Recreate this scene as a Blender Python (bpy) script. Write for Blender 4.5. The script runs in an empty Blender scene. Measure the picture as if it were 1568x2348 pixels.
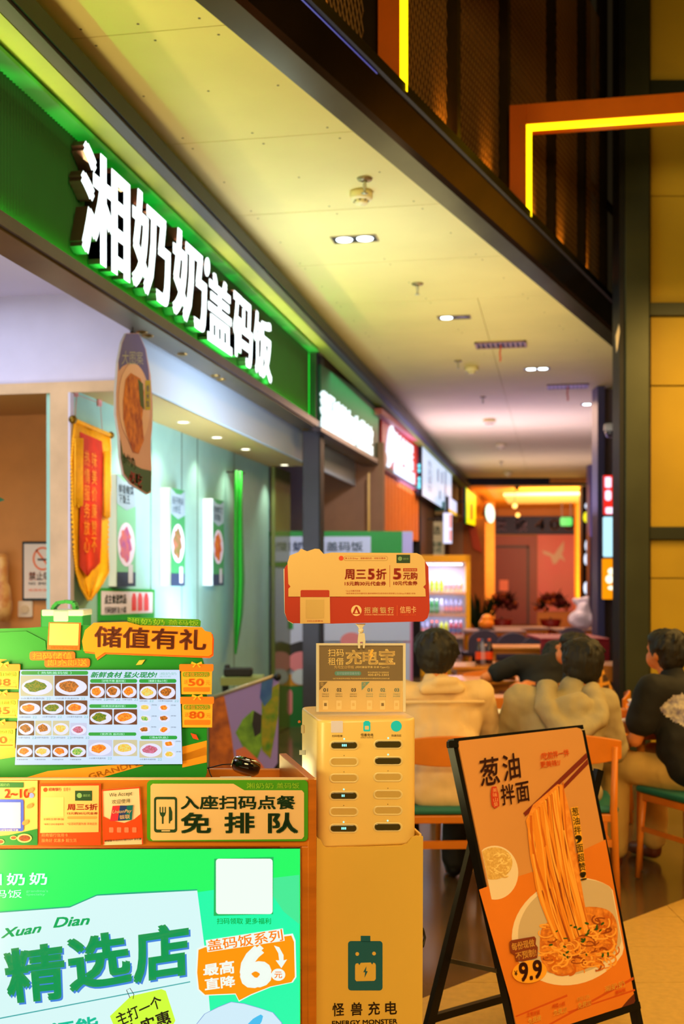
import bpy, bmesh, math, random
from mathutils import Vector, Matrix, noise
random.seed(7)
S = bpy.context.scene
COL = S.collection
# ---------------------------------------------------------------- camera
F, CX, HY, EYE = 2650.0, 784.0, 1330.0, 1.5
TH = math.atan((1280 - 784) / F)
CT, ST = math.cos(TH), math.sin(TH)
cam_data = bpy.data.cameras.new('camera')
cam = bpy.data.objects.new('camera', cam_data)
COL.objects.link(cam)
cam.location = (0, 0, EYE)
cam.rotation_euler = (math.pi / 2, 0, TH)
cam_data.sensor_fit = 'VERTICAL'
cam_data.sensor_height = 36.0
cam_data.sensor_width = 24.0
cam_data.lens = F / 2348 * 36
cam_data.shift_y = (HY - 1174) / 2348
cam_data.clip_end = 200
cam_data.dof.use_dof = True
cam_data.dof.focus_distance = 3.0
cam_data.dof.aperture_fstop = 3.5
S.camera = cam
# ---------------------------------------------------------------- world, exposure
wd = bpy.data.worlds.new('world')
S.world = wd
wd.use_nodes = True
wd.node_tree.nodes['Background'].inputs[0].default_value = (0.9, 0.6, 0.25, 1)
wd.node_tree.nodes['Background'].inputs[1].default_value = 0.012
S.view_settings.view_transform = 'Standard'
S.view_settings.look = 'None'
S.view_settings.gamma = 1
S.view_settings.exposure = 0.0
S.view_settings.use_curve_mapping = False


def area(name, loc, target, sx, sy, power, col, spread=None):
    l = bpy.data.lights.new(name, 'AREA')
    l.shape = 'RECTANGLE'; l.size = sx; l.size_y = sy
    l.energy = power; l.color = col
    if spread: l.spread = math.radians(spread)
    o = bpy.data.objects.new(name, l); COL.objects.link(o)
    o.location = loc
    o.rotation_euler = (Vector(target) - Vector(loc)).to_track_quat('-Z', 'Y').to_euler()
    return o


def spot(name, loc, target, power, col, ang=60, blend=0.6, r=0.03):
    l = bpy.data.lights.new(name, 'SPOT')
    l.energy = power; l.color = col; l.spot_size = math.radians(ang); l.spot_blend = blend
    l.shadow_soft_size = r
    o = bpy.data.objects.new(name, l); COL.objects.link(o)
    o.location = loc
    o.rotation_euler = (Vector(target) - Vector(loc)).to_track_quat('-Z', 'Y').to_euler()
    return o


WARM = (1.0, 0.71, 0.30)
AMB = (1.0, 0.59, 0.16)
# mall lighting over the walkway behind the camera and in the void on the right
area('hall_light_rear', (0.7, -0.8, 3.4), (-0.2, 3.6, 0.7), 2.4, 1.4, 80, WARM, 120)
area('hall_light_void', (3.0, 3.9, 3.85), (3.0, 3.9, 0), 2.0, 4.0, 190, AMB)
area('hall_light_tables', (2.2, 7.0, 3.85), (2.2, 7.0, 0), 1.6, 3.0, 120, AMB)
# unseen lamps added for bounced light and sign glow on the soffit
area('soffit_bounce', (-1.5, 4.0, 0.7), (-1.5, 3.9, 3.7), 0.7, 1.4, 30, (1.0, 0.84, 0.36))
area('added_fill_front', (-1.75, 2.3, 0.9), (-1.2, 5.2, 3.7), 0.7, 1.6, 58, (1.0, 0.84, 0.36))  # unseen lamp added to brighten the soffit and counter front
area('soffit_bounce_mid', (-0.7, 9.8, 2.5), (-0.7, 9.8, 3.7), 1.2, 4.0, 24, (1.0, 0.78, 0.42))
area('sign_green_cove', (-2.085, 6.0, 2.90), (-2.125, 6.0, 3.02), 7.4, .02, 14, (0.05, 1.0, 0.12))
area('sign_glow_violet', (-0.9, 16.2, 2.5), (-0.6, 16.2, 3.9), 1.6, 3.4, 125, (0.52, 0.42, 1.0))
area('sign_glow_violet_far', (-0.6, 21.5, 2.5), (-0.4, 21.5, 3.9), 2.0, 4.0, 46, (0.78, 0.58, 1.0))
spot('added_pennant_fill', (-1.3, 5.5, 2.5), (-2.7, 6.9, 1.75), 120, (1.0, 0.9, 0.75), 42, 0.7, 0.05)  # unseen spot added in the walkway to brighten the pennant
# interior lighting of the rice shop
area('shop_ceiling_light', (-3.6, 4.6, 3.10), (-3.6, 4.6, 0), 2.0, 2.4, 46, (0.85, 0.9, 1.0))
area('shop_uplight', (-3.3, 4.6, 1.2), (-3.3, 6.6, 2.9), 1.6, 0.8, 18, (0.72, 0.76, 1.0))
area('added_bulkhead_fill', (-1.75, 7.4, 1.7), (-2.34, 8.0, 2.9), 0.3, 2.8, 58, (0.70, 0.82, 1.0))  # unseen lamp out in the walkway, added to whiten the bulkhead
area('far_hall_light', (0.2, 26.6, 3.45), (0.2, 33.0, 1.6), 2.4, 1.0, 330, (1.0, 0.80, 0.58))
area('added_far_hall_fill', (0.0, 29.0, 1.2), (0.0, 29.5, 3.6), 2.0, 3.0, 170, (1.0, 0.60, 0.16))  # extra upward lamp, unseen, added because the far hall was dark
area('far_table_light', (-0.2, 16.5, 3.6), (-0.2, 16.5, 0), 2.2, 5.0, 160, (1.0, 0.6, 0.35))
spot('added_portal_fill', (1.6, 6.0, 4.2), (1.7, 8.2, 4.85), 110, (1.0, 0.72, 0.28), 46, 0.9, 0.1)  # unseen spot added so the orange portal beam comes out bright
spot('added_booth_fill', (-1.2, 9.9, 3.3), (-1.7, 11.9, 1.8), 150, (0.8, 0.86, 1.0), 85, 0.8, 0.1)  # cool spot added above the booth front, no lamp stands there

# ---------------------------------------------------------------- pixel rays
def W(px, py, d):
    xc = (px - CX) / F * d
    return Vector((xc * CT - d * ST, xc * ST + d * CT, EYE + (HY - py) / F * d))


def C3(xc, d, z):
    return Vector((xc * CT - d * ST, xc * ST + d * CT, z))


class Pl:
    """plane through a point with a normal that looks at the camera side"""
    def __init__(self, p, n):
        self.p = Vector(p); self.n = Vector(n).normalized()
    def hit(self, px, py, lift=0.0):
        r = W(px, py, 1.0) - Vector((0, 0, EYE))
        o = Vector((0, 0, EYE))
        t = (self.p + self.n * lift - o).dot(self.n) / r.dot(self.n)
        return o + r * t


def front(d, yaw=0.0, px=784, py=1330):
    """upright plane at depth d facing the camera; yaw > 0 recedes to the right"""
    a = math.radians(yaw)
    n = C3(math.sin(a), -math.cos(a), 0)
    return Pl(W(px, py, d), n)


def planeX(x): return Pl((x, 0, 0), (1, 0, 0) if x < 0 else (-1, 0, 0))
def planeY(y): return Pl((0, y, 0), (0, -1, 0))
def planeZ(z): return Pl((0, 0, z), (0, 0, 1 if z < EYE else -1))
def onX(px, py, x): return planeX(x).hit(px, py)
def onZ(px, py, z): return planeZ(z).hit(px, py)

# ---------------------------------------------------------------- materials
def lin(h):
    if isinstance(h, str):
        h = h.lstrip('#'); c = [int(h[i:i + 2], 16) / 255 for i in (0, 2, 4)]
    else:
        c = [v / 255 for v in h]
    return tuple(x / 12.92 if x <= 0.04045 else ((x + 0.055) / 1.055) ** 2.4 for x in c)


MATS = {}
def mat(name, col, rough=0.5, metal=0.0, spec=0.5, var=0.0, scale=8.0, bump=0.0, bscale=None, stretch=None, trans=0.0, col2=None, coat=0.0):
    if name in MATS: return MATS[name]
    m = bpy.data.materials.new(name); m.use_nodes = True
    nt = m.node_tree; b = nt.nodes['Principled BSDF']
    c = lin(col)
    b.inputs['Base Color'].default_value = (*c, 1)
    b.inputs['Roughness'].default_value = rough
    b.inputs['Metallic'].default_value = metal
    b.inputs['Specular IOR Level'].default_value = spec
    if trans < 0: b.inputs['Alpha'].default_value = 0.04
    elif trans: b.inputs['Transmission Weight'].default_value = trans; b.inputs['IOR'].default_value = 1.45
    if coat: b.inputs['Coat Weight'].default_value = coat
    if var or bump or col2:
        tc = nt.nodes.new('ShaderNodeTexCoord'); mp = nt.nodes.new('ShaderNodeMapping')
        nt.links.new(tc.outputs['Object'], mp.inputs[0])
        if stretch: mp.inputs['Scale'].default_value = stretch
        nz = nt.nodes.new('ShaderNodeTexNoise'); nz.inputs['Scale'].default_value = scale; nz.inputs['Detail'].default_value = 6
        nt.links.new(mp.outputs[0], nz.inputs['Vector'])
        if var or col2:
            cr = nt.nodes.new('ShaderNodeValToRGB')
            cr.color_ramp.elements[0].position = 0.3; cr.color_ramp.elements[1].position = 0.7
            c2 = lin(col2) if col2 else tuple(min(1, x * (1 + var)) for x in c)
            c1 = c if col2 else tuple(x * (1 - var) for x in c)
            cr.color_ramp.elements[0].color = (*c1, 1); cr.color_ramp.elements[1].color = (*c2, 1)
            nt.links.new(nz.outputs['Fac'], cr.inputs[0]); nt.links.new(cr.outputs[0], b.inputs['Base Color'])
        if bump:
            bp = nt.nodes.new('ShaderNodeBump'); bp.inputs['Strength'].default_value = bump; bp.inputs['Distance'].default_value = 0.01
            src = nz
            if bscale:
                src = nt.nodes.new('ShaderNodeTexNoise'); src.inputs['Scale'].default_value = bscale; src.inputs['Detail'].default_value = 4
                nt.links.new(mp.outputs[0], src.inputs['Vector'])
            nt.links.new(src.outputs['Fac'], bp.inputs['Height']); nt.links.new(bp.outputs[0], b.inputs['Normal'])
    MATS[name] = m
    return m


def emi(name, col, strength=1.0, var=0, scale=20.0, col2=None):
    """a surface that gives off light (screens, lit letters, light boxes, lamps)"""
    if name in MATS: return MATS[name]
    m = bpy.data.materials.new(name); m.use_nodes = True
    nt = m.node_tree; b = nt.nodes['Principled BSDF']
    b.inputs['Base Color'].default_value = (0.02, 0.02, 0.02, 1)
    b.inputs['Roughness'].default_value = 0.3
    b.inputs['Emission Color'].default_value = (*lin(col), 1)
    b.inputs['Emission Strength'].default_value = strength
    if col2:
        tc = nt.nodes.new('ShaderNodeTexCoord')
        nz = nt.nodes.new('ShaderNodeTexNoise'); nz.inputs['Scale'].default_value = scale
        cr = nt.nodes.new('ShaderNodeValToRGB')
        cr.color_ramp.elements[0].position = 0.42; cr.color_ramp.elements[1].position = 0.58
        cr.color_ramp.elements[0].color = (*lin(col), 1); cr.color_ramp.elements[1].color = (*lin(col2), 1)
        nt.links.new(tc.outputs['Object'], nz.inputs['Vector']); nt.links.new(nz.outputs['Fac'], cr.inputs[0])
        nt.links.new(cr.outputs[0], b.inputs['Emission Color'])
    MATS[name] = m
    return m


# ---------------------------------------------------------------- objects
BASE = {}
def link(o, parent=None):
    COL.objects.link(o)
    if parent is not None: o.parent = parent
    BASE[o.name] = BASE.get(parent.name, Vector((0, 0, 0))).copy() if parent is not None else Vector((0, 0, 0))
    return o


def tag(o, label=None, cat=None, group=None, kind=None):
    if label: o['label'] = label
    if cat: o['category'] = cat
    if group: o['group'] = group
    if kind: o['kind'] = kind
    return o


def thing(name, label, cat, loc=(0, 0, 0), group=None):
    o = bpy.data.objects.new(name, None)
    COL.objects.link(o)
    o.empty_display_size = 0.1
    o.location = loc
    BASE[o.name] = Vector(loc)
    return tag(o, label, cat, group)


def sm(pts, k=4):
    """closed Catmull-Rom smoothing of a pixel outline"""
    n = len(pts); out = []
    for i in range(n):
        p0, p1, p2, p3 = pts[i - 1], pts[i], pts[(i + 1) % n], pts[(i + 2) % n]
        for j in range(k):
            t = j / k
            out.append(tuple(0.5 * (2 * b + (c - a) * t + (2 * a - 5 * b + 4 * c - d) * t * t + (3 * b - a - 3 * c + d) * t ** 3) for a, b, c, d in zip(p0, p1, p2, p3)))
    return out


class MB:
    def __init__(s): s.v = []; s.f = []; s.m = []; s.smooth = []
    def add(s, vs, fs, mi=0, sm=False):
        o = len(s.v)
        s.v += [Vector(v) for v in vs]
        for f in fs:
            s.f.append(tuple(i + o for i in f)); s.m.append(mi); s.smooth.append(sm)
        return s
    def box(s, x0, x1, y0, y1, z0, z1, mi=0):
        vs = [(x, y, z) for x in (x0, x1) for y in (y0, y1) for z in (z0, z1)]
        return s.add(vs, [(0, 1, 3, 2), (4, 6, 7, 5), (0, 4, 5, 1), (2, 3, 7, 6), (0, 2, 6, 4), (1, 5, 7, 3)], mi)
    def hexa(s, p, mi=0):
        """eight points: bottom ring 0-3, top ring 4-7"""
        return s.add(p, [(3, 2, 1, 0), (4, 5, 6, 7), (0, 1, 5, 4), (1, 2, 6, 5), (2, 3, 7, 6), (3, 0, 4, 7)], mi)
    def bar(s, a, b, w, h, up=(0, 0, 1), mi=0):
        a = Vector(a); b = Vector(b); d = (b - a).normalized(); up = Vector(up)
        x = d.cross(up)
        if x.length < 1e-4: x = d.cross(Vector((1, 0, 0)))
        x.normalize(); y = x.cross(d).normalized()
        x *= w / 2; y *= h / 2
        return s.hexa([a - x - y, a + x - y, a + x + y, a - x + y, b - x - y, b + x - y, b + x + y, b - x + y], mi)
    def tube(s, pts, r, n=10, mi=0, caps=True):
        pts = [Vector(p) for p in pts]; k = len(pts)
        rr = r if isinstance(r, (list, tuple)) else [r] * k
        rings = []; prev = None
        for i, p in enumerate(pts):
            d = (pts[min(i + 1, k - 1)] - pts[max(i - 1, 0)]).normalized()
            if prev is None:
                x = d.orthogonal().normalized()
            else:
                x = (prev - d * prev.dot(d)).normalized()
            prev = x; y = d.cross(x)
            rings.append([p + (x * math.cos(2 * math.pi * j / n) + y * math.sin(2 * math.pi * j / n)) * rr[i] for j in range(n)])
        vs = [q for r_ in rings for q in r_]
        fs = [(i * n + j, i * n + (j + 1) % n, (i + 1) * n + (j + 1) % n, (i + 1) * n + j) for i in range(k - 1) for j in range(n)]
        s.add(vs, fs, mi, True)
        if caps:
            o = len(s.v) - len(vs)
            s.f.append(tuple(o + j for j in range(n))[::-1]); s.m.append(mi); s.smooth.append(False)
            s.f.append(tuple(o + (k - 1) * n + j for j in range(n))); s.m.append(mi); s.smooth.append(False)
        return s
    def lathe(s, prof, c=(0, 0, 0), n=24, mi=0, rot=None, sx=1, sy=1):
        """profile of (radius, height) about z"""
        c = Vector(c); vs = []
        for r, z in prof:
            for j in range(n):
                a = 2 * math.pi * j / n
                v = Vector((r * math.cos(a) * sx, r * math.sin(a) * sy, z))
                vs.append((rot @ v if rot else v) + c)
        k = len(prof)
        fs = [(i * n + j, i * n + (j + 1) % n, (i + 1) * n + (j + 1) % n, (i + 1) * n + j) for i in range(k - 1) for j in range(n)]
        return s.add(vs, fs, mi, True)
    def ell(s, c, r, rot=None, nu=14, nv=9, mi=0):
        c = Vector(c); vs = []; 
        if not isinstance(r, (list, tuple)): r = (r, r, r)
        for i in range(1, nv):
            t = math.pi * i / nv
            for j in range(nu):
                a = 2 * math.pi * j / nu
                v = Vector((r[0] * math.sin(t) * math.cos(a), r[1] * math.sin(t) * math.sin(a), r[2] * math.cos(t)))
                vs.append((rot @ v if rot else v) + c)
        t_ = Vector((0, 0, r[2])); b_ = Vector((0, 0, -r[2]))
        vs += [(rot @ t_ if rot else t_) + c, (rot @ b_ if rot else b_) + c]
        T = (nv - 1) * nu; fs = []
        for i in range(nv - 2):
            for j in range(nu):
                fs.append((i * nu + j, (i + 1) * nu + j, (i + 1) * nu + (j + 1) % nu, i * nu + (j + 1) % nu))
        for j in range(nu):
            fs.append((T, j, (j + 1) % nu)); fs.append((T + 1, (nv - 2) * nu + (j + 1) % nu, (nv - 2) * nu + j))
        return s.add(vs, fs, mi, True)
    def cap(s, a, b, ra, rb, n=14, mi=0):
        """tapered capsule"""
        a = Vector(a); b = Vector(b); d = (b - a).normalized()
        pts, rr = [], []
        for t in (-88, -60, -30): pts.append(a + d * ra * math.sin(math.radians(t))); rr.append(ra * math.cos(math.radians(t)))
        pts.append(a); rr.append(ra); pts.append(b); rr.append(rb)
        for t in (30, 60, 88): pts.append(b + d * rb * math.sin(math.radians(t))); rr.append(rb * math.cos(math.radians(t)))
        x = d.orthogonal().normalized(); y = d.cross(x)
        vs = [p + (x * math.cos(2 * math.pi * j / n) + y * math.sin(2 * math.pi * j / n)) * r for p, r in zip(pts, rr) for j in range(n)]
        k = len(pts)
        fs = [(i * n + j, i * n + (j + 1) % n, (i + 1) * n + (j + 1) % n, (i + 1) * n + j) for i in range(k - 1) for j in range(n)]
        fs += [tuple(range(n))[::-1], tuple((k - 1) * n + j for j in range(n))]
        return s.add(vs, fs, mi, True)
    # flat work given in pixels of the photograph, laid on a plane of the scene
    def poly(s, pl, pts, lift=0.0, mi=0):
        return s.add([pl.hit(x, y, lift) for x, y in pts], [tuple(range(len(pts)))[::-1]], mi)
    def slab(s, pl, pts, thick, lift=0.0, mi=0, mside=None, mback=None):
        n = len(pts)
        fr = [pl.hit(x, y, lift + thick) for x, y in pts]
        bk = [p - pl.n * thick for p in fr]
        ms = mi if mside is None else mside
        s.add(fr + bk, [tuple(range(n))[::-1]], mi)
        o = len(s.v) - 2 * n
        s.f.append(tuple(o + n + j for j in range(n))); s.m.append(ms if mback is None else mback); s.smooth.append(False)
        for j in range(n):
            k = (j + 1) % n
            s.f.append((o + j, o + k, o + n + k, o + n + j)); s.m.append(ms); s.smooth.append(False)
        return s
    def build(s, name, mats, parent=None, bevel=0.0, seg=2, fix=True, smooth=None):
        me = bpy.data.meshes.new(name)
        off = BASE.get(parent.name, Vector((0, 0, 0))) if parent is not None else Vector((0, 0, 0))
        me.from_pydata([v - off for v in s.v], [], s.f)
        if not isinstance(mats, (list, tuple)): mats = [mats]
        for m in mats: me.materials.append(m)
        me.polygons.foreach_set('material_index', s.m)
        me.polygons.foreach_set('use_smooth', [True] * len(s.f) if smooth else s.smooth)
        if fix:
            bm = bmesh.new(); bm.from_mesh(me); bmesh.ops.recalc_face_normals(bm, faces=bm.faces); bm.to_mesh(me); bm.free()
        me.update()
        o = bpy.data.objects.new(name, me)
        link(o, parent)
        if bevel:
            md = o.modifiers.new('bevel', 'BEVEL'); md.width = bevel; md.segments = seg; md.limit_method = 'ANGLE'; md.angle_limit = math.radians(40)
        return o


def rr(x0, y0, x1, y1, r, n=6):
    """rounded rectangle outline in pixels"""
    if not isinstance(r, (list, tuple)): r = (r,) * 4
    out = []
    for (cx, cy, a0, q) in ((x1 - r[1], y0 + r[1], -90, r[1]), (x1 - r[2], y1 - r[2], 0, r[2]), (x0 + r[3], y1 - r[3], 90, r[3]), (x0 + r[0], y0 + r[0], 180, r[0])):
        if q <= 0.01: out.append((cx, cy)); continue
        for i in range(n + 1):
            a = math.radians(a0 + 90 * i / n); out.append((cx + q * math.cos(a), cy + q * math.sin(a)))
    return out


def el(cx, cy, rx, ry, n=28, a0=0, a1=360, rot=0):
    c, s_ = math.cos(math.radians(rot)), math.sin(math.radians(rot))
    out = []
    full = abs(a1 - a0) >= 360
    for i in range(n if full else n + 1):
        a = math.radians(a0 + (a1 - a0) * i / n)
        x, y = rx * math.cos(a), ry * math.sin(a)
        out.append((cx + x * c - y * s_, cy + x * s_ + y * c))
    return out


def quadmap(q):
    """q: TL, TR, BR, BL in pixels -> function (u,v) with v down"""
    def f(u, v):
        a = (1 - u) * (1 - v); b = u * (1 - v); c = u * v; d = (1 - u) * v
        return (a * q[0][0] + b * q[1][0] + c * q[2][0] + d * q[3][0], a * q[0][1] + b * q[1][1] + c * q[2][1] + d * q[3][1])
    return f


def rect(x0, y0, x1, y1): return [(x0, y0), (x1, y0), (x1, y1), (x0, y1)]


TCACHE = {}
def glyphs(txt, bold=0.0, extrude=0.0, spacing=1.0, line=1.0, align='LEFT', shear=0.0):
    key = (txt, bold, extrude, spacing, line, align, shear)
    if key in TCACHE: return TCACHE[key]
    cu = bpy.data.curves.new('t', 'FONT')
    cu.body = txt; cu.size = 1; cu.extrude = extrude; cu.resolution_u = 3
    cu.space_character = spacing; cu.space_line = line; cu.align_x = align; cu.shear = shear
    o = bpy.data.objects.new('t', cu); COL.objects.link(o)
    bpy.context.view_layer.update()
    ev = o.evaluated_get(bpy.context.evaluated_depsgraph_get())
    me = ev.to_mesh()
    vs = [v.co.copy() for v in me.vertices]; fs = [tuple(p.vertices) for p in me.polygons]
    ev.to_mesh_clear()
    bpy.data.objects.remove(o); bpy.data.curves.remove(cu)
    if not vs: vs = [Vector((0, 0, 0))] * 3; fs = []
    if bold:
        b_ = bold * 0.8; v0, f0 = vs, fs; vs, fs = [], []
        for dx, dy in ((-b_, -b_), (b_, -b_), (b_, b_), (-b_, b_), (0, 0)):
            if (dx, dy) == (0, 0) and bold < 0.03: continue
            o_ = len(vs); vs += [v + Vector((dx, dy, 0)) for v in v0]; fs += [tuple(i + o_ for i in f) for f in f0]
    x0 = min(v.x for v in vs); x1 = max(v.x for v in vs); y0 = min(v.y for v in vs); y1 = max(v.y for v in vs)
    sx = max(x1 - x0, 1e-6); sy = max(y1 - y0, 1e-6)
    vs = [((v.x - x0) / sx, 1 - (v.y - y0) / sy, v.z) for v in vs]
    TCACHE[key] = (vs, fs)
    return TCACHE[key]


def text(mb, txt, pl, q, lift=0.0, mi=0, bold=0.0, thick=0.0, **kw):
    """lettering stretched to the pixel quad q on plane pl"""
    if len(q) == 4 and not isinstance(q[0], (tuple, list)): q = rect(*q)
    vs, fs = glyphs(txt, bold, 0.5 if thick else 0.0, **kw)
    f = quadmap(q)
    out = []
    for u, v, z in vs:
        x, y = f(u, v)
        p = pl.hit(x, y, lift + thick)
        if thick and z < 0: p = p - pl.n * thick
        out.append(p)
    mb.add(out, fs, mi)
    return mb


def vtext(mb, txt, pl, q, **kw):
    """vertical lettering, one glyph under the other"""
    if not isinstance(q[0], (tuple, list)): q = rect(*q)
    f = quadmap(q); n = len(txt)
    for i, ch in enumerate(txt):
        a, b = i / n + 0.04 / n, (i + 0.92) / n
        text(mb, ch, pl, [f(0, a), f(1, a), f(1, b), f(0, b)], **kw)
    return mb


def flat(name, parent, m, pl, pts, lift):
    return MB().poly(pl, pts, lift).build(name, m, parent, fix=False)


def copy_tree(o, parent=None):
    c = o.copy(); COL.objects.link(c); BASE[c.name] = Vector((0, 0, 0))
    if parent is not None: c.parent = parent
    for ch in list(o.children): copy_tree(ch, c)
    return c
# ================================================================ THE SETTING
M_ceil = mat('soffit_board', (222, 206, 132), 0.75, var=0.05, scale=1.5, bump=0.05, bscale=30)
M_gap = mat('joint_dark', (60, 48, 22), 0.9)
M_steel = mat('dark_bronze_steel', (70, 66, 58), 0.28, 0.85, var=0.2, scale=3)
M_rail = mat('grey_violet_rail', (78, 70, 82), 0.35, 0.6, var=0.15, scale=4)
M_dark = mat('near_black_metal', (24, 24, 26), 0.5, 0.3, var=0.2, scale=6)
M_pillar = mat('slate_pillar', (66, 64, 76), 0.45, 0.3, var=0.08, scale=5)
M_pillar2 = mat('olive_grey_pillar', (64, 68, 46), 0.4, 0.45, var=0.12, scale=3)
ZC = EYE + 2.2
FX0, FY0, FX1, FY1 = -1.357, 4.2, 0.582, 11.5
FK = (FX1 - FX0) / (FY1 - FY0)
def fx(y): return FX0 + (y - FY0) * FK

# floor
M_floor = mat('polished_dark_floor', (96, 74, 44), 0.16, var=0.25, scale=2.5, spec=0.5)
M_tile = mat('tan_terrazzo_tile', (206, 164, 82), 0.33, var=0.10, scale=34)
M_void = mat('void_black', (10, 10, 14), 0.8, var=0.3, scale=2)
fl = MB().box(-8, 8, -4, 36, -0.2, -0.006).build('floor', M_floor); tag(fl, kind='structure')
def clip(poly, a, b, c):
    out = []
    for i in range(len(poly)):
        p, q = poly[i], poly[(i + 1) % len(poly)]
        dp = a * p[0] + b * p[1] - c; dq = a * q[0] + b * q[1] - c
        if dp <= 0: out.append(p)
        if (dp < 0 < dq) or (dq < 0 < dp):
            t = dp / (dp - dq); out.append((p[0] + (q[0] - p[0]) * t, p[1] + (q[1] - p[1]) * t))
    return out
A_ = onZ(967, 2289, 0); B_ = onZ(1568, 2061, 0)
nn = Vector((-(B_ - A_).y, (B_ - A_).x, 0)).normalized()
cc = nn.dot(A_)
c0 = C3(0, 0, 0)
for i in range(-2, 5):
    for j in range(-4, 9):
        u0, v0 = i * 0.8 - 0.1, 3.05 + j * 0.42
        q = [C3(u, v, 0) for u, v in ((u0, v0), (u0 + .797, v0), (u0 + .797, v0 + .417), (u0, v0 + .417))]
        p = clip([(w.x, w.y) for w in q], nn.x, nn.y, cc)
        if len(p) < 3: continue
        n = len(p)
        mb = MB().add([(x, y, 0.0) for x, y in p] + [(x, y, -0.005) for x, y in p], [tuple(range(n)), tuple(range(n, 2 * n))[::-1]] + [(k, n + k, n + (k + 1) % n, (k + 1) % n) for k in range(n)])
        mb.build('tile', M_tile, fl)

# soffit over the shop fronts: boards with recessed joints
ceil = MB()
for (l0, a, b, r0, r1) in ((-2.2, 1.0, FY1, fx(1.0), FX1), (-2.2, FY1, 27, 2.6, 2.6)):
    if a < 2: l0 = -2.4
    ceil.hexa([(l0, a, ZC + .02), (r0, a, ZC + .02), (r1, b, ZC + .02), (l0, b, ZC + .02), (l0, a, ZC + .055), (r0, a, ZC + .055), (r1, b, ZC + .055), (l0, b, ZC + .055)])
ceil = ceil.build('ceiling', M_gap); tag(ceil, kind='structure')
ys = [1.6, 2.75, 3.9] 
yj = [onZ(270, 80, ZC).y, onZ(560, 316, ZC).y, onZ(640, 489, ZC).y]
step = (yj[2] - yj[0]) / 2
yy = [yj[0] + step * k for k in range(-2, 19)]
M_screw = mat('dull_screw', (70, 55, 25), 0.5, 0.4)
scr = MB()
for k in range(len(yy) - 1):
    a, b = yy[k] + 0.003, yy[k + 1] - 0.003
    if a > 26: break
    ra, rb = (fx(a), fx(b)) if a < FY1 else (2.6, 2.6)
    if b > FY1 > a: rb = fx(b)
    xs = [-2.2, -0.62] if a > 8.2 else [-2.2]
    segs = [(-2.2, -2.2, ra, rb)] if len(xs) == 1 else [(-2.2, -2.2, -0.622, -0.622), (-0.618, -0.618, ra, rb)]
    for (l0, l1, r0, r1) in segs:
        if r0 - l0 < 0.1: continue
        MB().hexa([(l0, a, ZC), (r0, a, ZC), (r1, b, ZC), (l1, b, ZC), (l0, a, ZC + .02), (r0, a, ZC + .02), (r1, b, ZC + .02), (l1, b, ZC + .02)]).build('panel', M_ceil, ceil)
    if k < 8:
        for t in (0.06, 0.5, 0.94):
            for xq in (0.12, 0.5, 0.9):
                y = a + (b - a) * t; x = -1.95 + (fx(y) + 1.95) * xq
                if abs(x + 0.62) > .03: scr.lathe([(0.0, -0.001), (0.006, -0.001), (0.006, 0.004)], (x, y, ZC), 8)
so = scr.build('screw', M_screw, ceil); tag(so, kind='stuff')

# dark rail between soffit and signs
M_railm = mat('dark_rail_paint', (26, 22, 28), 0.6, 0.0, var=0.15, scale=4)
M_lime = mat('lime_strip_board', (128, 140, 40), 0.6, var=.08, scale=3)
rl = MB()
rl.box(-1.95, -1.90, 1.0, 25, 3.515, 3.53)
rl.box(-1.93, -1.87, 1.0, 25, 3.50, 3.56)
tr = rl.build('trim_1', M_railm, None); tag(tr, kind='structure')
MB().box(-2.06, -1.935, 1.0, 25, 3.50, 3.515).build('lime_strip', M_lime, tr)
mb = MB(); mb.box(-1.868, -1.86, 1.0, 25, 3.515, 3.60)
mb.build('rail_edge', M_dark, tr)
# backing above signs
bk = MB().box(-2.35, -2.2, 1.0, 25, 3.46, 3.76).build('wall_fascia', M_gap); tag(bk, kind='structure')

# lower beam of the shop front, front lip and underside
zb, zs = EYE + 1.326, EYE + 1.392
M_under = mat('brushed_underside', (84, 70, 40), 0.35, 0.6, var=0.25, scale=2.5)
be = MB().box(-2.225, -2.075, 1.0, 25, zb, zb + 0.012).build('trim_2', M_under); tag(be, kind='structure')
MB().box(-2.10, -2.06, 1.0, 25, zb + 0.012, zs).build('front_lip', M_rail, be)
MB().box(-2.235, -2.225, 1.0, 25, zb, zs + .5).build('back_plate', M_under, be)
# little spotlights set in the underside
for px, py in ((322, 762), (338, 770), (418, 812), (482, 862), (506, 870), (690, 985)):
    p = Pl((0, 0, zb), (0, 0, -1)).hit(px, py)
    MB().lathe([(0.0, 0.0), (0.022, 0.0), (0.03, -0.006), (0.034, 0.002)], (max(min(p.x, -2.11), -2.19), p.y, zb), 14).build('lamp_rim', mat('brass_rim', (150, 120, 60), .3, .8), be)

# shop-front pillars
def pillar(n, y, w=.15, dd=.15, x1=-2.1, top=3.55, m=None):
    o = MB().box(x1 - w, x1, y, y + dd, 0, top).build(n, m or M_pillar, bevel=0.004); tag(o, kind='structure'); return o
pc = pillar('column', 10.1)
MB().box(-2.099, -2.085, 10.09, 10.26, 0, 3.5).build('black_edge', M_dark, pc)
pillar('column', 13.9, .22, .2)
pillar('column', 17.8, .16, .16, m=M_dark)
pillar('column', 24.2, .3, .4)

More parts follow.
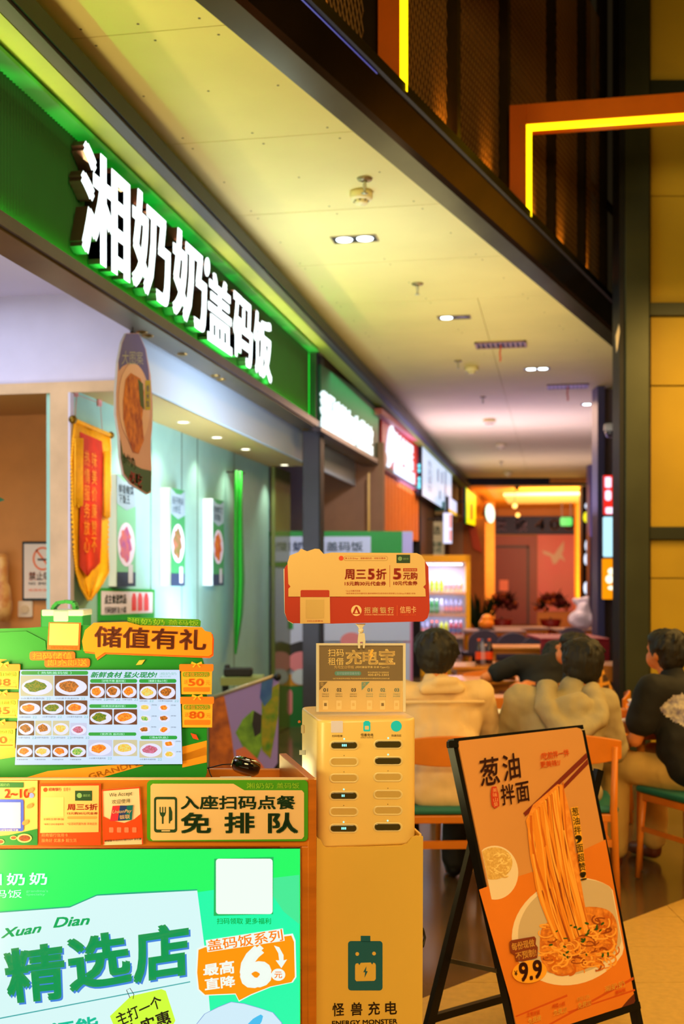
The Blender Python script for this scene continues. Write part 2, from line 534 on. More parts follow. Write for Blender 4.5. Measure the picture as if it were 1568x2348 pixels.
# steel fascia that edges the soffit on the right, running to the olive pillar
fa = bpy.data.objects.new('trim_3', None)
fd = Vector((FK, 1, 0)).normalized(); fn = Vector((fd.y, -fd.x, 0))
def fas(prof, y0=1.0, y1=FY1):
    """profile (offset out, z rel to ZC) swept along the fascia"""
    a = Vector((fx(y0), y0, ZC)); b = Vector((fx(y1), y1, ZC)); n = len(prof)
    vs = [a + fn * o + Vector((0, 0, z)) for o, z in prof] + [b + fn * o + Vector((0, 0, z)) for o, z in prof]
    return MB().add(vs, [(i, (i + 1) % n, n + (i + 1) % n, n + i) for i in range(n)] + [tuple(range(n))[::-1], tuple(range(n, 2 * n))])
M_fas1 = mat('grey_green_flashing', (96, 104, 80), 0.3, 0.75, var=0.2, scale=2)
M_fas2 = mat('bronze_cladding', (74, 58, 42), 0.2, 0.9, var=0.3, scale=2.2)
f0 = fas([(0, -0.0), (0.10, 0.035), (0.10, 0.06), (0, 0.06)]).build('trim_3', M_fas1); tag(f0, kind='structure')
fas([(0.10, 0.035), (0.13, 0.05), (0.21, 0.17), (0.21, 0.21), (0.0, 0.21), (0.0, 0.06), (0.10, 0.06)]).build('cladding', M_fas2, f0)
fas([(0.21, 0.178), (0.235, 0.18), (0.235, 0.235), (0.0, 0.235), (0.0, 0.21), (0.21, 0.21)]).build('drip_edge', M_dark, f0)
blue = emi('cool_led_line', (110, 110, 220), .5)
a = Vector((fx(3.6), 3.6, ZC + .17)) + fn * .212; b = Vector((fx(5.4), 5.4, ZC + .17)) + fn * .212
MB().bar(a, b, .004, .004).build('led_line', blue, f0)

# upper facade above the fascia: frames, expanded metal mesh, dark glass
M_fr = mat('facade_frame', (72, 56, 30), 0.45, 0.4, var=0.1)
UF0 = ZC + 0.235
uf = fas([(-0.02, .235), (0.16, .235), (0.16, .26), (-0.02, .26)]).build('wall_upper', M_fr); tag(uf, kind='structure')
g = fas([(-0.30, .26), (-0.28, .26), (-0.28, 4.5), (-0.30, 4.5)]).build('dark_glazing', mat('dark_glazing', (12, 12, 18), 0.12, 0.0, spec=0.6), uf)
def fpt(y, off, z): return Vector((fx(y), y, z)) + fn * off
# mullion positions read from the photo (bottom of each mullion)
fpl = Pl(fpt(5, 0.0, 0), fn)
ml = []
for px, w in ((700, .05), (848, .05), (1036, .06), (1153, .06), (1260, .05), (1330, .05), (1380, .05)):
    p = fpl.hit(px, 400); ml.append(p.y)
    MB().bar(fpt(p.y, 0, UF0 + .02), fpt(p.y, 0, 7.5), w, .09, up=tuple(fn)).build('mullion', M_fr, uf)
# expanded metal mesh built as crossing strands
M_mesh = mat('expanded_metal', (180, 130, 60), 0.5, 0.2)
def meshpanel(y0, y1, z0, z1, cw=.046, ch=.10, off=-.02):
    mb = MB(); L = (y1 - y0) / fd.y; o = fpt(y0, off, z0); n = int(L / cw); H = z1 - z0
    cw = L / n; nrow = int(H / ch)
    up = Vector((0, 0, 1)); th = .0028
    for sgn in (1, -1):
        for k in range(-nrow, n + nrow):
            s0 = k * cw if sgn > 0 else (k + 1) * cw
            # strand from (s0,0) rising H with slope cw/ch*sgn ; clip to 0..L
            t0, t1 = 0.0, H
            sl = cw / ch * sgn
            if sl > 0:
                t0 = max(t0, -s0 / sl); t1 = min(t1, (L - s0) / sl)
            else:
                t0 = max(t0, (L - s0) / sl); t1 = min(t1, -s0 / sl)
            if t1 - t0 < .03: continue
            a = o + fd * (s0 + sl * t0) + up * t0; b = o + fd * (s0 + sl * t1) + up * t1
            d = (b - a).normalized(); sd = d.cross(fn).normalized() * th; dn = fn * .004
            mb.add([a - sd, a + sd, b + sd, b - sd, a + dn, b + dn], [(0, 1, 4), (0, 3, 2, 1), (0, 4, 5, 3), (1, 2, 5, 4)])
    m_ = mb.build('mesh_screen', M_mesh, uf, fix=False); tag(m_, kind='stuff')
ed = [3.4] + ml
for i in range(len(ed) - 1):
    if ed[i + 1] - ed[i] < .2: continue
    meshpanel(ed[i] + .04, ed[i + 1] - .04, UF0 + .03, 6.6)
# diagonal braces seen faintly behind
for (a0, a1) in (((1010, 0), (1168, 160)), ((1180, 160), (1300, 300)), ((1350, 420), (1418, 500))):
    p = fpl.hit(*a0, -.2); q = fpl.hit(*a1, -.2)
    MB().bar(p, q, .05, .05).build('brace', mat('brace_grey', (110, 100, 95), .4, .4), uf)

# orange portal frames with a lit edge
M_port = mat('orange_portal', (250, 124, 10), 0.35, 0.0, var=0.04)
M_neon = emi('yellow_light_line', (255, 214, 10), 3.2)
M_neon2 = emi('orange_light_line', (255, 90, 5), 1.3)
def portal(y, post_px, zt, label, w=.11, dep=.2):
    x0 = fx(y) + .06 if post_px is None else planeY(y).hit(post_px, 300).x
    t = thing('portal_frame', label, 'light frame', (x0, y, ZC + .2))
    MB().box(x0, x0 + w, y, y + dep, ZC + .2, zt).build('post', M_port, t, bevel=.003)
    MB().box(x0 + w, x0 + 6.5, y, y + dep, zt - .135, zt).build('beam', M_port, t, bevel=.003)
    MB().box(x0 + w, x0 + w + .035, y + .0, y + .03, ZC + .2, zt - .17).build('light_strip', M_neon, t)
    MB().box(x0 + w, x0 + 6.5, y + .0, y + .03, zt - .172, zt - .137).build('light_strip', M_neon, t)
    MB().box(x0 + w, x0 + w + .02, y + .031, y + .12, ZC + .2, zt - .17).build('glow_strip', M_neon2, t)
    MB().lathe([(0, -.004), (.012, -.004), (.014, 0)], (x0 + w - .03, y - .002, zt - .15), 10, rot=Matrix.Rotation(math.pi / 2, 3, 'X')).build('bolt', mat('steel_bolt', (150, 160, 150), .3, .8), t)
    return t
p2 = fpl.hit(1168, 400, .1)
zt = planeY(p2.y).hit(1168, 241).z
portal(p2.y, 1168, zt, 'orange portal frame with yellow light line whose top beam crosses the dark void')
p1 = fpl.hit(866, 150, .1)
portal(p1.y, 866, zt + .35, 'orange portal post with yellow light line rising beside the metal mesh, top out of view')

# uplights along the foot of the facade
for i, y in enumerate((4.4, 5.2, 6.0, 6.8, 7.6, 8.6, 9.4, 10.2, 11.0)):
    q = fpt(y, .10, UF0 + .04)
    spot('facade_uplight', q, q + Vector((0, 0, 1)) - fn * .75, 17, (1.0, 0.44, 0.05), 66, .9, .02)

# void: far wall and roof, out in the dark
vw = MB().box(0.62, 9, 12.6, 12.8, 3.9, 9).build('wall_void', M_void); tag(vw, kind='structure')
vr = MB().box(-3, 9, -4, 13, 8.8, 9).build('ceiling_void', M_void); tag(vr, kind='structure')

# olive pillar and yellow stone-panel wall on the right
DP = 9.0
def camquad(x0, x1, z0, z1, d0, d1, name, m, parent=None, bevel=0.0, yaw=0):
    """upright box given by pixel columns at depth d0, back at d1 (camera-aligned)"""
    xa, xb = (x0 - CX) / F * d0, (x1 - CX) / F * d0
    p = [C3(xa, d0, z0), C3(xb, d0, z0), C3(xb, d1, z0), C3(xa, d1, z0), C3(xa, d0, z1), C3(xb, d0, z1), C3(xb, d1, z1), C3(xa, d1, z1)]
    return MB().hexa(p).build(name, m, parent, bevel=bevel)
pr = camquad(1433, 1490, 0, 8.5, DP, DP + .25, 'column', M_pillar2, bevel=.01); tag(pr, kind='structure')
camquad(1420, 1432, 0, 8.5, DP + .02, DP + .25, 'dark_edge', M_dark, pr)
M_pw = mat('yellow_wall_panel', (190, 156, 24), 0.6, var=0.1, scale=1.4)
pw = camquad(1490, 2300, 0, 8.5, DP + .14, DP + .3, 'wall_right', M_gap); tag(pw, kind='structure')
edges_px = [-900, -450, 190, 330, 448, 694]
def zat(py, d=DP + .1): return EYE + (HY - py) / F * d
rows = [(-800, -400), (-397, 188), (232, 448), (450, 696), (727, 883), (886, 1208), (1238, 1325), (1327, 1600), (1603, 2080)]
for (a, b) in rows:
    for (x0, x1) in ((1492, 1790), (1792, 2090), (2092, 2300)):
        camquad(x0, x1, zat(b), zat(a), DP + .1, DP + .14, 'panel', M_pw, pw, bevel=.003)
M_band = mat('dark_band', (50, 54, 40), .4, .5)
for (a, b) in ((189, 231), (697, 726), (1209, 1237)):
    camquad(1490, 2300, zat(b), zat(a), DP + .05, DP + .14, 'band', M_band, pw, bevel=.003)
spot('wall_washer', C3(2.9, 7.6, 3.6), C3(2.75, 9.1, 2.2), 34, AMB, 110, .9, .1)
spot('wall_washer', C3(3.0, 7.8, 1.9), C3(2.85, 9.1, 3.6), 20, AMB, 90, .9, .1)
# silver bracket where the fascia meets the pillar
bb = MB(); bb.slab(front(DP - .02), [(1412, 770), (1419, 742), (1421, 760), (1414, 808)], .03)
bo = bb.build('trim_4', mat('satin_bracket', (170, 165, 160), .3, .7)); tag(bo, kind='structure')
# ================================================================ SHOP SIGN
M_green = mat('deep_green_panel', (0, 62, 12), 0.45, 0.0, var=0.08)
M_lit = emi('white_letter_face', (240, 255, 255), 2.6)
M_lside = mat('letter_return', (52, 20, 20), 0.5)
M_gled = emi('green_led', (10, 255, 40), 22.0)
Z0, Z1 = 2.885, 3.50
t = thing('shop_sign', 'long ribbed green sign with six big white lit characters above the shop front', 'sign', (-2.15, 6.0, Z0))
MB().box(-2.16, -2.125, 2.2, 9.78, Z0, Z1 - .02).build('backboard', M_green, t)
rb = MB(); y = 2.3
while y < 9.7:
    rb.add([(-2.125, y, Z0), (-2.125, y + .022, Z0), (-2.112, y + .011, Z0), (-2.125, y, 3.467), (-2.125, y + .022, 3.467), (-2.112, y + .011, 3.467)], [(0, 2, 5, 3), (2, 1, 4, 5)])
    y += .026
r_ = rb.build('rib', M_green, t, fix=False); tag(r_, kind='stuff')
# projecting top and bottom channels; led light on the top one is painted as glow
MB().box(-2.125, -2.035, 2.2, 9.78, 3.468, 3.484).build('top_channel', emi('green_channel_glow', (0, 176, 40), 0.9, col2=(10, 120, 20), scale=3), t)
MB().box(-2.125, -2.06, 9.78, 9.80, Z0, Z1).build('end_channel', M_green, t)
MB().box(-2.111, -2.104, 2.2, 9.75, 2.893, 2.899).build('led_strip', M_gled, t)
MB().box(-2.121, -2.116, 9.765, 9.772, Z0, 3.46).build('end_led_strip', emi('soft_green_led', (10, 230, 50), 1.5), t)
LP = planeX(-2.10)
def zr(r): return EYE + r
def zc(y, z, x=-2.05):  # world point to pixel
    xc = x * CT + y * ST; d = -x * ST + y * CT
    return (CX + F * xc / d, HY - (z - EYE) / d * F)
def ypx(px, x=-2.05): return onX(px, 600, x).y
chars = [('湘', 186, 298, 1.44, 1.945), ('奶', 303, 391, 1.445, 1.945), ('奶', 396, 474, 1.445, 1.935), ('盖', 476, 532, 1.43, 1.865), ('码', 535, 579, 1.43, 1.865), ('饭', 582, 623, 1.425, 1.865)]
for ch, a, b, z0, z1 in chars:
    ya, yb = ypx(a), ypx(b)
    q = [zc(ya, zr(z1)), zc(yb, zr(z1)), zc(yb, zr(z0)), zc(ya, zr(z0))]
    vs, fs = glyphs(ch, 0.028, 0.5)
    f = quadmap(q)
    PL5 = planeX(-2.05)
    out = []
    for u, v, z in vs:
        p = PL5.hit(*f(u, v)); p.x = -2.05 if z > 0 else -2.108
        out.append(p)
    mb = MB(); mb.add(out, fs)
    for i, fc in enumerate(mb.f):
        ws = [mb.v[k].x for k in fc]
        mb.m[i] = 0 if min(ws) > -2.06 else 1
    mb.build('letter', [M_lit, M_lside], t)
ya = ypx(470)
dot = MB(); 
for k in range(2):
    pass
dot.slab(Pl((-2.108, 0, 0), (1, 0, 0)), el(475, 612, 6, 22, 18, rot=0), .058, mi=0, mside=1)
dot.build('letter', [M_lit, M_lside], t)
# lights that stand for the glow thrown by the letters and the sign's cove
area('sign_cove_light', (-2.06, 6.0, 3.36), (-1.80, 6.0, 3.72), 7.4, .02, 13, (1.0, 0.80, 0.36))
area('sign_green_glow', (-2.02, 6.0, 3.2), (-2.4, 6.0, 3.2), 7.0, .3, 3, (0.1, 1.0, 0.15))

M_lit2 = emi('white_letter_face_far', (232, 255, 255), 1.5)
# neighbour signs further along the corridor
M_green2 = mat('dark_teal_green_panel', (0, 84, 50), 0.5, var=0.1)
px_ = planeX(-2.10)
t = thing('shop_sign', 'dark green sign with a row of narrow white lit characters past the slate pillar', 'sign', onX(805, 1000, -2.1))
MB().slab(px_, [(736, 836), (868, 926), (868, 1052), (736, 978)], .03).build('panel', M_green2, t)
MB().slab(px_, [(736, 978), (866, 1052), (866, 1062), (736, 988)], .08).build('bottom_edge', M_rail, t)
vs = '蒲石岭藤原肉夹馍'
A0, A1, B0, B1 = (741, 893), (857, 982), (741, 985), (857, 1048)
for i, ch in enumerate('薄石味糖包肉燕馆'):
    u0, u1 = i / 8, (i + .9) / 8
    L = lambda P, Q, u: (P[0] + (Q[0] - P[0]) * u, P[1] + (Q[1] - P[1]) * u)
    mb = MB(); text(mb, ch, px_, [L(A0, A1, u0), L(A0, A1, u1), L(B0, B1, u1), L(B0, B1, u0)], lift=.035, bold=.0, thick=.03); mb.build('letter', M_lit2, t)
area('neighbour_green_glow', (-2.0, 12.0, 3.35), (-2.2, 12.0, 3.2), 3.0, .2, 2.2, (0.1, 1.0, 0.35))

t = thing('shop_sign', 'red sign with white lit script and number mark above orange slats', 'sign', onX(915, 1040, -2.1))
MB().slab(px_, [(876, 948), (960, 1010), (960, 1128), (876, 1075)], .03).build('panel', mat('red_panel', (205, 22, 16), .4), t)
MB().slab(px_, [(876, 936), (960, 1002), (960, 1012), (876, 950)], .12).build('top_edge', mat('salmon_edge', (206, 110, 96), .5), t)
M_litp = emi('cool_letter_face', (225, 240, 255), 1.5)
mb = MB(); mb.slab(px_, el(897, 1024, 6, 48, 20, rot=4), .03, .035); mb.build('letter', M_litp, t)
L0, L1, L2, L3 = (904, 985), (949, 1025), (949, 1080), (904, 1060)
for i, ch in enumerate('川香乡村居'):
    u0, u1 = i / 5, (i + .9) / 5
    mb = MB(); text(mb, ch, px_, [L(L0, L1, u0), L(L0, L1, u1), L(L3, L2, u1), L(L3, L2, u0)], lift=.035, bold=.0, thick=.03); mb.build('letter', M_litp, t)
MB().slab(px_, [(908, 1062), (951, 1086), (951, 1110), (908, 1084)], .03, .035).build('lit_bar', M_litp, t)
MB().slab(px_, el(882, 1052, 6, 18, 16), .03, .035).build('logo_disc', mat('pale_disc', (215, 190, 190), .5), t)
# orange slat wall below the red sign
t = thing('slat_screen', 'orange vertical slats below the red lit sign', 'wall panel', onX(915, 1200, -2.12))
M_slat = mat('orange_slat', (236, 128, 16), .5, var=.06)
MB().slab(planeX(-2.16), [(874, 1075), (962, 1130), (962, 1240), (874, 1240)], .02).build('backing', mat('slat_gap', (120, 55, 8), .7), t)
for i in range(11):
    x0 = 875 + i * 7.9; x1 = x0 + 5.6
    f = lambda x: 1072 + (x - 874) * .63
    MB().slab(planeX(-2.14), [(x0, f(x0)), (x1, f(x1)), (x1, 1240), (x0, 1240)], .03).build('slat', M_slat, t)

t = thing('shop_sign', 'large pale blue white lit box sign beyond the red sign', 'sign', onX(1000, 1080, -2.1))
M_box = emi('pale_blue_light_box', (208, 226, 255), 1.05)
MB().slab(px_, [(968, 1014), (1035, 1072), (1035, 1178), (968, 1136)], .10, mside=1).build('light_box', [M_box, M_dark], t)
mb = MB()
vtext(mb, '东北菜饺', px_, [(980, 1052), (991, 1060), (991, 1132), (980, 1128)], lift=.102)
for x, y0, y1 in ((1003, 1075, 1105), (1012, 1082, 1110), (1020, 1080, 1150), (1007, 1125, 1145)): mb.poly(px_, rect(x, y0, x + 2.5, y1), .102)
mb.build('lettering', emi('dark_blue_print', (40, 70, 110), .9), t)
t = thing('shop_sign', 'narrow strip of small round cyan lights between red sign and pale light box', 'sign', onX(963, 1090, -2.1))
MB().slab(px_, [(960, 1050), (966, 1054), (966, 1136), (960, 1130)], .05).build('strip', M_pillar, t)
for y in (1068, 1079, 1098, 1108, 1116): MB().slab(px_, el(963.5, y, 2.4, 4.5, 12), .02, .05).build('light', emi('cyan_dot', (120, 235, 255), 1.6), t)

def litsign(name, label, pl, pts, m, marks=(), thick=.06, cat='sign'):
    c = pl.hit(sum(p[0] for p in pts) / len(pts), sum(p[1] for p in pts) / len(pts))
    t = thing(name, label, cat, c)
    MB().slab(pl, pts, thick, mside=1).build('light_box', [m, M_dark], t)
    for nm, mm, shapes in marks:
        mb = MB()
        for sh in shapes:
            if callable(sh): sh(mb)
            else: mb.poly(pl, sh, thick + .004)
        mb.build(nm, mm, t)
    return t
f23 = front(23.0)
litsign('shop_sign', 'small white and yellow lit box hanging past the pale blue light box', planeX(-1.9), [(1029, 1138), (1047, 1152), (1047, 1182), (1029, 1172)], emi('white_yellow_box', (220, 220, 255), 1.2),
        [('lower_band', emi('yellow_band', (255, 190, 10), 1.1), [[(1029, 1166), (1047, 1176), (1047, 1184), (1029, 1174)]])])
litsign('shop_sign', 'narrow white and pink lit upright box above the drinks fridge', front(19), rect(1016, 1176, 1036, 1246), emi('white_upright_box', (225, 225, 255), 1.3),
        [('pink_print', emi('pink_print', (255, 140, 120), 1.1), [rect(1030, 1180, 1035, 1210), rect(1030, 1216, 1035, 1240)])])
litsign('shop_sign', 'yellow upright lit sign with orange stroke on the orange wall', planeX(-1.71), [(1069, 1118), (1091, 1138), (1091, 1206), (1069, 1200)], emi('yellow_lit_sign', (255, 226, 0), 1.3),
        [('orange_stroke', emi('orange_stroke', (240, 110, 0), 1.0), [rect(1078, 1155, 1084, 1192)]), ('green_edge', emi('green_edge', (0, 190, 20), 1.0), [[(1068, 1117), (1070, 1119), (1070, 1201), (1068, 1200)]])])
litsign('shop_sign', 'oval white lit sign beside the yellow upright sign', planeX(-1.72), el(1123.5, 1177, 10.5, 22, 20, rot=-6), emi('mint_white', (225, 255, 225), 1.8))
# billboards on the far right shop, stacked three high
MB_ = front(13.0)
litsign('menu_light_box', 'red and white lit menu box, topmost of the stack on the right shop', MB_, rect(1383, 1090, 1440, 1180), emi('red_box', (240, 40, 30), 1.2),
        [('white_characters', emi('pinkish_white', (250, 225, 250), 1.5), [rr(1387, 1094, 1401, 1118, 3), rr(1404, 1094, 1418, 1118, 3), rr(1387, 1124, 1401, 1148, 6), rr(1404, 1124, 1418, 1148, 6), rr(1388, 1163, 1419, 1178, 4)])])
litsign('menu_light_box', 'pale cyan lit box, middle one of the stack on the right shop', MB_, rr(1382, 1185, 1440, 1277, 4), emi('cyan_box', (190, 240, 255), 1.2),
        [('marks', emi('red_mark', (240, 120, 130), 1.0), [el(1416, 1204, 4, 6, 12)])])
litsign('menu_light_box', 'orange lit box with white blossom mark, lowest of the stack on the right shop', MB_, rr(1380, 1281, 1440, 1374, 3), emi('orange_box', (255, 150, 0), 1.15),
        [('blossom_mark', emi('warm_white_mark', (255, 250, 215), 1.6), [el(1403, 1310, 10, 8, 14), el(1397, 1328, 9, 10, 14), el(1410, 1328, 9, 10, 14), el(1403, 1348, 10, 5, 14)])])

# ================================================================ SHOP INTERIOR
M_white = mat('white_wall', (200, 198, 228), .6, var=.03)
M_beige = mat('beige_stone_frame', (200, 170, 134), .5, var=.12, scale=6)
M_teal = mat('pale_teal_wall', (150, 200, 190), .45, var=.04)
M_orangewall = mat('warm_plaster', (226, 150, 76), .6, var=.04)
YF = 6.15
XT = -2.76
w = MB().box(XT - .1, XT, YF, 10.9, 0, 2.6).build('wall_left', M_teal); tag(w, kind='structure')
for px in (452, 536, 416, 345):
    p = onX(px, 1100, XT); MB().box(XT, XT + .003, p.y, p.y + .006, 0, 2.6).build('seam', M_gap, w)
tw = MB().box(XT, -2.35, YF + .03, 10.9, 2.6, 2.64).build('ceiling_niche', mat('olive_soffit', (190, 160, 90), .5)); tag(tw, kind='structure')
bw = MB().box(-2.36, -2.33, YF - .0, 13.5, 2.6, 3.12).build('wall_bulkhead', mat('bluish_white_wall', (205, 226, 245), .5)); tag(bw, kind='structure')
cl = MB().box(-6, -2.2, 2, 14, 3.12, 3.2).build('ceiling_shop', mat('shop_ceiling', (196, 190, 215), .7)); tag(cl, kind='structure')
# front-facing wall with beige frame and niche
fw = MB().box(-6, -2.33, YF, YF + .03, 2.62, 3.12).build('wall_front', M_white); tag(fw, kind='structure')
MB().box(-6, -2.36, YF - .02, YF, 2.56, 2.62).build('frame_head', M_beige, fw)
xa, xb = planeY(YF).hit(118, 1000).x, planeY(YF).hit(160, 1000).x
MB().box(xa, xb, YF - .02, YF + .03, 0, 2.56).build('frame_post', M_beige, fw)
MB().box(xb, xb + .012, YF - .022, YF + .03, 0, 2.56).build('white_edge', M_white, fw)
nb = MB().box(-6, xa, YF + 1.3, YF + 1.35, 0, 2.7).build('wall_niche', M_orangewall); tag(nb, kind='structure')
nc = MB().box(-6, xa, YF + .03, YF + 1.35, 2.64, 2.68).build('ceiling_niche_2', mat('tan_soffit', (196, 140, 70), .5)); tag(nc, kind='structure')
def downlight(p, label, power=14, col=(1, .93, .7), r=.035, group=None, ang=75, m=None):
    t = thing('downlight', label, 'ceiling light', p, group)
    MB().lathe([(r, .0), (r * 1.35, -.004), (r * 1.4, .0)], p, 18).build('rim', mat('white_rim', (210, 200, 170), .4), t)
    MB().lathe([(0, -.002), (r, -.002)], p, 18).build('lens', m or emi('lens_warm', (255, 250, 215), 5), t)
    if power: spot('downlight_beam', Vector(p) + Vector((0, 0, -.02)), Vector(p) + Vector((0, 0, -1)), power, col, ang, .8, .02)
    return t
PN = Pl((0, 0, 2.599), (0, 0, -1))
downlight(Pl((0, 0, 2.639), (0, 0, -1)).hit(50, 893), 'round downlight over the orange niche with the no smoking notice', 40, (1, .7, .36), ang=110)
nm = ['nearest the hanging oval sign', 'second after the hanging oval sign', 'third after the hanging oval sign', 'beside the slate pillar']
for k, (px, py) in enumerate(((420, 968), (497, 1003), (563, 1030), (652, 1066))):
    p = PN.hit(px, py); p.x = min(p.x, -2.5)
    downlight(p, 'round downlight in the teal wall soffit, ' + nm[k], 17, (1, .96, .72), ang=100)
p0 = PN.hit(345, 935)
spot('downlight_beam', (-2.55, 7.1, 2.55), (-2.7, 7.1, 0), 24, (1, .95, .8), 100, .8, .02)  # unseen extra beam added for the pennant, no fitting of its own
# back of the shop
cb = MB().box(XT - .1, -2.0, 13.3, 13.4, 0, 3.1).build('wall_back', mat('brown_back_wall', (170, 120, 84), .6, var=.06)); tag(cb, kind='structure')
gp = MB().box(-2.74, -2.70, 10.9, 11.55, 0, 2.6).build('wall_glass_end', mat('dim_green_glass', (96, 104, 40), .15, spec=.8, var=.3, scale=1.2)); tag(gp, kind='structure')
fb = MB().box(-8, -2.9, 14, 14.1, 0, 3.2).build('wall_far_left', M_white); tag(fb, kind='structure')
# yellow trim strip next to second pillar
yt = MB().slab(front(13.2), rect(843, 1084, 848, 1600), .02).build('trim_5', mat('yellow_trim', (240, 180, 30), .4)); tag(yt, kind='structure')

# hanging oval plate
HP = planeX(-2.13)
hp = onX(310, 765, -2.13)
t = thing('hanging_sign', 'oval hanging food sign with blue top and plate of meat below the green sign', 'sign', hp)
ypts = [(290, 764), (318, 764), (334, 800), (345, 860), (350, 930), (349, 980), (345, 1020), (348, 1075), (347, 1128), (338, 1134), (300, 1110), (283, 1088), (276, 1050), (274, 1000), (266, 950), (266, 900), (271, 830), (280, 785)]
MB().slab(HP, ypts, .012, mside=1).build('board', [mat('pale_pink_print', (216, 176, 190), .6), mat('board_edge', (170, 170, 180), .5)], t)
flat('blue_band', t, mat('blue_print', (92, 92, 190), .5), HP, [(290, 765), (318, 765), (333, 800), (341, 850), (344, 900), (335, 870), (318, 838), (296, 832), (281, 840), (273, 850), (272, 828), (281, 786)], .0135)
mb = MB(); text(mb, '大图案', HP, [(281, 804), (327, 806), (329, 836), (279, 836)], lift=.015); mb.build('lettering', mat('pale_grey_print', (170, 180, 200), .6), t)
flat('plate', t, mat('plate_print', (232, 196, 200), .5), HP, el(308, 925, 36, 92, 30, rot=-2), .0145)
M_foodr = mat('braised_food_print', (150, 60, 30), .5, col2=(228, 140, 50), scale=22)
flat('food', t, M_foodr, HP, [(288, 870), (300, 855), (322, 868), (331, 900), (326, 960), (330, 1010), (318, 1040), (305, 1036), (292, 1000), (283, 960), (282, 920)], .016)
flat('greens', t, mat('greens_print', (60, 90, 40), .5), HP, [(316, 868), (328, 880), (331, 940), (322, 930)], .0165)
flat('yellow_patch', t, mat('yellow_green_patch', (190, 180, 40), .5), HP, rect(333, 872, 345, 940), .016)
mb = MB(); vtext(mb, '香米饭', HP, [(335, 882), (343, 882), (343, 935), (335, 935)], lift=.0175); mb.build('lettering', mat('blue_ink', (60, 80, 160), .5), t)
flat('green_band', t, mat('dull_green_print', (50, 96, 80), .5), HP, [(276, 1005), (282, 1040), (300, 1062), (325, 1075), (347, 1080), (346, 1125), (338, 1131), (301, 1107), (285, 1085), (278, 1050)], .0145)
mb = MB(); text(mb, '小炒肉', HP, [(281, 1035), (309, 1050), (311, 1078), (281, 1060)], lift=.016, bold=.02); mb.build('lettering', mat('pale_mint_ink', (190, 210, 200), .5), t)
mb = MB(); text(mb, '必吃', HP, [(295, 1078), (327, 1088), (325, 1122), (297, 1104)], lift=.016, bold=.03); mb.build('lettering', mat('pink_ink', (240, 90, 130), .5), t)
MB().tube([HP.hit(304, 764, .006), HP.hit(304, 764, .006) + Vector((0, 0, .03))], .003, 6).build('hook', M_dark, t)

# pennant banner on the teal wall
BP = planeX(XT + .06)
t = thing('pennant_banner', 'red velvet pennant banner with golden border and fringe on the teal wall', 'banner', BP.hit(205, 1150))
M_gold = mat('golden_cloth', (250, 178, 0), .6, var=.12, scale=30, bump=.4, bscale=60)
M_red = mat('red_velvet', (206, 44, 0), .7, var=.2, scale=9)
def wavy(pl, left, right, n=26, lift=0.0, amp=.012, k=3, mi=0):
    """cloth between two edge polylines given top to bottom, with folds"""
    mb = MB(); vs = []; m_ = len(left)
    for i in range(m_):
        for j in range(n + 1):
            u = j / n
            x = left[i][0] + (right[i][0] - left[i][0]) * u; y = left[i][1] + (right[i][1] - left[i][1]) * u
            vs.append(pl.hit(x, y, lift + amp * math.sin(u * k * 6.28 + i * .35)))
    fs = [(i * (n + 1) + j, i * (n + 1) + j + 1, (i + 1) * (n + 1) + j + 1, (i + 1) * (n + 1) + j) for i in range(m_ - 1) for j in range(n)]
    mb.add(vs, fs, mi, True); return mb
LB = [(172, 965), (168, 1010), (164, 1060), (166, 1120), (166, 1180), (170, 1260), (176, 1310), (186, 1345), (203, 1376)]
RB = [(250, 992), (252, 1030), (251, 1080), (252, 1120), (247, 1180), (246, 1260), (248, 1310), (232, 1340), (206, 1376)]
o = wavy(BP, LB, RB, amp=.008, k=2).build('gold_cloth', M_gold, t, fix=False)
md = o.modifiers.new('thick', 'SOLIDIFY'); md.thickness = .004
RL = [(183, 990), (187, 1040), (186, 1100), (184, 1160), (182, 1240), (183, 1300), (200, 1322)]
RR_ = [(234, 1012), (237, 1050), (236, 1110), (234, 1180), (232, 1250), (230, 1290), (201, 1322)]
wavy(BP, RL, RR_, lift=.016, amp=.006, k=1.5).build('red_field', M_red, t, fix=False)
mb = MB(); M_goldink = mat('gold_ink', (240, 150, 20), .5)
vtext(mb, '热情服务放心', BP, [(194, 1030), (206, 1034), (206, 1270), (192, 1270)], lift=.028)
vtext(mb, '味美价廉赞不', BP, [(211, 1034), (222, 1038), (222, 1270), (210, 1270)], lift=.028)
mb.build('lettering', M_goldink, t)
MB().tube([BP.hit(167, 962, .01), BP.hit(254, 998, .01)], .012, 10).build('rod', M_gold, t)
kb = MB(); kb.ell(BP.hit(167, 962, .01), .024, mi=0); kb.build('rod_knob', mat('dark_gold_knob', (120, 90, 10), .3, .7), t)
kb = MB(); kb.ell(BP.hit(254, 998, .01), .022); kb.build('rod_knob', mat('dark_gold_knob', (120, 90, 10), .3, .7), t)
for (x0, x1, y0, y1) in ((172, 190, 1005, 1160), (240, 252, 1035, 1185)):
    mb = MB()
    for i in range(12):
        x = x0 + (x1 - x0) * (i + .5) / 12
        mb.tube([BP.hit(x, y0, .03), BP.hit(x + random.uniform(-1, 1), (y0 + y1) / 2, .036), BP.hit(x + random.uniform(-1, 1), y1 + random.uniform(-4, 4), .03)], .006, 6)
    q = mb.build('tassel', M_gold, t); tag(q, kind='stuff')
MB().tube([BP.hit(172, 960, .01), BP.hit(176, 905, 0), BP.hit(230, 925, 0), BP.hit(234, 985, .01)], .002, 6).build('cord', mat('pink_cord', (200, 120, 110), .6), t)
for (x, y) in ((176, 900), (230, 922)): MB().slab(planeX(XT + .002), rr(x - 4, y - 10, x + 4, y + 10, 2), .01).build('tape', mat('pink_tape', (220, 150, 150), .6), t)
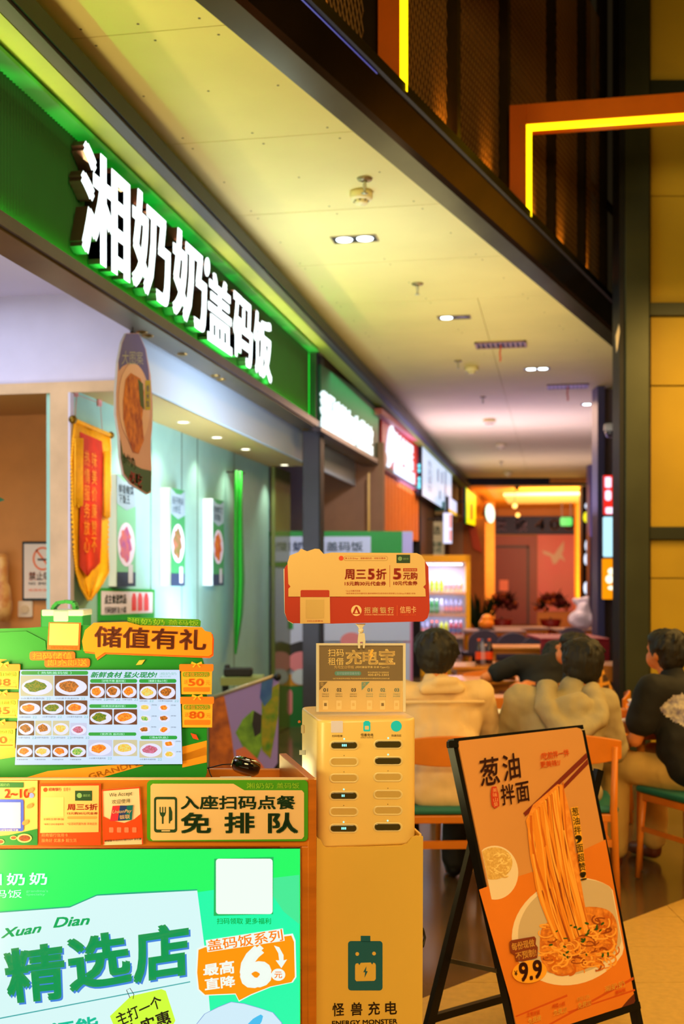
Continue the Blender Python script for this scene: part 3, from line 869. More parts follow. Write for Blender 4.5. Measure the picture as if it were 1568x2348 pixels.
# edge fringe scallops
mb = MB()
for P in (LB, RB):
    for i in range(len(P) - 1):
        for k in range(7):
            u = (k + .5) / 7; x = P[i][0] + (P[i + 1][0] - P[i][0]) * u; y = P[i][1] + (P[i + 1][1] - P[i][1]) * u
            mb.ell(BP.hit(x, y, .004), .011, nu=6, nv=4)
q = mb.build('fringe', M_gold, t); tag(q, kind='stuff')

# three printed wall boxes
M_boxw = mat('white_box_side', (228, 236, 240), .5)
def wallbox(xw0, xw1, xp1, y0, y1l, label, foodm, plate_c, top, sub):
    y = planeX(XT).hit(xw0, 1200).y
    # side face toward the camera spans xw0..xw1, printed face xw1..xp1
    pf = Pl((0, 0, 0), (1, 0, 0))
    xo = planeY(y).hit(xw1, 1200).x
    Pf = planeX(xo)
    a = Pf.hit(xw1, 1200); b = Pf.hit(xp1, 1200)
    zt = Pf.hit(xw1, y0).z; zb_ = Pf.hit(xw1, y1l).z
    t = thing('wall_box', label, 'wall display', (XT, a.y, zb_))
    MB().box(XT, xo, a.y, b.y, zb_, zt).build('box', M_boxw, t, bevel=.003)
    H = lambda v: None
    def P(u, v):  # u along print, v down -> pixel
        p = Vector((xo, a.y + (b.y - a.y) * u, zt + (zb_ - zt) * v)); return zc(p.y, p.z, p.x)
    flat('print', t, mat('print_green_' + str(xw0), (60, 150, 90) if top == 0 else (120, 190, 150), .5), Pf, [P(0, 0), P(1, 0), P(1, 1), P(0, 1)], .002)
    flat('white_cap', t, mat('pale_blue_print', (150, 176, 190), .5), Pf, [P(0, .0), P(.35, .05), P(.7, .05), P(1, .0), P(1, .26), P(.5, .31), P(0, .26)], .003)
    mb = MB(); text(mb, sub, Pf, [P(.1, .08), P(.9, .08), P(.9, .25), P(.1, .25)], lift=.004, bold=.01); mb.build('lettering', mat('blue_grey_ink', (80, 110, 130), .5), t)
    flat('plate', t, mat('lilac_plate', (224, 214, 236), .5), Pf, [P(.5 + .46 * math.cos(i * .26), plate_c + .2 * math.sin(i * .26)) for i in range(24)], .004)
    flat('food', t, foodm, Pf, [P(.46 + (.3 + .06 * math.sin(i * 2.1)) * math.cos(i * .26), plate_c + (.155 + .02 * math.cos(i * 1.3)) * math.sin(i * .26)) for i in range(24)], .005)
    flat('dark_base', t, mat('slate_print', (46, 62, 90), .5), Pf, [P(0, .87), P(1, .87), P(1, 1), P(0, 1)], .004)
    flat('label_tag', t, mat('pale_tag', (200, 205, 215), .5), Pf, [P(.6, .8), P(.85, .8), P(.85, .97), P(.6, .97)], .005)
wallbox(248, 268, 311, 1087, 1345, 'white wall box with purple dish print behind the pennant banner', mat('purple_food', (150, 80, 160), .5, col2=(220, 120, 90), scale=20), .62, 1, '鲜香酸菜\n下饭王')
wallbox(367, 392, 424, 1118, 1344, 'white wall box with green and brown dish print, middle of the three', mat('green_food', (90, 110, 40), .5, col2=(180, 110, 90), scale=22), .56, 0, '茄子肉末\n小炒王')
wallbox(465, 488, 513, 1143, 1343, 'white wall box with red dish print, farthest of the three', mat('red_food', (190, 60, 20), .5, col2=(220, 130, 40), scale=20), .55, 0, '香辣鸡丁\n家常味')

# small framed menu card on the teal wall
GP = planeX(XT + .004)
t = thing('wall_notice', 'white notice with green frame and three red bottles low on the teal wall', 'notice', GP.hit(290, 1385))
MB().slab(GP, [(228, 1348), (355, 1352), (354, 1420), (228, 1424)], .012).build('frame', mat('bright_green_frame', (30, 160, 50), .4), t)
flat('card', t, mat('pale_lilac_card', (222, 214, 226), .5), GP, [(232, 1355), (350, 1358), (350, 1405), (232, 1410)], .013)
mb = MB(); text(mb, '点主食送饮品', GP, [(240, 1363), (290, 1362), (290, 1384), (240, 1385)], lift=.015, bold=.03); text(mb, '扫码加好友小菜', GP, [(240, 1391), (290, 1391), (290, 1406), (240, 1407)], lift=.015, bold=.02)
mb.build('lettering', mat('dark_green_ink', (40, 80, 70), .5), t)
for k in range(3):
    x = 302 + k * 14; flat('bottle_print', t, mat('red_ink', (220, 70, 70), .5), GP, [(x, 1372), (x + 3, 1360), (x + 8, 1360), (x + 11, 1372), (x + 11, 1400), (x, 1401)], .0145)

# green ribbon hanging at the end of the teal wall
RP = planeX(XT + .1)
t0 = thing('green_ribbon', 'long bright green cloth strip hanging at the end of the teal wall', 'cloth', RP.hit(545, 1250))
o = wavy(RP, [(538, 1078), (538, 1150), (537, 1250), (538, 1330), (537, 1410), (538, 1500)], [(554, 1082), (555, 1160), (557, 1250), (560, 1330), (556, 1410), (541, 1500)], lift=.02, amp=.01, k=1.5).build('cloth', mat('bright_green_cloth', (0, 176, 30), .6), t0, fix=False)
md = o.modifiers.new('thick', 'SOLIDIFY'); md.thickness = .004
MB().tube([RP.hit(536, 1078, .02), RP.hit(560, 1085, .02)], .006, 8).build('peg', M_dark, t0)

# no smoking notice, socket, orange decor in the niche
NP = planeY(YF + 1.29)
t = thing('framed_notice', 'dark framed no smoking notice on the orange niche wall', 'notice', NP.hit(90, 1310))
MB().slab(NP, rect(51, 1242, 140, 1377), .02).build('frame', mat('dark_teal_frame', (20, 50, 54), .4), t)
flat('paper', t, mat('white_paper_warm', (244, 226, 208), .6), NP, rect(55, 1247, 136, 1372), .022)
mb = MB(); o_, i_ = el(98, 1281, 23, 27, 30), el(98, 1281, 19, 23, 30)
for k in range(30):
    mb.poly(NP, [o_[k], o_[(k + 1) % 30], i_[(k + 1) % 30], i_[k]], .024)
mb.poly(NP, [(81, 1262), (84, 1259), (115, 1300), (112, 1303)], .024)
text(mb, '禁止吸烟', NP, (66, 1311, 132, 1331), lift=.024, bold=.02)
text(mb, '吸烟有害健康', NP, (66, 1350, 130, 1356), lift=.024)
mb.build('orange_print', mat('orange_red_ink', (250, 110, 30), .5), t)
mb = MB(); mb.poly(NP, rect(86, 1281, 112, 1285), .0245); text(mb, 'NO  SMOKING', NP, (66, 1335, 132, 1341), lift=.024, bold=.02); mb.build('black_print', mat('black_ink', (40, 30, 40), .5), t)
t = thing('wall_socket', 'small white wall switch plate under the no smoking notice', 'socket', NP.hit(57, 1396))
MB().slab(NP, rr(41, 1378, 74, 1415, 3), .015).build('plate', mat('cream_plate', (238, 214, 180), .4), t, bevel=.002)
MB().slab(NP, el(56, 1397, 9, 9, 16), .012, .015).build('knob', mat('cream_knob', (225, 196, 150), .4), t)
t = thing('potted_decor', 'orange and brown patterned jar at the left edge of the niche', 'decor', NP.hit(6, 1410, .15))
MB().lathe([(0, 0), (.06, 0), (.075, .1), (.06, .24), (.045, .27), (.05, .42), (.03, .46), (0, .46)], NP.hit(3, 1425, .15), 18).build('jar', mat('orange_brown_jar', (190, 90, 20), .4, col2=(240, 190, 110), scale=14), t)
t = thing('plant', 'dark green pointed leaf poking in at the left edge', 'plant', W(-40, 1150, 5.6))
lp = [W(-60, 1160, 5.6), W(-25, 1128, 5.5), W(9, 1145, 5.45), W(-20, 1155, 5.5)]
mb = MB(); mb.add(lp + [p + Vector((0, .004, -.004)) for p in lp], [(0, 1, 2, 3), (7, 6, 5, 4), (0, 4, 5, 1), (1, 5, 6, 2), (2, 6, 7, 3), (3, 7, 4, 0)]); mb.build('leaf', mat('leaf_green', (20, 80, 30), .4), t)
MB().tube([W(-60, 1160, 5.6), W(-90, 1230, 5.62), W(-95, 1500, 5.65)], .006, 6).build('stem', mat('leaf_green', (20, 80, 30), .4), t)
MB().lathe([(0, 0), (.09, 0), (.12, .25), (.1, .25), (.09, .2), (0, .2)], W(-95, 1500, 5.65) - Vector((0, 0, .22)), 18).build('pot', M_beige, t)
ft = MB().box(-3.9, -2.95, YF - .9, YF - .3, 0, .86).build('console_counter', mat('dark_wood_counter', (90, 60, 36), .5, var=.15)); tag(ft, 'low dark wooden counter inside the shop behind the menu board', 'counter')
# ================================================================ ORDER COUNTER
DC = 2.8
CP = front(DC, 0.3, px=360)
M_wood = mat('orange_wood_veneer', (188, 104, 12), 0.42, var=0.14, scale=5, stretch=(1, 1, 8), bump=.04)
t = thing('order_counter', 'orange wood-veneer order counter with a large lit green light box in its front', 'counter', C3(-.5, DC + .2, 0))
CNT = t
def cd(px, py, d): return W(px, py, d)
ztop = W(700, 1788, DC).z
xl, xr = -1.15, (725 - CX) / F * DC
def cbox(x0, x1, d0, d1, z0, z1, name, m, parent, bevel=.002):
    p = [C3(x0, d0, z0), C3(x1, d0, z0), C3(x1, d1, z0), C3(x0, d1, z0), C3(x0, d0, z1), C3(x1, d0, z1), C3(x1, d1, z1), C3(x0, d1, z1)]
    return MB().hexa(p).build(name, m, parent, bevel=bevel)
zl1 = W(700, 1941, DC).z
xlb = (691 - CX) / F * DC
cbox(xl, xr, DC, DC + .018, zl1, ztop, 'front_rail', M_wood, t)
cbox(xlb, xr, DC, DC + .018, 0, zl1, 'front_stile', M_wood, t)
cbox(xlb + .018, xlb + .0195, DC - .001, DC, 0, zl1, 'groove', mat('dark_groove', (120, 60, 10), .7), t, 0)
# side panel going back (slightly angled) with sloping raised edge
b0, b1 = W(725, 1785, DC), W(667, 1733, 3.14)
sd = (b1 - b0).normalized(); sd.z = 0; sd.normalize(); nx_ = Vector((sd.y, -sd.x, 0)) * -.02
a0 = b0.copy(); a1 = b0 + sd * .42; zt_ = b0.z
MB().hexa([Vector((p.x, p.y, z)) for z in (0, zt_) for p in (a0 + nx_, a0, a1, a1 + nx_)]).build('side_panel', M_wood, t, bevel=.002)
cbox(xl, xr - .05, DC + .018, DC + .40, ztop - .11, ztop - .09, 'worktop', M_wood, t)
cbox(xl, xr - .1, DC + .40, DC + .42, 0, ztop - .04, 'back_panel', M_wood, t)
cbox(xl, xl + .02, DC + .018, DC + .40, 0, ztop - .11, 'side_panel', M_wood, t)
# pale edge strip on the rim
cbox(xl, xr, DC - .001, DC + .019, ztop, ztop + .003, 'edge_strip', mat('pale_edge_strip', (232, 196, 140), .4), t, 0)

# light box in the counter front, pixel-drawn on its face
LB_ = front(DC - .004, 0.3, px=360)
G = lambda n, c, s=1.0: emi(n, c, s)
lb = thing('light_box', 'lit green and white promotion light box set into the counter front', 'light box', C3(-.5, DC + .02, .05))
MB().slab(LB_, [(-420, 1950), (688, 1946), (689, 2720), (-420, 2720)], .012, lift=-.012, mside=1).build('box', [G('lightbox_green', (0, 250, 100), 1.0), M_dark], lb)
flat('corner_tint', lb, G('lightbox_mint', (0, 250, 170), 1.0), LB_, [(452, 2046), (560, 2030), (686, 2008), (687, 2348), (687, 2720), (480, 2720)], .001)
flat('corner_fade', lb, G('lightbox_mint2', (60, 235, 150), 1.0), LB_, [(600, 2016), (686, 2006), (687, 2120), (650, 2090)], .0012)
flat('white_shape', lb, G('lightbox_white', (214, 248, 248), 1.0), LB_, [(-420, 2110), (0, 2092), (160, 2080), (222, 2053), (300, 2048), (452, 2041), (470, 2180), (484, 2348), (505, 2720), (-420, 2720)], .0018)
flat('shape_edge', lb, G('lightbox_edge', (0, 170, 130), 1.0), LB_, [(-420, 2108), (0, 2090), (160, 2078), (222, 2051), (300, 2046), (452, 2039), (452, 2042), (222, 2054), (160, 2081), (0, 2093), (-420, 2111)], .002)
Wh = G('print_white', (232, 250, 255), 1.05)
def txt(parent, s, q, m, lift=.003, bold=0.0, pl=None, name='lettering', **kw):
    mb = MB(); text(mb, s, pl or LB_, q, lift=lift, bold=bold, **kw); return mb.build(name, m, parent, fix=False)
txt(lb, '湘', (-60, 2003, 4, 2030), Wh, bold=.02)
txt(lb, '奶', (15, 2002, 57, 2030), Wh, bold=.02); txt(lb, '奶', (67, 2001, 108, 2029), Wh, bold=.02)
txt(lb, '盖码饭', (-50, 2040, 50, 2059), Wh)
txt(lb, 'grandma\'s\nspecialty', (60, 2040, 110, 2055), G('pale_green_print', (120, 250, 170), 1.0))
M_pg = G('pinyin_green', (0, 170, 90), 1.0)
txt(lb, 'Xuan', [(2, 2130), (96, 2117), (94, 2138), (2, 2152)], M_pg, bold=.03, shear=.3)
txt(lb, 'Dian', [(122, 2104), (206, 2098), (206, 2120), (122, 2128)], M_pg, bold=.03, shear=.3)
txt(lb, '精', [(3, 2178), (146, 2158), (150, 2290), (20, 2302)], G('headline_green', (0, 150, 80), 1.0), .0036, .035)
txt(lb, '选', [(150, 2150), (290, 2132), (305, 2252), (160, 2276)], G('headline_green', (0, 150, 80), 1.0), .0036, .035)
txt(lb, '店', [(304, 2130), (432, 2112), (436, 2236), (306, 2256)], G('headline_green', (0, 150, 80), 1.0), .0036, .035)
M_hs = G('headline_shadow', (60, 130, 220), 1.0)
txt(lb, '精', [(7, 2182), (150, 2162), (154, 2294), (24, 2306)], M_hs, .0028, .035, name='letter_shadow')
txt(lb, '选', [(154, 2154), (294, 2136), (309, 2256), (164, 2280)], M_hs, .0028, .035, name='letter_shadow')
txt(lb, '店', [(308, 2134), (436, 2116), (440, 2240), (310, 2260)], M_hs, .0028, .035, name='letter_shadow')
txt(lb, '家', [(-130, 2200), (-12, 2184), (-2, 2308), (-124, 2324)], G('headline_green', (0, 150, 80), 1.0), .0036, .035)
flat('rule', lb, G('rule_blue', (60, 170, 170), 1.0), LB_, [(-200, 2372), (436, 2250), (436, 2252.5), (-200, 2375)], .0025)
txt(lb, '还能', [(116, 2346), (224, 2328), (228, 2372), (120, 2386)], G('teal_print', (0, 190, 150), 1.0), bold=.03)
# code panel kept plain
flat('white_tile', lb, G('tile_edge', (0, 180, 90), 1.0), LB_, [(491, 1969), (627, 1965), (626, 2096), (490, 2100)], .0025)
mb = MB(); mb.poly(LB_, rr(495, 1969, 625, 2096, 7), .003); mb.build('white_tile', G('print_white2', (236, 252, 240), 1.05), lb)
txt(lb, '扫码领取 更多福利', (497, 2105, 621, 2119), G('caption_green', (0, 160, 50), 1.0), bold=.01)
# price bubble
bub = [(455, 2178), (470, 2172), (668, 2145), (674, 2160), (676, 2240), (668, 2252), (620, 2262), (575, 2280), (548, 2294), (540, 2278), (470, 2281), (456, 2268), (452, 2230)]
M_wo = G('bubble_white', (240, 250, 240), 1.0)
def grow(p, k):
    cx = sum(q[0] for q in p) / len(p); cy = sum(q[1] for q in p) / len(p)
    return [(cx + (x - cx) * (1 + k / 100), cy + (y - cy) * (1 + k / 60)) for x, y in p]
flat('bubble_edge', lb, M_wo, LB_, grow(bub, 3), .0030)
flat('price_bubble', lb, G('bubble_orange', (255, 150, 0), 1.0), LB_, bub, .0036)
qq = [(474, 2156), (646, 2130), (650, 2157), (478, 2182)]
flat('text_ground', lb, M_wo, LB_, grow(qq, 3), .0040)
txt(lb, '盖码饭系列', qq, G('series_orange', (255, 130, 10), 1.0), .0046, .015)
txt(lb, '最高', [(466, 2212), (536, 2200), (538, 2232), (466, 2238)], M_wo, .0046, .03)
txt(lb, '直降', [(468, 2244), (538, 2236), (540, 2262), (470, 2272)], M_wo, .0046, .03)
txt(lb, '6', [(546, 2172), (616, 2164), (626, 2260), (552, 2270)], M_wo, .0046, .05)
mb = MB(); mb.poly(LB_, el(638, 2235, 16, 14, 24), .0046); mb.build('coin', M_wo, lb); txt(lb, '元', (629, 2228, 647, 2243), G('series_orange', (255, 130, 10), 1.0), .005, .02)
flat('down_arrow', lb, M_wo, LB_, [(628, 2168), (640, 2172), (650, 2190), (650, 2202), (658, 2200), (645, 2220), (632, 2202), (640, 2202), (638, 2186)], .0046)
# yellow tag
flat('yellow_tag', lb, G('tag_yellow', (206, 255, 60), 1.0), LB_, [(252, 2330), (300, 2284), (370, 2268), (380, 2272), (402, 2340), (396, 2352), (280, 2400)], .0030)
txt(lb, '主打一个', [(262, 2326), (366, 2280), (374, 2308), (272, 2356)], G('tag_black', (34, 34, 20), 1.0), .0036, .02)
txt(lb, '大实惠', [(284, 2352), (386, 2314), (394, 2346), (294, 2388)], G('tag_black', (34, 34, 20), 1.0), .0036, .03)
mb = MB(); mb.tube([LB_.hit(298, 2288, .006), LB_.hit(290, 2270, .008), LB_.hit(298, 2266, .008), LB_.hit(307, 2280, .008), LB_.hit(305, 2290, .006)], .0008, 6); mb.build('tag_string', M_rail, lb)
# cloud shape at the bottom right with blue outline
cl_ = [(448, 2400), (450, 2350), (470, 2325), (500, 2310), (530, 2298), (560, 2302), (595, 2312), (625, 2322), (645, 2345), (650, 2400)]
flat('cloud_edge', lb, G('cloud_blue', (120, 150, 210), 1.0), LB_, grow(cl_, 2), .0030)
flat('cloud', lb, G('cloud_white', (206, 236, 250), 1.0), LB_, cl_, .0036)
flat('blue_ribbon', lb, G('ribbon_blue', (60, 190, 240), 1.0), LB_, [(568, 2348), (580, 2336), (590, 2330), (598, 2326), (603, 2330), (600, 2342), (594, 2352)], .0042)

# ---- printed cards stuck on the counter rail
STP = front(DC - .001, 0.3, px=360)
def card(label, pts, m, thick=.002, cat='notice', name='notice_card'):
    c = STP.hit(sum(p[0] for p in pts) / len(pts), max(p[1] for p in pts))
    t = thing(name, label, cat, c)
    MB().slab(STP, pts, thick).build('card', m, t)
    return t
ink_g = mat('dark_green_print', (22, 60, 24), .5); ink_lime = mat('lime_print', (170, 220, 60), .5)
M_sg = mat('sign_green', (70, 150, 20), .4); M_cream = mat('cream_print', (228, 186, 132), .5)
t = card('green framed notice with phone and cutlery mark at the right end of the counter rail', rr(337, 1789, 706, 1929, 10), M_sg, .006)
mb = MB(); mb.poly(STP, [(350, 1797), (535, 1797), (560, 1812), (692, 1812), (697, 1818), (697, 1918), (692, 1924), (350, 1927), (345, 1922), (345, 1802)], .0065); mb.build('cream_field', M_cream, t)
txt(t, '湘奶奶', (565, 1795, 627, 1808), ink_lime, .0075, .015, STP); txt(t, '盖码饭', (634, 1795, 686, 1808), ink_lime, .0075, .015, STP)
txt(t, '入座扫码点餐', (414, 1824, 677, 1856), ink_g, .0075, .03, STP)
for ch, a in (('免', 414), ('排', 514), ('队', 614)): txt(t, ch, (a, 1863, a + 70, 1911), ink_g, .0075, .035, STP)
mb = MB()
mb.poly(STP, rr(353, 1827, 406, 1909, 7), .0070); mb.build('phone_mark', ink_g, t)
mb = MB(); mb.poly(STP, rr(358, 1833, 401, 1902, 3), .0075); mb.poly(STP, rr(370, 1903.5, 390, 1906.5, 1), .0075); mb.build('phone_screen', M_cream, t)
mb = MB()
for x in (367, 373, 379): mb.poly(STP, rr(x - 1.3, 1850, x + 1.3, 1864, 1), .0078)
mb.poly(STP, [(365.5, 1863), (380.5, 1863), (378, 1870), (375, 1873), (375, 1889), (371, 1889), (371, 1873), (368, 1870)], .0078)
mb.poly(STP, [(387, 1850), (391, 1850), (395, 1862), (395, 1880), (390, 1884), (390, 1888), (387, 1888)], .0078)
mb.build('cutlery_mark', ink_g, t)
# acceptance card
red = mat('poster_red', (214, 66, 14), .4); white_c = mat('warm_white_print', (232, 196, 164), .5)
t = card('small red card with white top saying We Accept, left of the framed notice', [(233, 1811), (321, 1804), (328, 1936), (236, 1938)], white_c)
flat('red_field', t, red, STP, [(235, 1871), (258, 1882), (285, 1887), (308, 1878), (325, 1864), (328, 1922), (236, 1929)], .003)
for pts in ([(233, 1811), (321, 1804), (321, 1807), (233, 1814)], [(233, 1811), (235.5, 1811), (239, 1936), (236, 1938)], [(318.5, 1804), (321, 1804), (328, 1936), (325.5, 1936)]): flat('red_edge', t, red, STP, pts, .0032)
txt(t, 'We Accept', [(250, 1819), (303, 1814), (303, 1826), (250, 1830)], ink_g, .0035, .0, STP)
txt(t, '欢迎使用', [(256, 1834), (298, 1831), (298, 1841), (256, 1844)], ink_g, .0035, .0, STP)
flat('logo_red', t, mat('logo_red', (200, 40, 60), .4), STP, [(258, 1848), (276, 1847), (271, 1882), (252, 1883)], .0035)
flat('logo_blue', t, mat('logo_blue', (30, 50, 120), .4), STP, [(275, 1847), (292, 1847), (288, 1881), (270, 1882)], .0037)
flat('logo_green', t, mat('logo_green', (0, 100, 110), .4), STP, [(291, 1847), (305, 1846), (302, 1880), (287, 1881)], .0039)
txt(t, 'UnionPay', [(258, 1858), (302, 1855), (302, 1865), (257, 1868)], white_c, .0045, .02, STP, shear=.2)
txt(t, '银联', [(274, 1869), (298, 1867), (298, 1877), (273, 1879)], white_c, .0045, .02, STP)
txt(t, '刷银联卡/云闪付/银行APP 享优惠', [(240, 1926), (324, 1921), (324, 1926), (240, 1931)], ink_g, .0035, .01, STP)
mb = MB()
for x in (250, 268, 285, 303): mb.poly(STP, rr(x, 1897, x + 10, 1909, 2), .0035)
mb.build('small_icons', mat('salmon_print', (240, 120, 90), .5), t)
# bank coupon card
M_cp = mat('coupon_cream', (224, 172, 104), .5); rd = mat('dark_red_ink', (176, 44, 20), .5)
t = card('cream and red bank coupon card with dark green badge, beside the acceptance card', [(90, 1798), (231, 1797), (231, 1938), (88, 1938)], red)
flat('cream_field', t, M_cp, STP, [(94, 1803), (227, 1801), (226, 1908), (92, 1910)], .003)
mb = MB(); mb.poly(STP, el(104, 1811, 5, 5, 16), .0035); mb.build('bank_mark', red, t)
txt(t, '招商银行', (111, 1806, 141, 1814), rd, .0035, .02, STP); txt(t, '信用卡', (145, 1806, 162, 1814), rd, .0035, .0, STP)
flat('green_badge', t, mat('badge_green', (10, 60, 24), .5), STP, rect(172, 1813, 211, 1836), .0035)
mb = MB(); mb.poly(STP, el(182, 1824, 6, 6, 16), .004); mb.build('badge_disc', mat('sage_print', (120, 160, 100), .5), t); txt(t, '湘奶奶', (190, 1821, 207, 1827), mat('sage_print', (120, 160, 100), .5), .004, .0, STP)
txt(t, '周三5折', (154, 1843, 224, 1858), rd, .0035, .035, STP)
txt(t, '15元购30元代金券', (154, 1862, 224, 1868), rd, .0035, .02, STP)
txt(t, '扫码立即参加', (100, 1876, 146, 1881), rd, .0035, .0, STP)
flat('plain_tile', t, mat('tile_cream', (236, 190, 116), .5), STP, rect(98, 1828, 146, 1872), .0035)
mb = MB(); mb.poly(STP, rr(154, 1872, 222, 1878, 3), .0035); mb.build('pill', mat('pill_orange', (240, 140, 70), .5), t)
txt(t, '*每周三活动 数量有限', (100, 1888, 146, 1892), rd, .0035, .0, STP); txt(t, '*以活动页面为准 详询店员', (154, 1886, 222, 1892), rd, .0035, .0, STP)
txt(t, '招商银行信用卡', (95, 1911, 156, 1919), M_cp, .0035, .02, STP); txt(t, '服务好 优惠多 超生活', (95, 1923, 176, 1931), M_cp, .0035, .02, STP)
# leftmost card
t = card('orange and green promotion card with blue code frame, far left of the rail', [(-90, 1790), (86, 1790), (86, 1938), (-90, 1938)], mat('peach_print', (226, 170, 92), .5))
flat('green_head', t, mat('head_green', (0, 90, 30), .5), STP, [(-90, 1792), (54, 1794), (54, 1806), (-90, 1806)], .003)
txt(t, '湘奶奶', (0, 1796, 22, 1803), mat('sage_print', (120, 160, 100), .5), .004, 0, STP)
txt(t, '2~10', (10, 1809, 68, 1830), red, .004, .04, STP); mb = MB(); mb.poly(STP, el(72, 1824, 6, 6, 16), .004); mb.build('coin', mat('pale_blue_coin', (120, 130, 220), .5), t)
mb = MB(); mb.poly(STP, rr(-60, 1833, 54, 1906, 5), .004); mb.build('blue_frame', mat('frame_blue', (50, 70, 210), .5), t)
flat('plain_tile', t, mat('tile_white_warm', (244, 226, 220), .5), STP, rect(-54, 1840, 47, 1899), .0045)
txt(t, '支付宝扫码下单', (-4, 1901, 42, 1906), white_c, .005, 0, STP)
flat('green_foot', t, mat('foot_green', (0, 110, 40), .5), STP, [(-90, 1925), (20, 1915), (60, 1906), (86, 1900), (86, 1938), (-90, 1938)], .0035)
for (x, y, rx_) in ((56, 1922, 17), (31, 1921, 8), (0, 1930, 10)):
    mb = MB(); mb.poly(STP, el(x, y, rx_, rx_ * .6, 20), .005); mb.build('bowl_print', mat('bowl_rim_print', (230, 190, 120), .5), t)
    mb = MB(); mb.poly(STP, el(x, y, rx_ * .78, rx_ * .42, 20), .0055); mb.build('food_print', mat('soup_print', (190, 70, 20), .5, col2=(90, 40, 20), scale=60), t)
for (x, y) in ((68, 1848), (58, 1886), (70, 1812)):
    mb = MB(); mb.poly(STP, el(x, y, 8, 5, 14, rot=-30), .005); mb.build('confetti_print', mat('coral_print', (240, 120, 60), .5), t)

# ================================================================ MENU DISPLAY ON THE COUNTER
MP = front(2.87, -1.0, px=240)
MG = mat('board_green', (0, 128, 28), .45, var=.05)
t = thing('menu_display', 'green cut-out stored-value board with orange gift tags framing a lit photo menu', 'menu board', C3(-.55, 2.87, ztop))
MEN = t
out = rr(-150, 1440, 475, 1789, [5, 10, 22, 5], 5)
out = [(-150, 1445), (60, 1440), (160, 1433), (290, 1436), (455, 1450), (460, 1500), (470, 1530), (474, 1600), (474, 1772), (470, 1783), (456, 1788), (-150, 1790)]
MB().slab(MP, out, .008).build('green_board', MG, t)
MO = mat('stripe_orange', (238, 150, 20), .45)
for pts in ([(-150, 1550), (0, 1519), (33, 1505), (60, 1500), (0, 1498), (-150, 1490)], [(-150, 1735), (36, 1705), (36, 1735), (-150, 1765)], [(42, 1788), (110, 1768), (270, 1753), (330, 1755), (215, 1788)], [(418, 1730), (472, 1712), (472, 1700), (474, 1730), (474, 1748), (418, 1760)], [(418, 1712), (474, 1698), (474, 1731), (418, 1746)]):
    flat('orange_stripe', t, MO, MP, pts, .0088)
txt(t, 'GRANDMA', [(200, 1775), (330, 1740), (334, 1752), (206, 1787)], mat('stripe_shade', (214, 134, 16), .45), .0094, .03, MP)
# headline bubble
hb = [(195, 1445), (215, 1428), (290, 1426), (320, 1434), (462, 1438), (470, 1447), (484, 1450), (487, 1462), (486, 1500), (478, 1505), (240, 1496), (220, 1510), (217, 1496), (192, 1493), (188, 1470)]
MB().slab(MP, [(x + 3, y + 4) for x, y in hb], .003, .0088).build('bubble_edge', mat('edge_orange', (255, 96, 0), .45), t)
MB().slab(MP, hb, .004, .011).build('headline_bubble', mat('bubble_amber', (240, 140, 4), .45), t)
txt(t, '储值有礼', [(216, 1435), (474, 1444), (472, 1492), (216, 1484)], mat('deep_brown_ink', (112, 42, 4), .5), .0158, .03, MP)
MB().slab(MP, [(292, 1415), (455, 1420), (460, 1424), (459, 1437), (320, 1434), (292, 1428)], .004, .004).build('name_tab', M_sg, t)
txt(t, '湘奶奶', [(293, 1417), (378, 1420), (378, 1434), (293, 1432)], ink_lime, .009, .02, MP); txt(t, '盖码饭', [(386, 1421), (456, 1422), (456, 1436), (386, 1434)], ink_lime, .009, .02, MP)
# plain code tile on an orange card
MB().slab(MP, [(112, 1427), (185, 1428), (182, 1491), (108, 1489)], .004, .0088).build('code_card', mat('edge_orange', (255, 96, 0), .45), t)
flat('plain_tile', t, mat('tile_amber', (246, 196, 110), .5), MP, [(114, 1429), (181, 1430), (179, 1480), (112, 1479)], .0135)
txt(t, '南宁摩天地店', [(116, 1482), (176, 1483), (176, 1489), (116, 1488)], MO, .0138, .01, MP)
for s_, q in (('扫码储值', (68, 1494, 172, 1514)), ('即充即送', (102, 1510, 206, 1530))):
    MB().slab(MP, rr(*q, 6), .003, .0088).build('slogan_pill', mat('edge_orange', (255, 96, 0), .45), t)
    txt(t, s_, (q[0] + 7, q[1] + 2, q[2] - 6, q[3] - 3), mat('amber_print', (255, 190, 60), .5), .0125, .015, MP)
# plain cut-out corner at top left where the board's mascot would be: green cape-like lobe
MB().slab(MP, [(-150, 1470), (-60, 1455), (0, 1450), (60, 1447), (104, 1470), (106, 1490), (70, 1506), (40, 1514), (-150, 1500)], .006, .004).build('green_lobe', MG, t)
for (x, y, a, c) in ((322, 1519, -30, (255, 176, 60)), (446, 1689, 40, (240, 70, 10))):
    mb = MB(); mb.slab(MP, el(x, y, 12, 5.5, 4, rot=a), .003, .0088); mb.build('confetti', mat('confetti_%d' % x, c, .5), t)
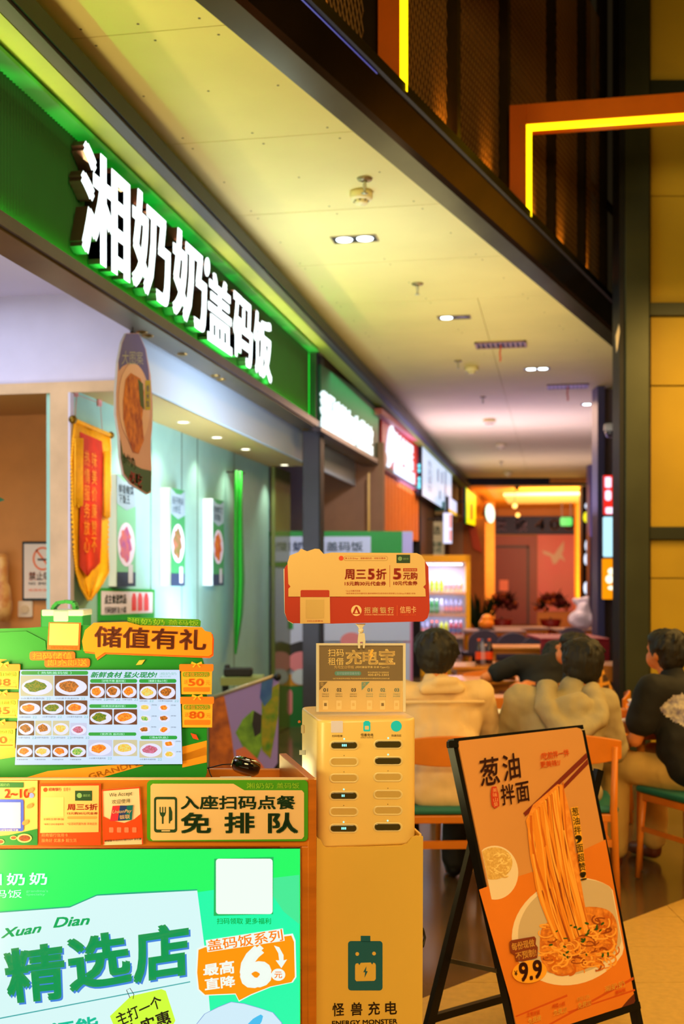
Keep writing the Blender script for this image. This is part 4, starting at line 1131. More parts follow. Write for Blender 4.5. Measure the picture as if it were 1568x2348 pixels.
# gift tags
def gift(x0, y0, x1, y1, top, num, side):
    mb = MB(); mb.slab(MP, [(x0 + 2, y0 + 14), (x1 - 2, y0 + 14), (x1 - 3, y1), (x0 + 3, y1)], .004, .010); mb.build('gift_tag', mat('tag_amber', (240, 170, 40), .45), t)
    mb = MB(); mb.slab(MP, rr(x0 - 2, y0, x1 + 1, y0 + 16, 3), .005, .011); mb.build('gift_lid', mat('lid_orange', (250, 120, 10), .45), t)
    mb = MB()
    cxx = (x0 + x1) / 2
    for sg in (-1, 1):
        mb.slab(MP, [(cxx, y0 - 1), (cxx + sg * 11, y0 - 6), (cxx + sg * 13, y0 - 1), (cxx + sg * 4, y0 + 1), (cxx + sg * 10, y0 + 6), (cxx + sg * 7, y0 + 8)], .002, .016)
    mb.build('bow', mat('bow_gold', (250, 180, 40), .45), t)
    xa = x0 + 6
    mb = MB(); mb.slab(MP, rr(xa, y0 + 18, x1 - 8, y0 + 29, 4), .001, .014); mb.build('amount_pill', mat('pill_olive', (120, 150, 20), .45), t)
    txt(t, top, (xa + 3, y0 + 19, x1 - 10, y0 + 28), mat('amber_print', (255, 190, 60), .5), .016, .015, MP)
    txt(t, num, (xa + 12, y0 + 33, x1 - 20, y0 + 50), mat('lid_orange', (250, 120, 10), .45), .0145, .04, MP)
    txt(t, '元', (x1 - 17, y0 + 38, x1 - 6, y0 + 48), mat('lid_orange', (250, 120, 10), .45), .0145, .0, MP)
    mb = MB(); mb.slab(MP, rr(xa + 1, y0 + 53, x1 - 8, y1 - 6, 2), .001, .014); mb.build('note_pill', mat('lid_orange', (250, 120, 10), .45), t)
    txt(t, '送', (xa + 2, y0 + 35, xa + 12, y0 + 46), mat('lid_orange', (250, 120, 10), .45), .0145, .0, MP)
gift(413, 1523, 488, 1592, '储值200元', '50', 1)
gift(415, 1598, 489, 1668, '储值300元', '80', 1)
gift(-30, 1523, 45, 1580, '储值150元', '38', -1)
gift(-34, 1588, 43, 1646, '储值188元', '45', -1)
gift(-38, 1655, 37, 1716, '储值250元', '60', -1)

# lit photo menu
SP = front(2.862, -1.0, px=240)
mq = [(46, 1536), (412, 1536), (418, 1752), (34, 1754)]
def mgrid(u, v): return quadmap(mq)(u, v)
MB().slab(SP, mq, .012, lift=-.004, mside=1).build('screen', [G('menu_screen_white', (206, 228, 252), 1.0), M_dark], t)
def fromzoom(x, y):  # coordinates of the 3.136x study crop
    return (x / 3.136, 1400 + y / 3.136)
dishm = [emi('dish_green', (150, 140, 20), 1.0, col2=(60, 120, 10), scale=300), emi('dish_orange', (240, 110, 10), 1.0, col2=(250, 160, 40), scale=260), emi('dish_brown', (150, 80, 20), 1.0, col2=(220, 120, 30), scale=260),
         emi('dish_pink', (220, 120, 160), 1.0, col2=(190, 90, 100), scale=260), emi('dish_lime', (90, 180, 60), 1.0, col2=(200, 210, 110), scale=300), emi('dish_yellow', (250, 190, 60), 1.0, col2=(230, 220, 120), scale=260)]
e_wood = G('photo_brown', (110, 50, 30), 1.0); e_pl = G('plate_white', (226, 226, 250), 1.05); e_sh = G('photo_cream', (210, 200, 160), 1.0)
def photo(x0, y0, x1, y1, k, plate=True, bg=None, small=False):
    x0, y0 = fromzoom(x0, y0); x1, y1 = fromzoom(x1, y1)
    w_, h_ = x1 - x0, y1 - y0
    ph = None
    if not small:
        mb = MB(); mb.poly(SP, rr(x0, y0, x1, y1, 1.5), .0088); ph = mb.build('dish_photo', bg or e_wood, t, fix=False)
    cx_, cy_ = (x0 + x1) / 2, y0 + h_ * .56
    rx_, ry_ = w_ * .47, h_ * .40
    if small: rx_, ry_ = w_ * .5, h_ * .5; cy_ = (y0 + y1) / 2
    def hit(mb_, pts, lift): mb_.poly(SP, [(min(max(a, x0), x1), min(max(b, y0), y1)) for a, b in pts], lift)
    mb = MB(); hit(mb, el(cx_, cy_, rx_, ry_, 26), .0092)
    q = mb.build('dish_plate', e_pl, ph or t, fix=False)
    rnd = random.Random(int(x0 * 7 + y0))
    ph_ = [rnd.uniform(.75, 1.1) for _ in range(12)]
    mb = MB(); hit(mb, [(cx_ - rx_ * .1 + rx_ * .7 * ph_[i] * math.cos(i * math.pi / 6), cy_ - ry_ * .1 + ry_ * .72 * ph_[i] * math.sin(i * math.pi / 6)) for i in range(12)], .0096)
    mb.build('dish_food', dishm[k], ph or t, fix=False)
    return ph
def cap(x0, y0, x1, y1, s_, m=None):
    a, b = fromzoom(x0, y0), fromzoom(x1, y1); txt(t, s_, (a[0], a[1], b[0], b[1]), m or G('menu_grey_ink', (70, 80, 110), 1.0), .0092, 0, SP)
def head(x0, y0, x1, y1, s_):
    a, b = fromzoom(x0, y0), fromzoom(x1, y1)
    mb = MB(); mb.poly(SP, rr(a[0], a[1], b[0], b[1], (b[1] - a[1]) / 2.1), .0088); mb.build('heading_pill', G('heading_green', (0, 165, 60), 1.0), t, fix=False)
    w_ = b[0] - a[0]; txt(t, s_, (a[0] + w_ * .25, a[1] + 1.5, b[0] - w_ * .25, b[1] - 1.5), G('heading_ink', (190, 250, 220), 1.0), .0094, .01, SP)
head(152, 434, 634, 462, '〔 热销盖码饭 〕'); head(648, 492, 986, 520, '〔好吃不辣 盖码饭〕'); head(1000, 492, 1268, 520, '〔健康主食&小吃〕')
head(642, 674, 986, 700, '〔经典双拼盖码饭〕'); head(636, 876, 980, 900, '〔营养汤 盖码饭〕'); head(1010, 900, 1274, 926, '〔汤&饮品〕')
a, b = fromzoom(650, 440), fromzoom(1130, 484)
txt(t, '新鲜食材 猛火现炒!', (a[0], a[1], b[0], b[1]), G('slogan_green', (0, 150, 70), 1.0), .0092, .03, SP, shear=.3)
cap(1146, 444, 1268, 464, '湘奶奶', G('faint_mint', (140, 200, 190), 1.0)); cap(1146, 468, 1230, 480, '盖码饭', G('faint_mint', (140, 200, 190), 1.0))
photo(148, 468, 384, 614, 0, bg=e_sh); photo(392, 468, 632, 614, 2)
photo(138, 648, 294, 748, 1); photo(304, 648, 460, 748, 0); photo(470, 646, 628, 748, 1)
photo(130, 792, 246, 898, 2); photo(254, 792, 370, 898, 2, bg=e_sh); photo(380, 792, 498, 898, 5, bg=e_sh); photo(506, 808, 624, 898, 3, bg=G('photo_lilac', (200, 205, 235), 1.0))
for i, k in enumerate((1, 5, 1, 4)): photo(120 + i * 128, 966, 236 + i * 128, 1054, k)
for i, k in enumerate((1, 2, 1)): photo(646 + i * 115, 526, 754 + i * 115, 630, k)
photo(1002, 526, 1128, 638, 5); photo(1134, 526, 1264, 638, 2)
photo(642, 710, 808, 820, 0); photo(818, 710, 986, 820, 1)
photo(634, 930, 806, 1046, 1, bg=G('photo_lilac', (200, 205, 235), 1.0)); photo(814, 930, 986, 1046, 5, bg=e_sh); photo(1002, 936, 1166, 1058, 3, bg=e_sh)
for (x, y, k) in ((1044, 698, 5), (1182, 700, 1), (1044, 778, 4), (1182, 776, 2), (1040, 856, 2), (1182, 858, 1), (1216, 960, 1), (1220, 1034, 5)):
    photo(x - 42, y - 26, x + 42, y + 26, k, small=True)
    cap(x + 46, y - 24, x + 84, y - 14, '拌粉')
for (x0, x1, y) in ((148, 320, 632), (398, 568, 632), (134, 220, 766), (304, 400, 764), (480, 590, 764), (126, 216, 914), (250, 350, 914), (390, 470, 914), (508, 600, 914), (646, 730, 640), (764, 820, 640), (880, 950, 640), (1002, 1060, 650), (1136, 1240, 650), (640, 760, 1062), (1004, 1120, 1070)):
    cap(x0, y - 6, x1, y + 6, '小炒黄牛肉盖码饭')
    cap(x1 + 14, y - 8, x1 + 44, y + 8, '22', G('price_mint', (110, 190, 190), 1.0))
for i in range(4): cap(120 + i * 128, 1066, 200 + i * 128, 1076, '外婆菜盖码饭')
# prop foot behind the board
cbox(-.62, -.45, 2.88, 2.98, ztop - .09, ztop + .1, 'prop', MG, t)

# takeaway bag on the far side of the menu board
t = thing('takeaway_bag', 'white and green takeaway box bag with green ribbon handle behind the menu board', 'bag', W(145, 1470, 4.2))
BG = front(4.2)
def fbox(pl, x0, y0, x1, y1, depth, name, m, parent, bevel=.004):
    return MB().slab(Pl(pl.p, pl.n), rect(x0, y0, x1, y1), depth, lift=-depth).build(name, m, parent, bevel=bevel)
fbox(BG, 93, 1398, 190, 1520, .14, 'bag_body', mat('bag_green', (0, 150, 70), .5), t)
fbox(front(4.195), 95, 1398, 191, 1412, .15, 'bag_top', mat('bag_white', (220, 236, 236), .5), t)
fbox(front(4.19), 122, 1400, 156, 1425, .01, 'bag_label', mat('bag_pale', (190, 226, 220), .5), t)
hp_ = [BG.hit(x, y, -.03) for x, y in ((123, 1402), (124, 1392), (134, 1382), (152, 1379), (170, 1382), (174, 1392), (172, 1402))]
mb = MB()
for i in range(len(hp_) - 1): mb.bar(hp_[i], hp_[i + 1], .012, .05, up=(0, 0, 1) if 0 else tuple(BG.n))
mb.build('handle', mat('bag_handle_green', (0, 160, 60), .5), t)
t2 = fbox(front(4.32), 40, 1470, 330, 2300, .3, 'side_cabinet', mat('pale_cabinet', (190, 180, 150), .5), None); tag(t2, 'pale cabinet behind the counter that carries the takeaway bag', 'cabinet')

# pager device with cable on the counter rim
t = thing('order_pager', 'black oval pager puck with shiny rim and thin cable on the counter', 'device', W(562, 1785, 3.02))
Rm = Matrix.Rotation(math.radians(16), 3, 'Y') @ Matrix.Rotation(math.radians(-22), 3, 'X')
Rm = Matrix.Rotation(TH, 3, 'Z') @ Rm
cpt = W(563, 1759, 3.02)
MB().lathe([(0, -.016), (.028, -.016), (.037, -.008), (.0385, .006), (.034, .012)], cpt, 28, rot=Rm).build('body', mat('gloss_black', (16, 16, 18), .15, coat=1), t)
MB().lathe([(.034, .012), (.0385, .008), (.036, .018), (.031, .018)], cpt, 28, rot=Rm).build('rim', mat('chrome_rim', (200, 200, 215), .12, 1), t)
MB().lathe([(.031, .0165), (.015, .0185), (0, .019)], cpt, 28, rot=Rm).build('lens', mat('violet_lens', (60, 40, 90), .1, coat=1), t)
MB().tube([W(536, 1752, 3.02), W(510, 1753, 3.03), W(490, 1758, 3.04), W(470, 1763, 3.05)], .0016, 6).build('cable', M_dark, t)
MB().tube([W(478, 1762, 3.05), W(482, 1775, 3.05), W(488, 1786, 3.04)], .0016, 6).build('cable', M_dark, t)
MB().slab(planeZ(W(500, 1786, 2.95).z), [(500, 1786), (580, 1786), (575, 1780), (505, 1781)], .004).build('paper_slip', mat('slip', (220, 230, 220), .5), t)
# ================================================================ POWER BANK STATION
M_st = mat('ivory_yellow_plastic', (246, 210, 124), 0.32, var=.03, scale=3)
M_ped = mat('yellow_pedestal_sheet', (226, 186, 80), 0.5, var=.05, scale=2)
YAW = 10.0
DS = 2.93
SF = front(DS, YAW, px=740)
ya_ = math.radians(YAW)
su = C3(math.cos(ya_), math.sin(ya_), 0); sb = C3(-math.sin(ya_), math.cos(ya_), 0)
base = SF.hit(730, 1330); zt = SF.hit(735, 1652).z; zb0 = SF.hit(744, 1944).z
wS = (SF.hit(957, 1330) - base).length
t = thing('power_bank_station', 'ivory rental power bank cabinet with two columns of oval slots on the yellow pedestal', 'charging station', base + su * wS / 2 + sb * .13 + Vector((0, 0, zb0 - EYE)))
def sp(u, v, z): return Vector((base.x, base.y, 0)) + su * u + sb * v + Vector((0, 0, z))
def rounded_prism(w, d, r, z0, z1, n=6, inset=0.0, taper=0.0, u0=0, v0=0):
    pts = []
    for (cu, cv, a0) in ((w - r, r, -90), (w - r, d - r, 0), (r, d - r, 90), (r, r, 180)):
        for i in range(n + 1):
            a = math.radians(a0 + 90 * i / n); pts.append((u0 + cu + r * math.cos(a), v0 + cv + r * math.sin(a)))
    k = len(pts); cu, cv = u0 + w / 2, v0 + d / 2
    mb = MB()
    def ring(z, s_): return [sp(cu + (a - cu) * s_, cv + (b - cv) * s_, z) for a, b in pts]
    R = [ring(z0, .985), ring(z0 + .006, 1), ring(z1 - .008, 1), ring(z1 - .002, .992), ring(z1, .975)]
    vs = [p for q in R for p in q]
    fs = [(i * k + j, i * k + (j + 1) % k, (i + 1) * k + (j + 1) % k, (i + 1) * k + j) for i in range(4) for j in range(k)]
    mb.add(vs, fs, 0, True)
    o = len(mb.v) - len(vs)
    mb.f += [tuple(range(o, o + k))[::-1], tuple(range(o + 4 * k, o + 5 * k))]; mb.m += [0, 0]; mb.smooth += [False, False]
    return mb
rounded_prism(wS, .33, .035, zb0, zt).build('body', M_st, t)
def SPX(px, py): return SF.hit(px, py)
# slots
rowsL = [1709, 1747, 1784.5, 1824.5, 1861.5, 1899.5]
left = [1, 0, 0, 1, 0, 1]; right = [1, 1, 0, 0, 0, 1]
M_slot = mat('slot_recess', (206, 172, 92), .5); M_pb = mat('olive_black_power_bank', (70, 62, 30), .22, coat=.6); M_lip = mat('slot_lip', (238, 214, 150), .3)
M_cy = emi('cyan_status_light', (120, 240, 230), 2.5)
SFp = Pl(SF.p, SF.n)
for side, cx0, dy, st in (('l', 789, 1, left), ('r', 890, -1, right)):
    for i, y in enumerate(rowsL):
        yy_ = y + (0 if side == 'l' else -2 - i * .2); cx_ = cx0 - i * .25
        mb = MB()
        o_, m_, i_ = rr(cx_ - 34, yy_ - 11, cx_ + 34, yy_ + 11, 10.9, 8), rr(cx_ - 31, yy_ - 8.5, cx_ + 31, yy_ + 8.5, 8.4, 8), rr(cx_ - 29.5, yy_ - 7, cx_ + 29.5, yy_ + 7, 6.9, 8)
        n = len(o_)
        A = [SFp.hit(*p, .0006) for p in o_]; B = [SFp.hit(*p, .0030) for p in m_]; C = [SFp.hit(*p, .0008) for p in i_]
        mb.add(A + B + C, [(k, (k + 1) % n, n + (k + 1) % n, n + k) for k in range(n)] + [(n + k, n + (k + 1) % n, 2 * n + (k + 1) % n, 2 * n + k) for k in range(n)], 0, True)
        sl = mb.build('slot_rim', M_lip, t)
        mb = MB(); mb.poly(SFp, i_, .0009); mb.build('slot_well', M_slot, sl, fix=False)
        if st[i]:
            pb = thing('power_bank', 'dark olive power bank in the %s column, %s slot from the top%s' % ('left' if side == 'l' else 'right', ('first', 'second', 'third', 'fourth', 'fifth', 'lowest')[i], ', charge lights on' if side == 'l' else ''), 'power bank', SFp.hit(cx_, yy_, .001), 'power banks sitting in the station slots')
            mb = MB(); mb.slab(SFp, rr(cx_ - 29.5, yy_ - 7, cx_ + 29.5, yy_ + 7, 6.9, 8), .0035, .001); mb.build('shell', M_pb, pb, bevel=.001)
            if side == 'l':
                for k in range(3 if i != 3 else 2): 
                    mb = MB(); mb.slab(SFp, rr(cx_ - 5 + k * 4, yy_ - 2.6, cx_ - 2.4 + k * 4, yy_ + 2.6, .6), .0003, .0047); mb.build('charge_light', M_cy, pb)
            mb = MB(); mb.slab(SFp, el(cx_ + (0 if side == 'l' else 0), yy_ - 14.5, 1.7, 1.7, 10), .0006); mb.build('status_light', M_cy, t)
        else:
            mb = MB(); mb.slab(SFp, el(cx_, yy_ - 14.5, 1, 1, 8), .0005); mb.build('status_dot', mat('tiny_dark_dot', (90, 60, 20), .5), t)
M_tealp = mat('teal_print', (0, 112, 98), .45); M_brn = mat('olive_brown_ink', (110, 84, 30), .5)
mb = MB(); mb.slab(SFp, rr(759, 1653, 786, 1680, 2), .0008); mb.build('plain_tile', mat('lilac_tile', (226, 222, 250), .5), t)
mb = MB(); mb.slab(SFp, rr(833, 1655, 849, 1677, 2.5), .0006); mb.slab(SFp, rr(836, 1653, 846, 1656, 1), .0006); mb.build('battery_mark', M_tealp, t)
mb = MB(); mb.slab(SFp, rr(836.5, 1664.5, 845.5, 1673, 1), .0005, .0007); mb.build('battery_mark_face', mat('pale_gold_print', (240, 210, 150), .5), t)
mb = MB(); mb.slab(SFp, el(908.5, 1665, 12.5, 12.5, 28), .0008); mb.build('teal_disc', M_tealp, t)
for s_, q in (('扫码租借', (761, 1685, 785, 1690)), ('怪兽充电', (827, 1681.5, 856, 1689)), ('ENERGY MONSTER', (827, 1690.5, 856, 1692.5)), ('快速归还', (897, 1684, 920, 1689))):
    txt(t, s_, q, M_brn, .0009, .01, SFp)
# side details
SL = Pl(base, -su)
MB().slab(SL, rr(690, 1662, 697, 1682, 3), .001).build('handle_recess', mat('recess_ochre', (190, 140, 40), .5), t)
MB().slab(SL, rect(686, 1720, 700, 1731), .0006).build('side_mark', M_brn, t)
MB().ell(SL.hit(686, 1655, .002), .004).build('side_knob', mat('orange_knob', (220, 110, 20), .4), t)
# pedestal
ph = EYE + (HY - 1920) / F * DS
t = thing('station_pedestal', 'tall yellow sheet pedestal with blue battery creature logo that carries the power bank cabinet', 'stand', sp(wS / 2, .13, 0))
PF = Pl(SF.p + SF.n * .012, SF.n)
pts = [(726, 1921), (735, 1926), (742, 1940), (750, 1944), (920, 1940), (932, 1935), (944, 1921), (955, 1917), (970, 1918), (967, 2800), (722, 2800)]
mb = MB(); fr = [PF.hit(x, y) for x, y in pts]
for p in fr: p.z = max(p.z, 0.0)
bk = [p + sb * .008 for p in fr]; n = len(fr)
mb.add(fr + bk, [tuple(range(n))[::-1], tuple(range(n, 2 * n))] + [(j, (j + 1) % n, n + (j + 1) % n, n + j) for j in range(n)]); mb.build('front_panel', M_ped, t)
wl = (PF.hit(724, 2100) - Vector((base.x, base.y, 0))).dot(su); wr = (PF.hit(968, 2100) - Vector((base.x, base.y, 0))).dot(su)
def pbx(u0, u1, v0, v1, z0, z1, nm, m):
    p = [sp(u, v, z) for z in (z0, z1) for u, v in ((u0, v0), (u1, v0), (u1, v1), (u0, v1))]
    return MB().hexa(p).build(nm, m, t)
pbx(wl, wl + .006, -.004, .345, 0, ph, 'side_panel', M_ped); pbx(wr - .006, wr, -.004, .345, 0, ph, 'side_panel', M_ped)
pbx(wl + .006, wr - .006, .34, .345, 0, ph, 'back_panel', M_ped); pbx(wl + .006, wr - .006, -.003, .34, zb0 - .012, zb0 - .001, 'shelf', M_ped)
M_lb = mat('petrol_blue_logo', (0, 92, 110), .5); Lk = .0008
mb = MB(); mb.slab(PF, rr(798, 2158, 877, 2271, 7), Lk); mb.slab(PF, rect(827, 2146, 849, 2160), Lk); mb.build('logo_body', M_lb, t)
mb = MB(); mb.slab(PF, el(819, 2187.5, 4.3, 4.3, 18), .0006, Lk); mb.slab(PF, el(857.5, 2186.5, 4.3, 4.3, 18), .0006, Lk); mb.build('logo_eyes', M_ped, t)
mb = MB(); mb.slab(PF, [(814, 2214), (816, 2209.5), (821, 2209), (824, 2213), (827, 2208), (850, 2207), (853, 2212), (856, 2207.5), (860, 2209), (861.5, 2213), (861.5, 2245), (858, 2249), (817, 2250), (814, 2246)], .0006, Lk); mb.build('logo_mouth', M_ped, t)
mb = MB(); mb.slab(PF, [(840, 2216), (833, 2229), (837, 2229), (836, 2242), (843, 2227), (839, 2227)], .0006, Lk + .0007); mb.build('logo_bolt', M_lb, t)
M_bk = mat('brown_black_ink', (58, 36, 10), .5)
for ch, x in (('怪', 762), ('兽', 804), ('充', 844), ('电', 883)): txt(t, ch, [(x, 2300 - (x - 762) * .03), (x + 27, 2299 - (x - 762) * .03), (x + 27, 2329 - (x - 762) * .03), (x, 2331 - (x - 762) * .03)], M_bk, .001, .02, PF)
txt(t, 'ENERGY MONSTER', [(761, 2341), (911, 2336), (911, 2347), (761, 2352)], M_bk, .001, .03, PF)
MB().tube([W(969, 2130, 3.05), W(974, 2150, 3.1), W(969, 2170, 3.05)], .004, 6).build('cable_loop', M_dark, t)

# acrylic stand with instruction print, standing on the station
AP = front(3.06, YAW - 2, px=830)
t = thing('acrylic_stand', 'clear acrylic sign stand with brown and cream power bank rental instructions on the cabinet', 'sign holder', Vector((AP.hit(828, 1500).x, AP.hit(828, 1500).y, zt)))
def AZ(y): return y
M_brp = mat('brown_print', (112, 84, 24), .5); M_lc = mat('pale_gold_card', (224, 188, 120), .5)
M_acr = mat('clear_acrylic', (255, 250, 240), .05, trans=-1)
yb = 1632
mb = MB(); mb.slab(AP, rect(731, 1480, 924, yb), .0015); mb.build('card', M_lc, t)
flat('brown_head', t, M_brp, AP, rect(732, 1480, 924, 1561), .0018)
mb = MB()
for (x0, y0, x1, y1) in ((725, 1475, 731, yb), (924, 1475, 930, yb), (731, 1475, 924, 1480)): mb.slab(AP, rect(x0, y0, x1, y1), .006)
mb.build('acrylic_edge', mat('acrylic_edge', (232, 222, 200), .1, spec=.8), t)
MB().slab(AP, rect(725, 1475, 930, yb), .003, .0045).build('acrylic_sheet', M_acr, t)
M_pg2 = mat('pale_gold_ink', (250, 214, 120), .5); 
txt(t, '扫码', (752, 1488, 788, 1505), M_pg2, .0024, .0, AP); txt(t, '租借', (752, 1508, 788, 1525), M_pg2, .0024, .0, AP)
for ch, q in (('充', (792, 1490, 830, 1524)), ('电', (831, 1490, 867, 1524)), ('宝', (868, 1488, 906, 1524))): txt(t, ch, q, M_pg2, .0024, .035, AP)
flat('bolt', t, mat('amber_bolt', (255, 190, 30), .5), AP, [(852, 1488), (846, 1503), (850, 1503), (846, 1518), (857, 1500), (852, 1500), (857, 1490)], .0028)
txt(t, '充电宝自带线', (766, 1526, 811, 1533), M_pg2, .0024, .01, AP); txt(t, '(同时兼容苹果·安卓·Type-C)', (815, 1527, 892, 1533), M_pg2, .0024, 0, AP)
mb = MB(); mb.poly(AP, rr(767, 1539, 828, 1549, 5), .0024); mb.build('pill', mat('blue_teal_pill', (60, 140, 140), .5), t); txt(t, '支付宝搜索怪兽充电', (772, 1541, 824, 1547), mat('pale_blue_ink', (150, 190, 230), .5), .0028, 0, AP)
txt(t, '更多问题请拨打官方客服热线', (843, 1540, 891, 1543.5), M_pg2, .0024, .0, AP); txt(t, '400-875-3303', (843, 1545, 891, 1550), M_pg2, .0024, 0, AP)
txt(t, '*由于充电宝库存原因,不能充值非换电柜取件时间费用规则以系统为准', (762, 1554, 893, 1557.5), M_pg2, .0024, 0, AP)
for x, m_ in ((732, M_brp), (829, mat('blue_teal_corner', (90, 150, 150), .5))):
    flat('corner', t, m_, AP, [(x, 1564), (x + 19, 1563), (x, 1583)], .0024)
txt(t, '借', (734, 1565, 742, 1573), M_pg2, .0028, .01, AP); txt(t, '还', (831, 1565, 839, 1573), M_pg2, .0028, .01, AP)
for i, (x, s_) in enumerate(((741, '01'), (772, '02'), (805, '03'), (842, '01'), (872, '02'), (904, '03'))):
    mm = M_bk if i < 3 else mat('teal_grey_ink', (110, 150, 140), .5)
    txt(t, s_, (x, 1578, x + 11, 1586), mm, .0024, .03, AP)
    txt(t, '扫码支付', (x - 3, 1590, x + 13, 1593), mm, .0024, 0, AP); txt(t, '弹出电宝', (x - 3, 1595, x + 13, 1598), mm, .0024, 0, AP)
    mb = MB(); mb.poly(AP, rr(x - 1, 1606, x + 11, 1627, 1.5), .0022); mb.build('phone_picture', mat('phone_pic', (236, 208, 150), .5), t, fix=False)
    mb = MB(); mb.poly(AP, rect(x + 2, 1612, x + 8, 1619), .0026); mb.build('phone_mark', M_brp if i in (0, 4) else M_lc, t, fix=False)
# clear clip
t2 = thing('sign_clip', 'clear plastic clip with ball joint holding the red bank sign above the acrylic stand', 'clip', AP.hit(829, 1480))
M_clr = mat('cloudy_plastic', (236, 226, 200), .12, spec=.8)
mb = MB(); mb.ell(AP.hit(827, 1446, .01), .0075); mb.build('ball', M_clr, t2)
mb = MB(); mb.slab(AP, [(815, 1430), (839, 1430), (833, 1437), (829, 1444), (825, 1444), (821, 1437)], .010, .004); mb.build('jaw', M_clr, t2, bevel=.001)
mb = MB(); mb.slab(AP, [(822, 1452), (836, 1452), (838, 1470), (836, 1487), (832, 1487), (832, 1472), (826, 1472), (826, 1487), (821, 1487), (820, 1470)], .004, .008); mb.build('fork', M_clr, t2, bevel=.001)
mb = MB(); mb.slab(AP, rect(825, 1463, 833, 1471), .002, .006); mb.build('amber_insert', mat('amber_plastic', (170, 110, 10), .3), t2)
# red bank sign
RS = front(3.04, 2.0, px=820)
t = thing('bank_sign', 'red and cream ticket shaped bank promotion sign held above the acrylic stand', 'sign', RS.hit(827, 1430))
M_rb = mat('brick_red_card', (186, 44, 4), .45)
MB().slab(RS, [(652, 1303), (656, 1297), (662, 1290), (972, 1283), (982, 1300), (985, 1400), (980, 1417), (970, 1425), (760, 1430), (672, 1429), (659, 1422), (653, 1405)], .004).build('red_board', M_rb, t)
MB().slab(RS, [(654, 1302), (650, 1305), (652, 1405), (660, 1424), (672, 1431), (672, 1427), (660, 1418), (655, 1404)], .003).build('pale_edge', mat('pale_edge_print', (220, 214, 200), .4), t)
M_sc = mat('sign_cream', (228, 188, 118), .5)
MB().slab(RS, [(661, 1368), (661, 1350), (666, 1345), (661, 1339), (659, 1290), (664, 1274), (676, 1269), (684, 1266), (690, 1258), (704, 1264), (722, 1258), (732, 1259), (742, 1270), (760, 1267), (955, 1268), (966, 1273), (974, 1285), (976, 1340), (970, 1346), (975, 1351), (976, 1368)], .003, .004).build('cream_ticket', M_sc, t)
MB().slab(RS, [(688, 1368), (756, 1367), (757, 1429), (688, 1430)], .003, .004).build('cream_tab', M_sc, t)
MB().slab(RS, rr(689, 1353, 755, 1369, [3, 3, 0, 0]), .001, .0071).build('red_tab', M_rb, t)
flat('plain_tile', t, mat('tile_sand', (214, 176, 104), .5), RS, rect(701, 1375, 743, 1418), .0078)
txt(t, '扫码立即参加', (704, 1422, 740, 1426), M_rb, .0078, 0, RS)
mb = MB(); mb.poly(RS, el(782, 1280, 5.5, 5.5, 18), .0078); mb.build('red_dot', mat('tomato_print', (226, 66, 20), .5), t)
flat('pill_outline', t, mat('outline_sand', (196, 150, 80), .5), RS, rr(788, 1275, 889, 1286, 5), .0074); flat('pill_fill', t, M_sc, RS, rr(789, 1276, 888, 1285, 4.5), .0078)
txt(t, '掌上生活App · 搜索湘奶奶 · 领取优惠券', (791, 1278, 884, 1283), M_rb, .0084, 0, RS)
flat('green_badge', t, mat('badge_green', (10, 60, 24), .5), RS, rect(909, 1272, 940, 1291), .0078)
mb = MB(); mb.poly(RS, el(917, 1281, 5, 5, 16), .0084); mb.build('badge_disc', mat('sage_print', (120, 160, 100), .5), t); txt(t, '湘奶奶', (924, 1279, 937, 1284), mat('sage_print', (120, 160, 100), .5), .0084, 0, RS)
txt(t, '周三', (790, 1305, 839, 1329), M_rb, .0078, .035, RS); txt(t, '5', (843, 1304, 859, 1329), M_rb, .0078, .05, RS); txt(t, '折', (862, 1304, 886, 1329), M_rb, .0078, .035, RS)
txt(t, '15元购30元代金券', (790, 1333, 885, 1343), M_rb, .0078, .03, RS)
txt(t, '5', (901, 1303, 920, 1329), M_rb, .0078, .05, RS); txt(t, '元购', (924, 1312, 957, 1329), M_rb, .0078, .03, RS)
flat('red_chip', t, M_rb, RS, rect(924, 1303, 956, 1310), .0078); txt(t, '活动有惊喜', (926, 1304.5, 954, 1308.5), M_sc, .0084, 0, RS)
txt(t, '10元代金券', (902, 1332, 957, 1342), M_rb, .0078, .03, RS)
flat('divider', t, M_rb, RS, rect(893.2, 1296, 894, 1346), .0076)
txt(t, '*以上优惠不同享', (792, 1353, 826, 1357), M_rb, .0078, 0, RS); txt(t, '*指定商家实际优惠规则,最终解释权及使用规则请至掌上生活App优惠区·详询', (792, 1359, 952, 1363), M_rb, .0078, 0, RS)
mb = MB(); o_ = el(817, 1400, 12, 12.5, 30); mb.poly(RS, o_, .005); mb.build('bank_mark_disc', mat('bank_mark_gold', (252, 210, 150), .5), t)
mb = MB()
for q in ([(808, 1406), (815, 1391), (818, 1391), (812, 1406)], [(813, 1406), (817, 1396), (821, 1406), (824, 1406), (817, 1390), (811, 1406)], [(826, 1406), (819, 1391), (816, 1391), (822, 1406)]): mb.poly(RS, q, .0056)
mb.poly(RS, rect(808, 1406, 826, 1408), .0056)
mb.build('bank_mark_letter', M_rb, t)
M_gi = mat('bank_mark_gold', (252, 210, 150), .5)
for ch, x in zip('招商银行', (835, 853, 871, 889)): txt(t, ch, (x, 1392, x + 14, 1406), M_gi, .005, .03, RS)
txt(t, 'CHINA MERCHANTS BANK', (835, 1408, 903, 1411), M_gi, .005, 0, RS); txt(t, '信用卡', (917, 1390, 954, 1406), M_gi, .005, .0, RS); txt(t, 'Credit Card', (919, 1408, 953, 1411), mat('dim_orange_ink', (226, 90, 30), .5), .005, 0, RS)
flat('divider', t, mat('dim_orange_ink', (226, 90, 30), .5), RS, rect(910, 1388, 911, 1412), .005)

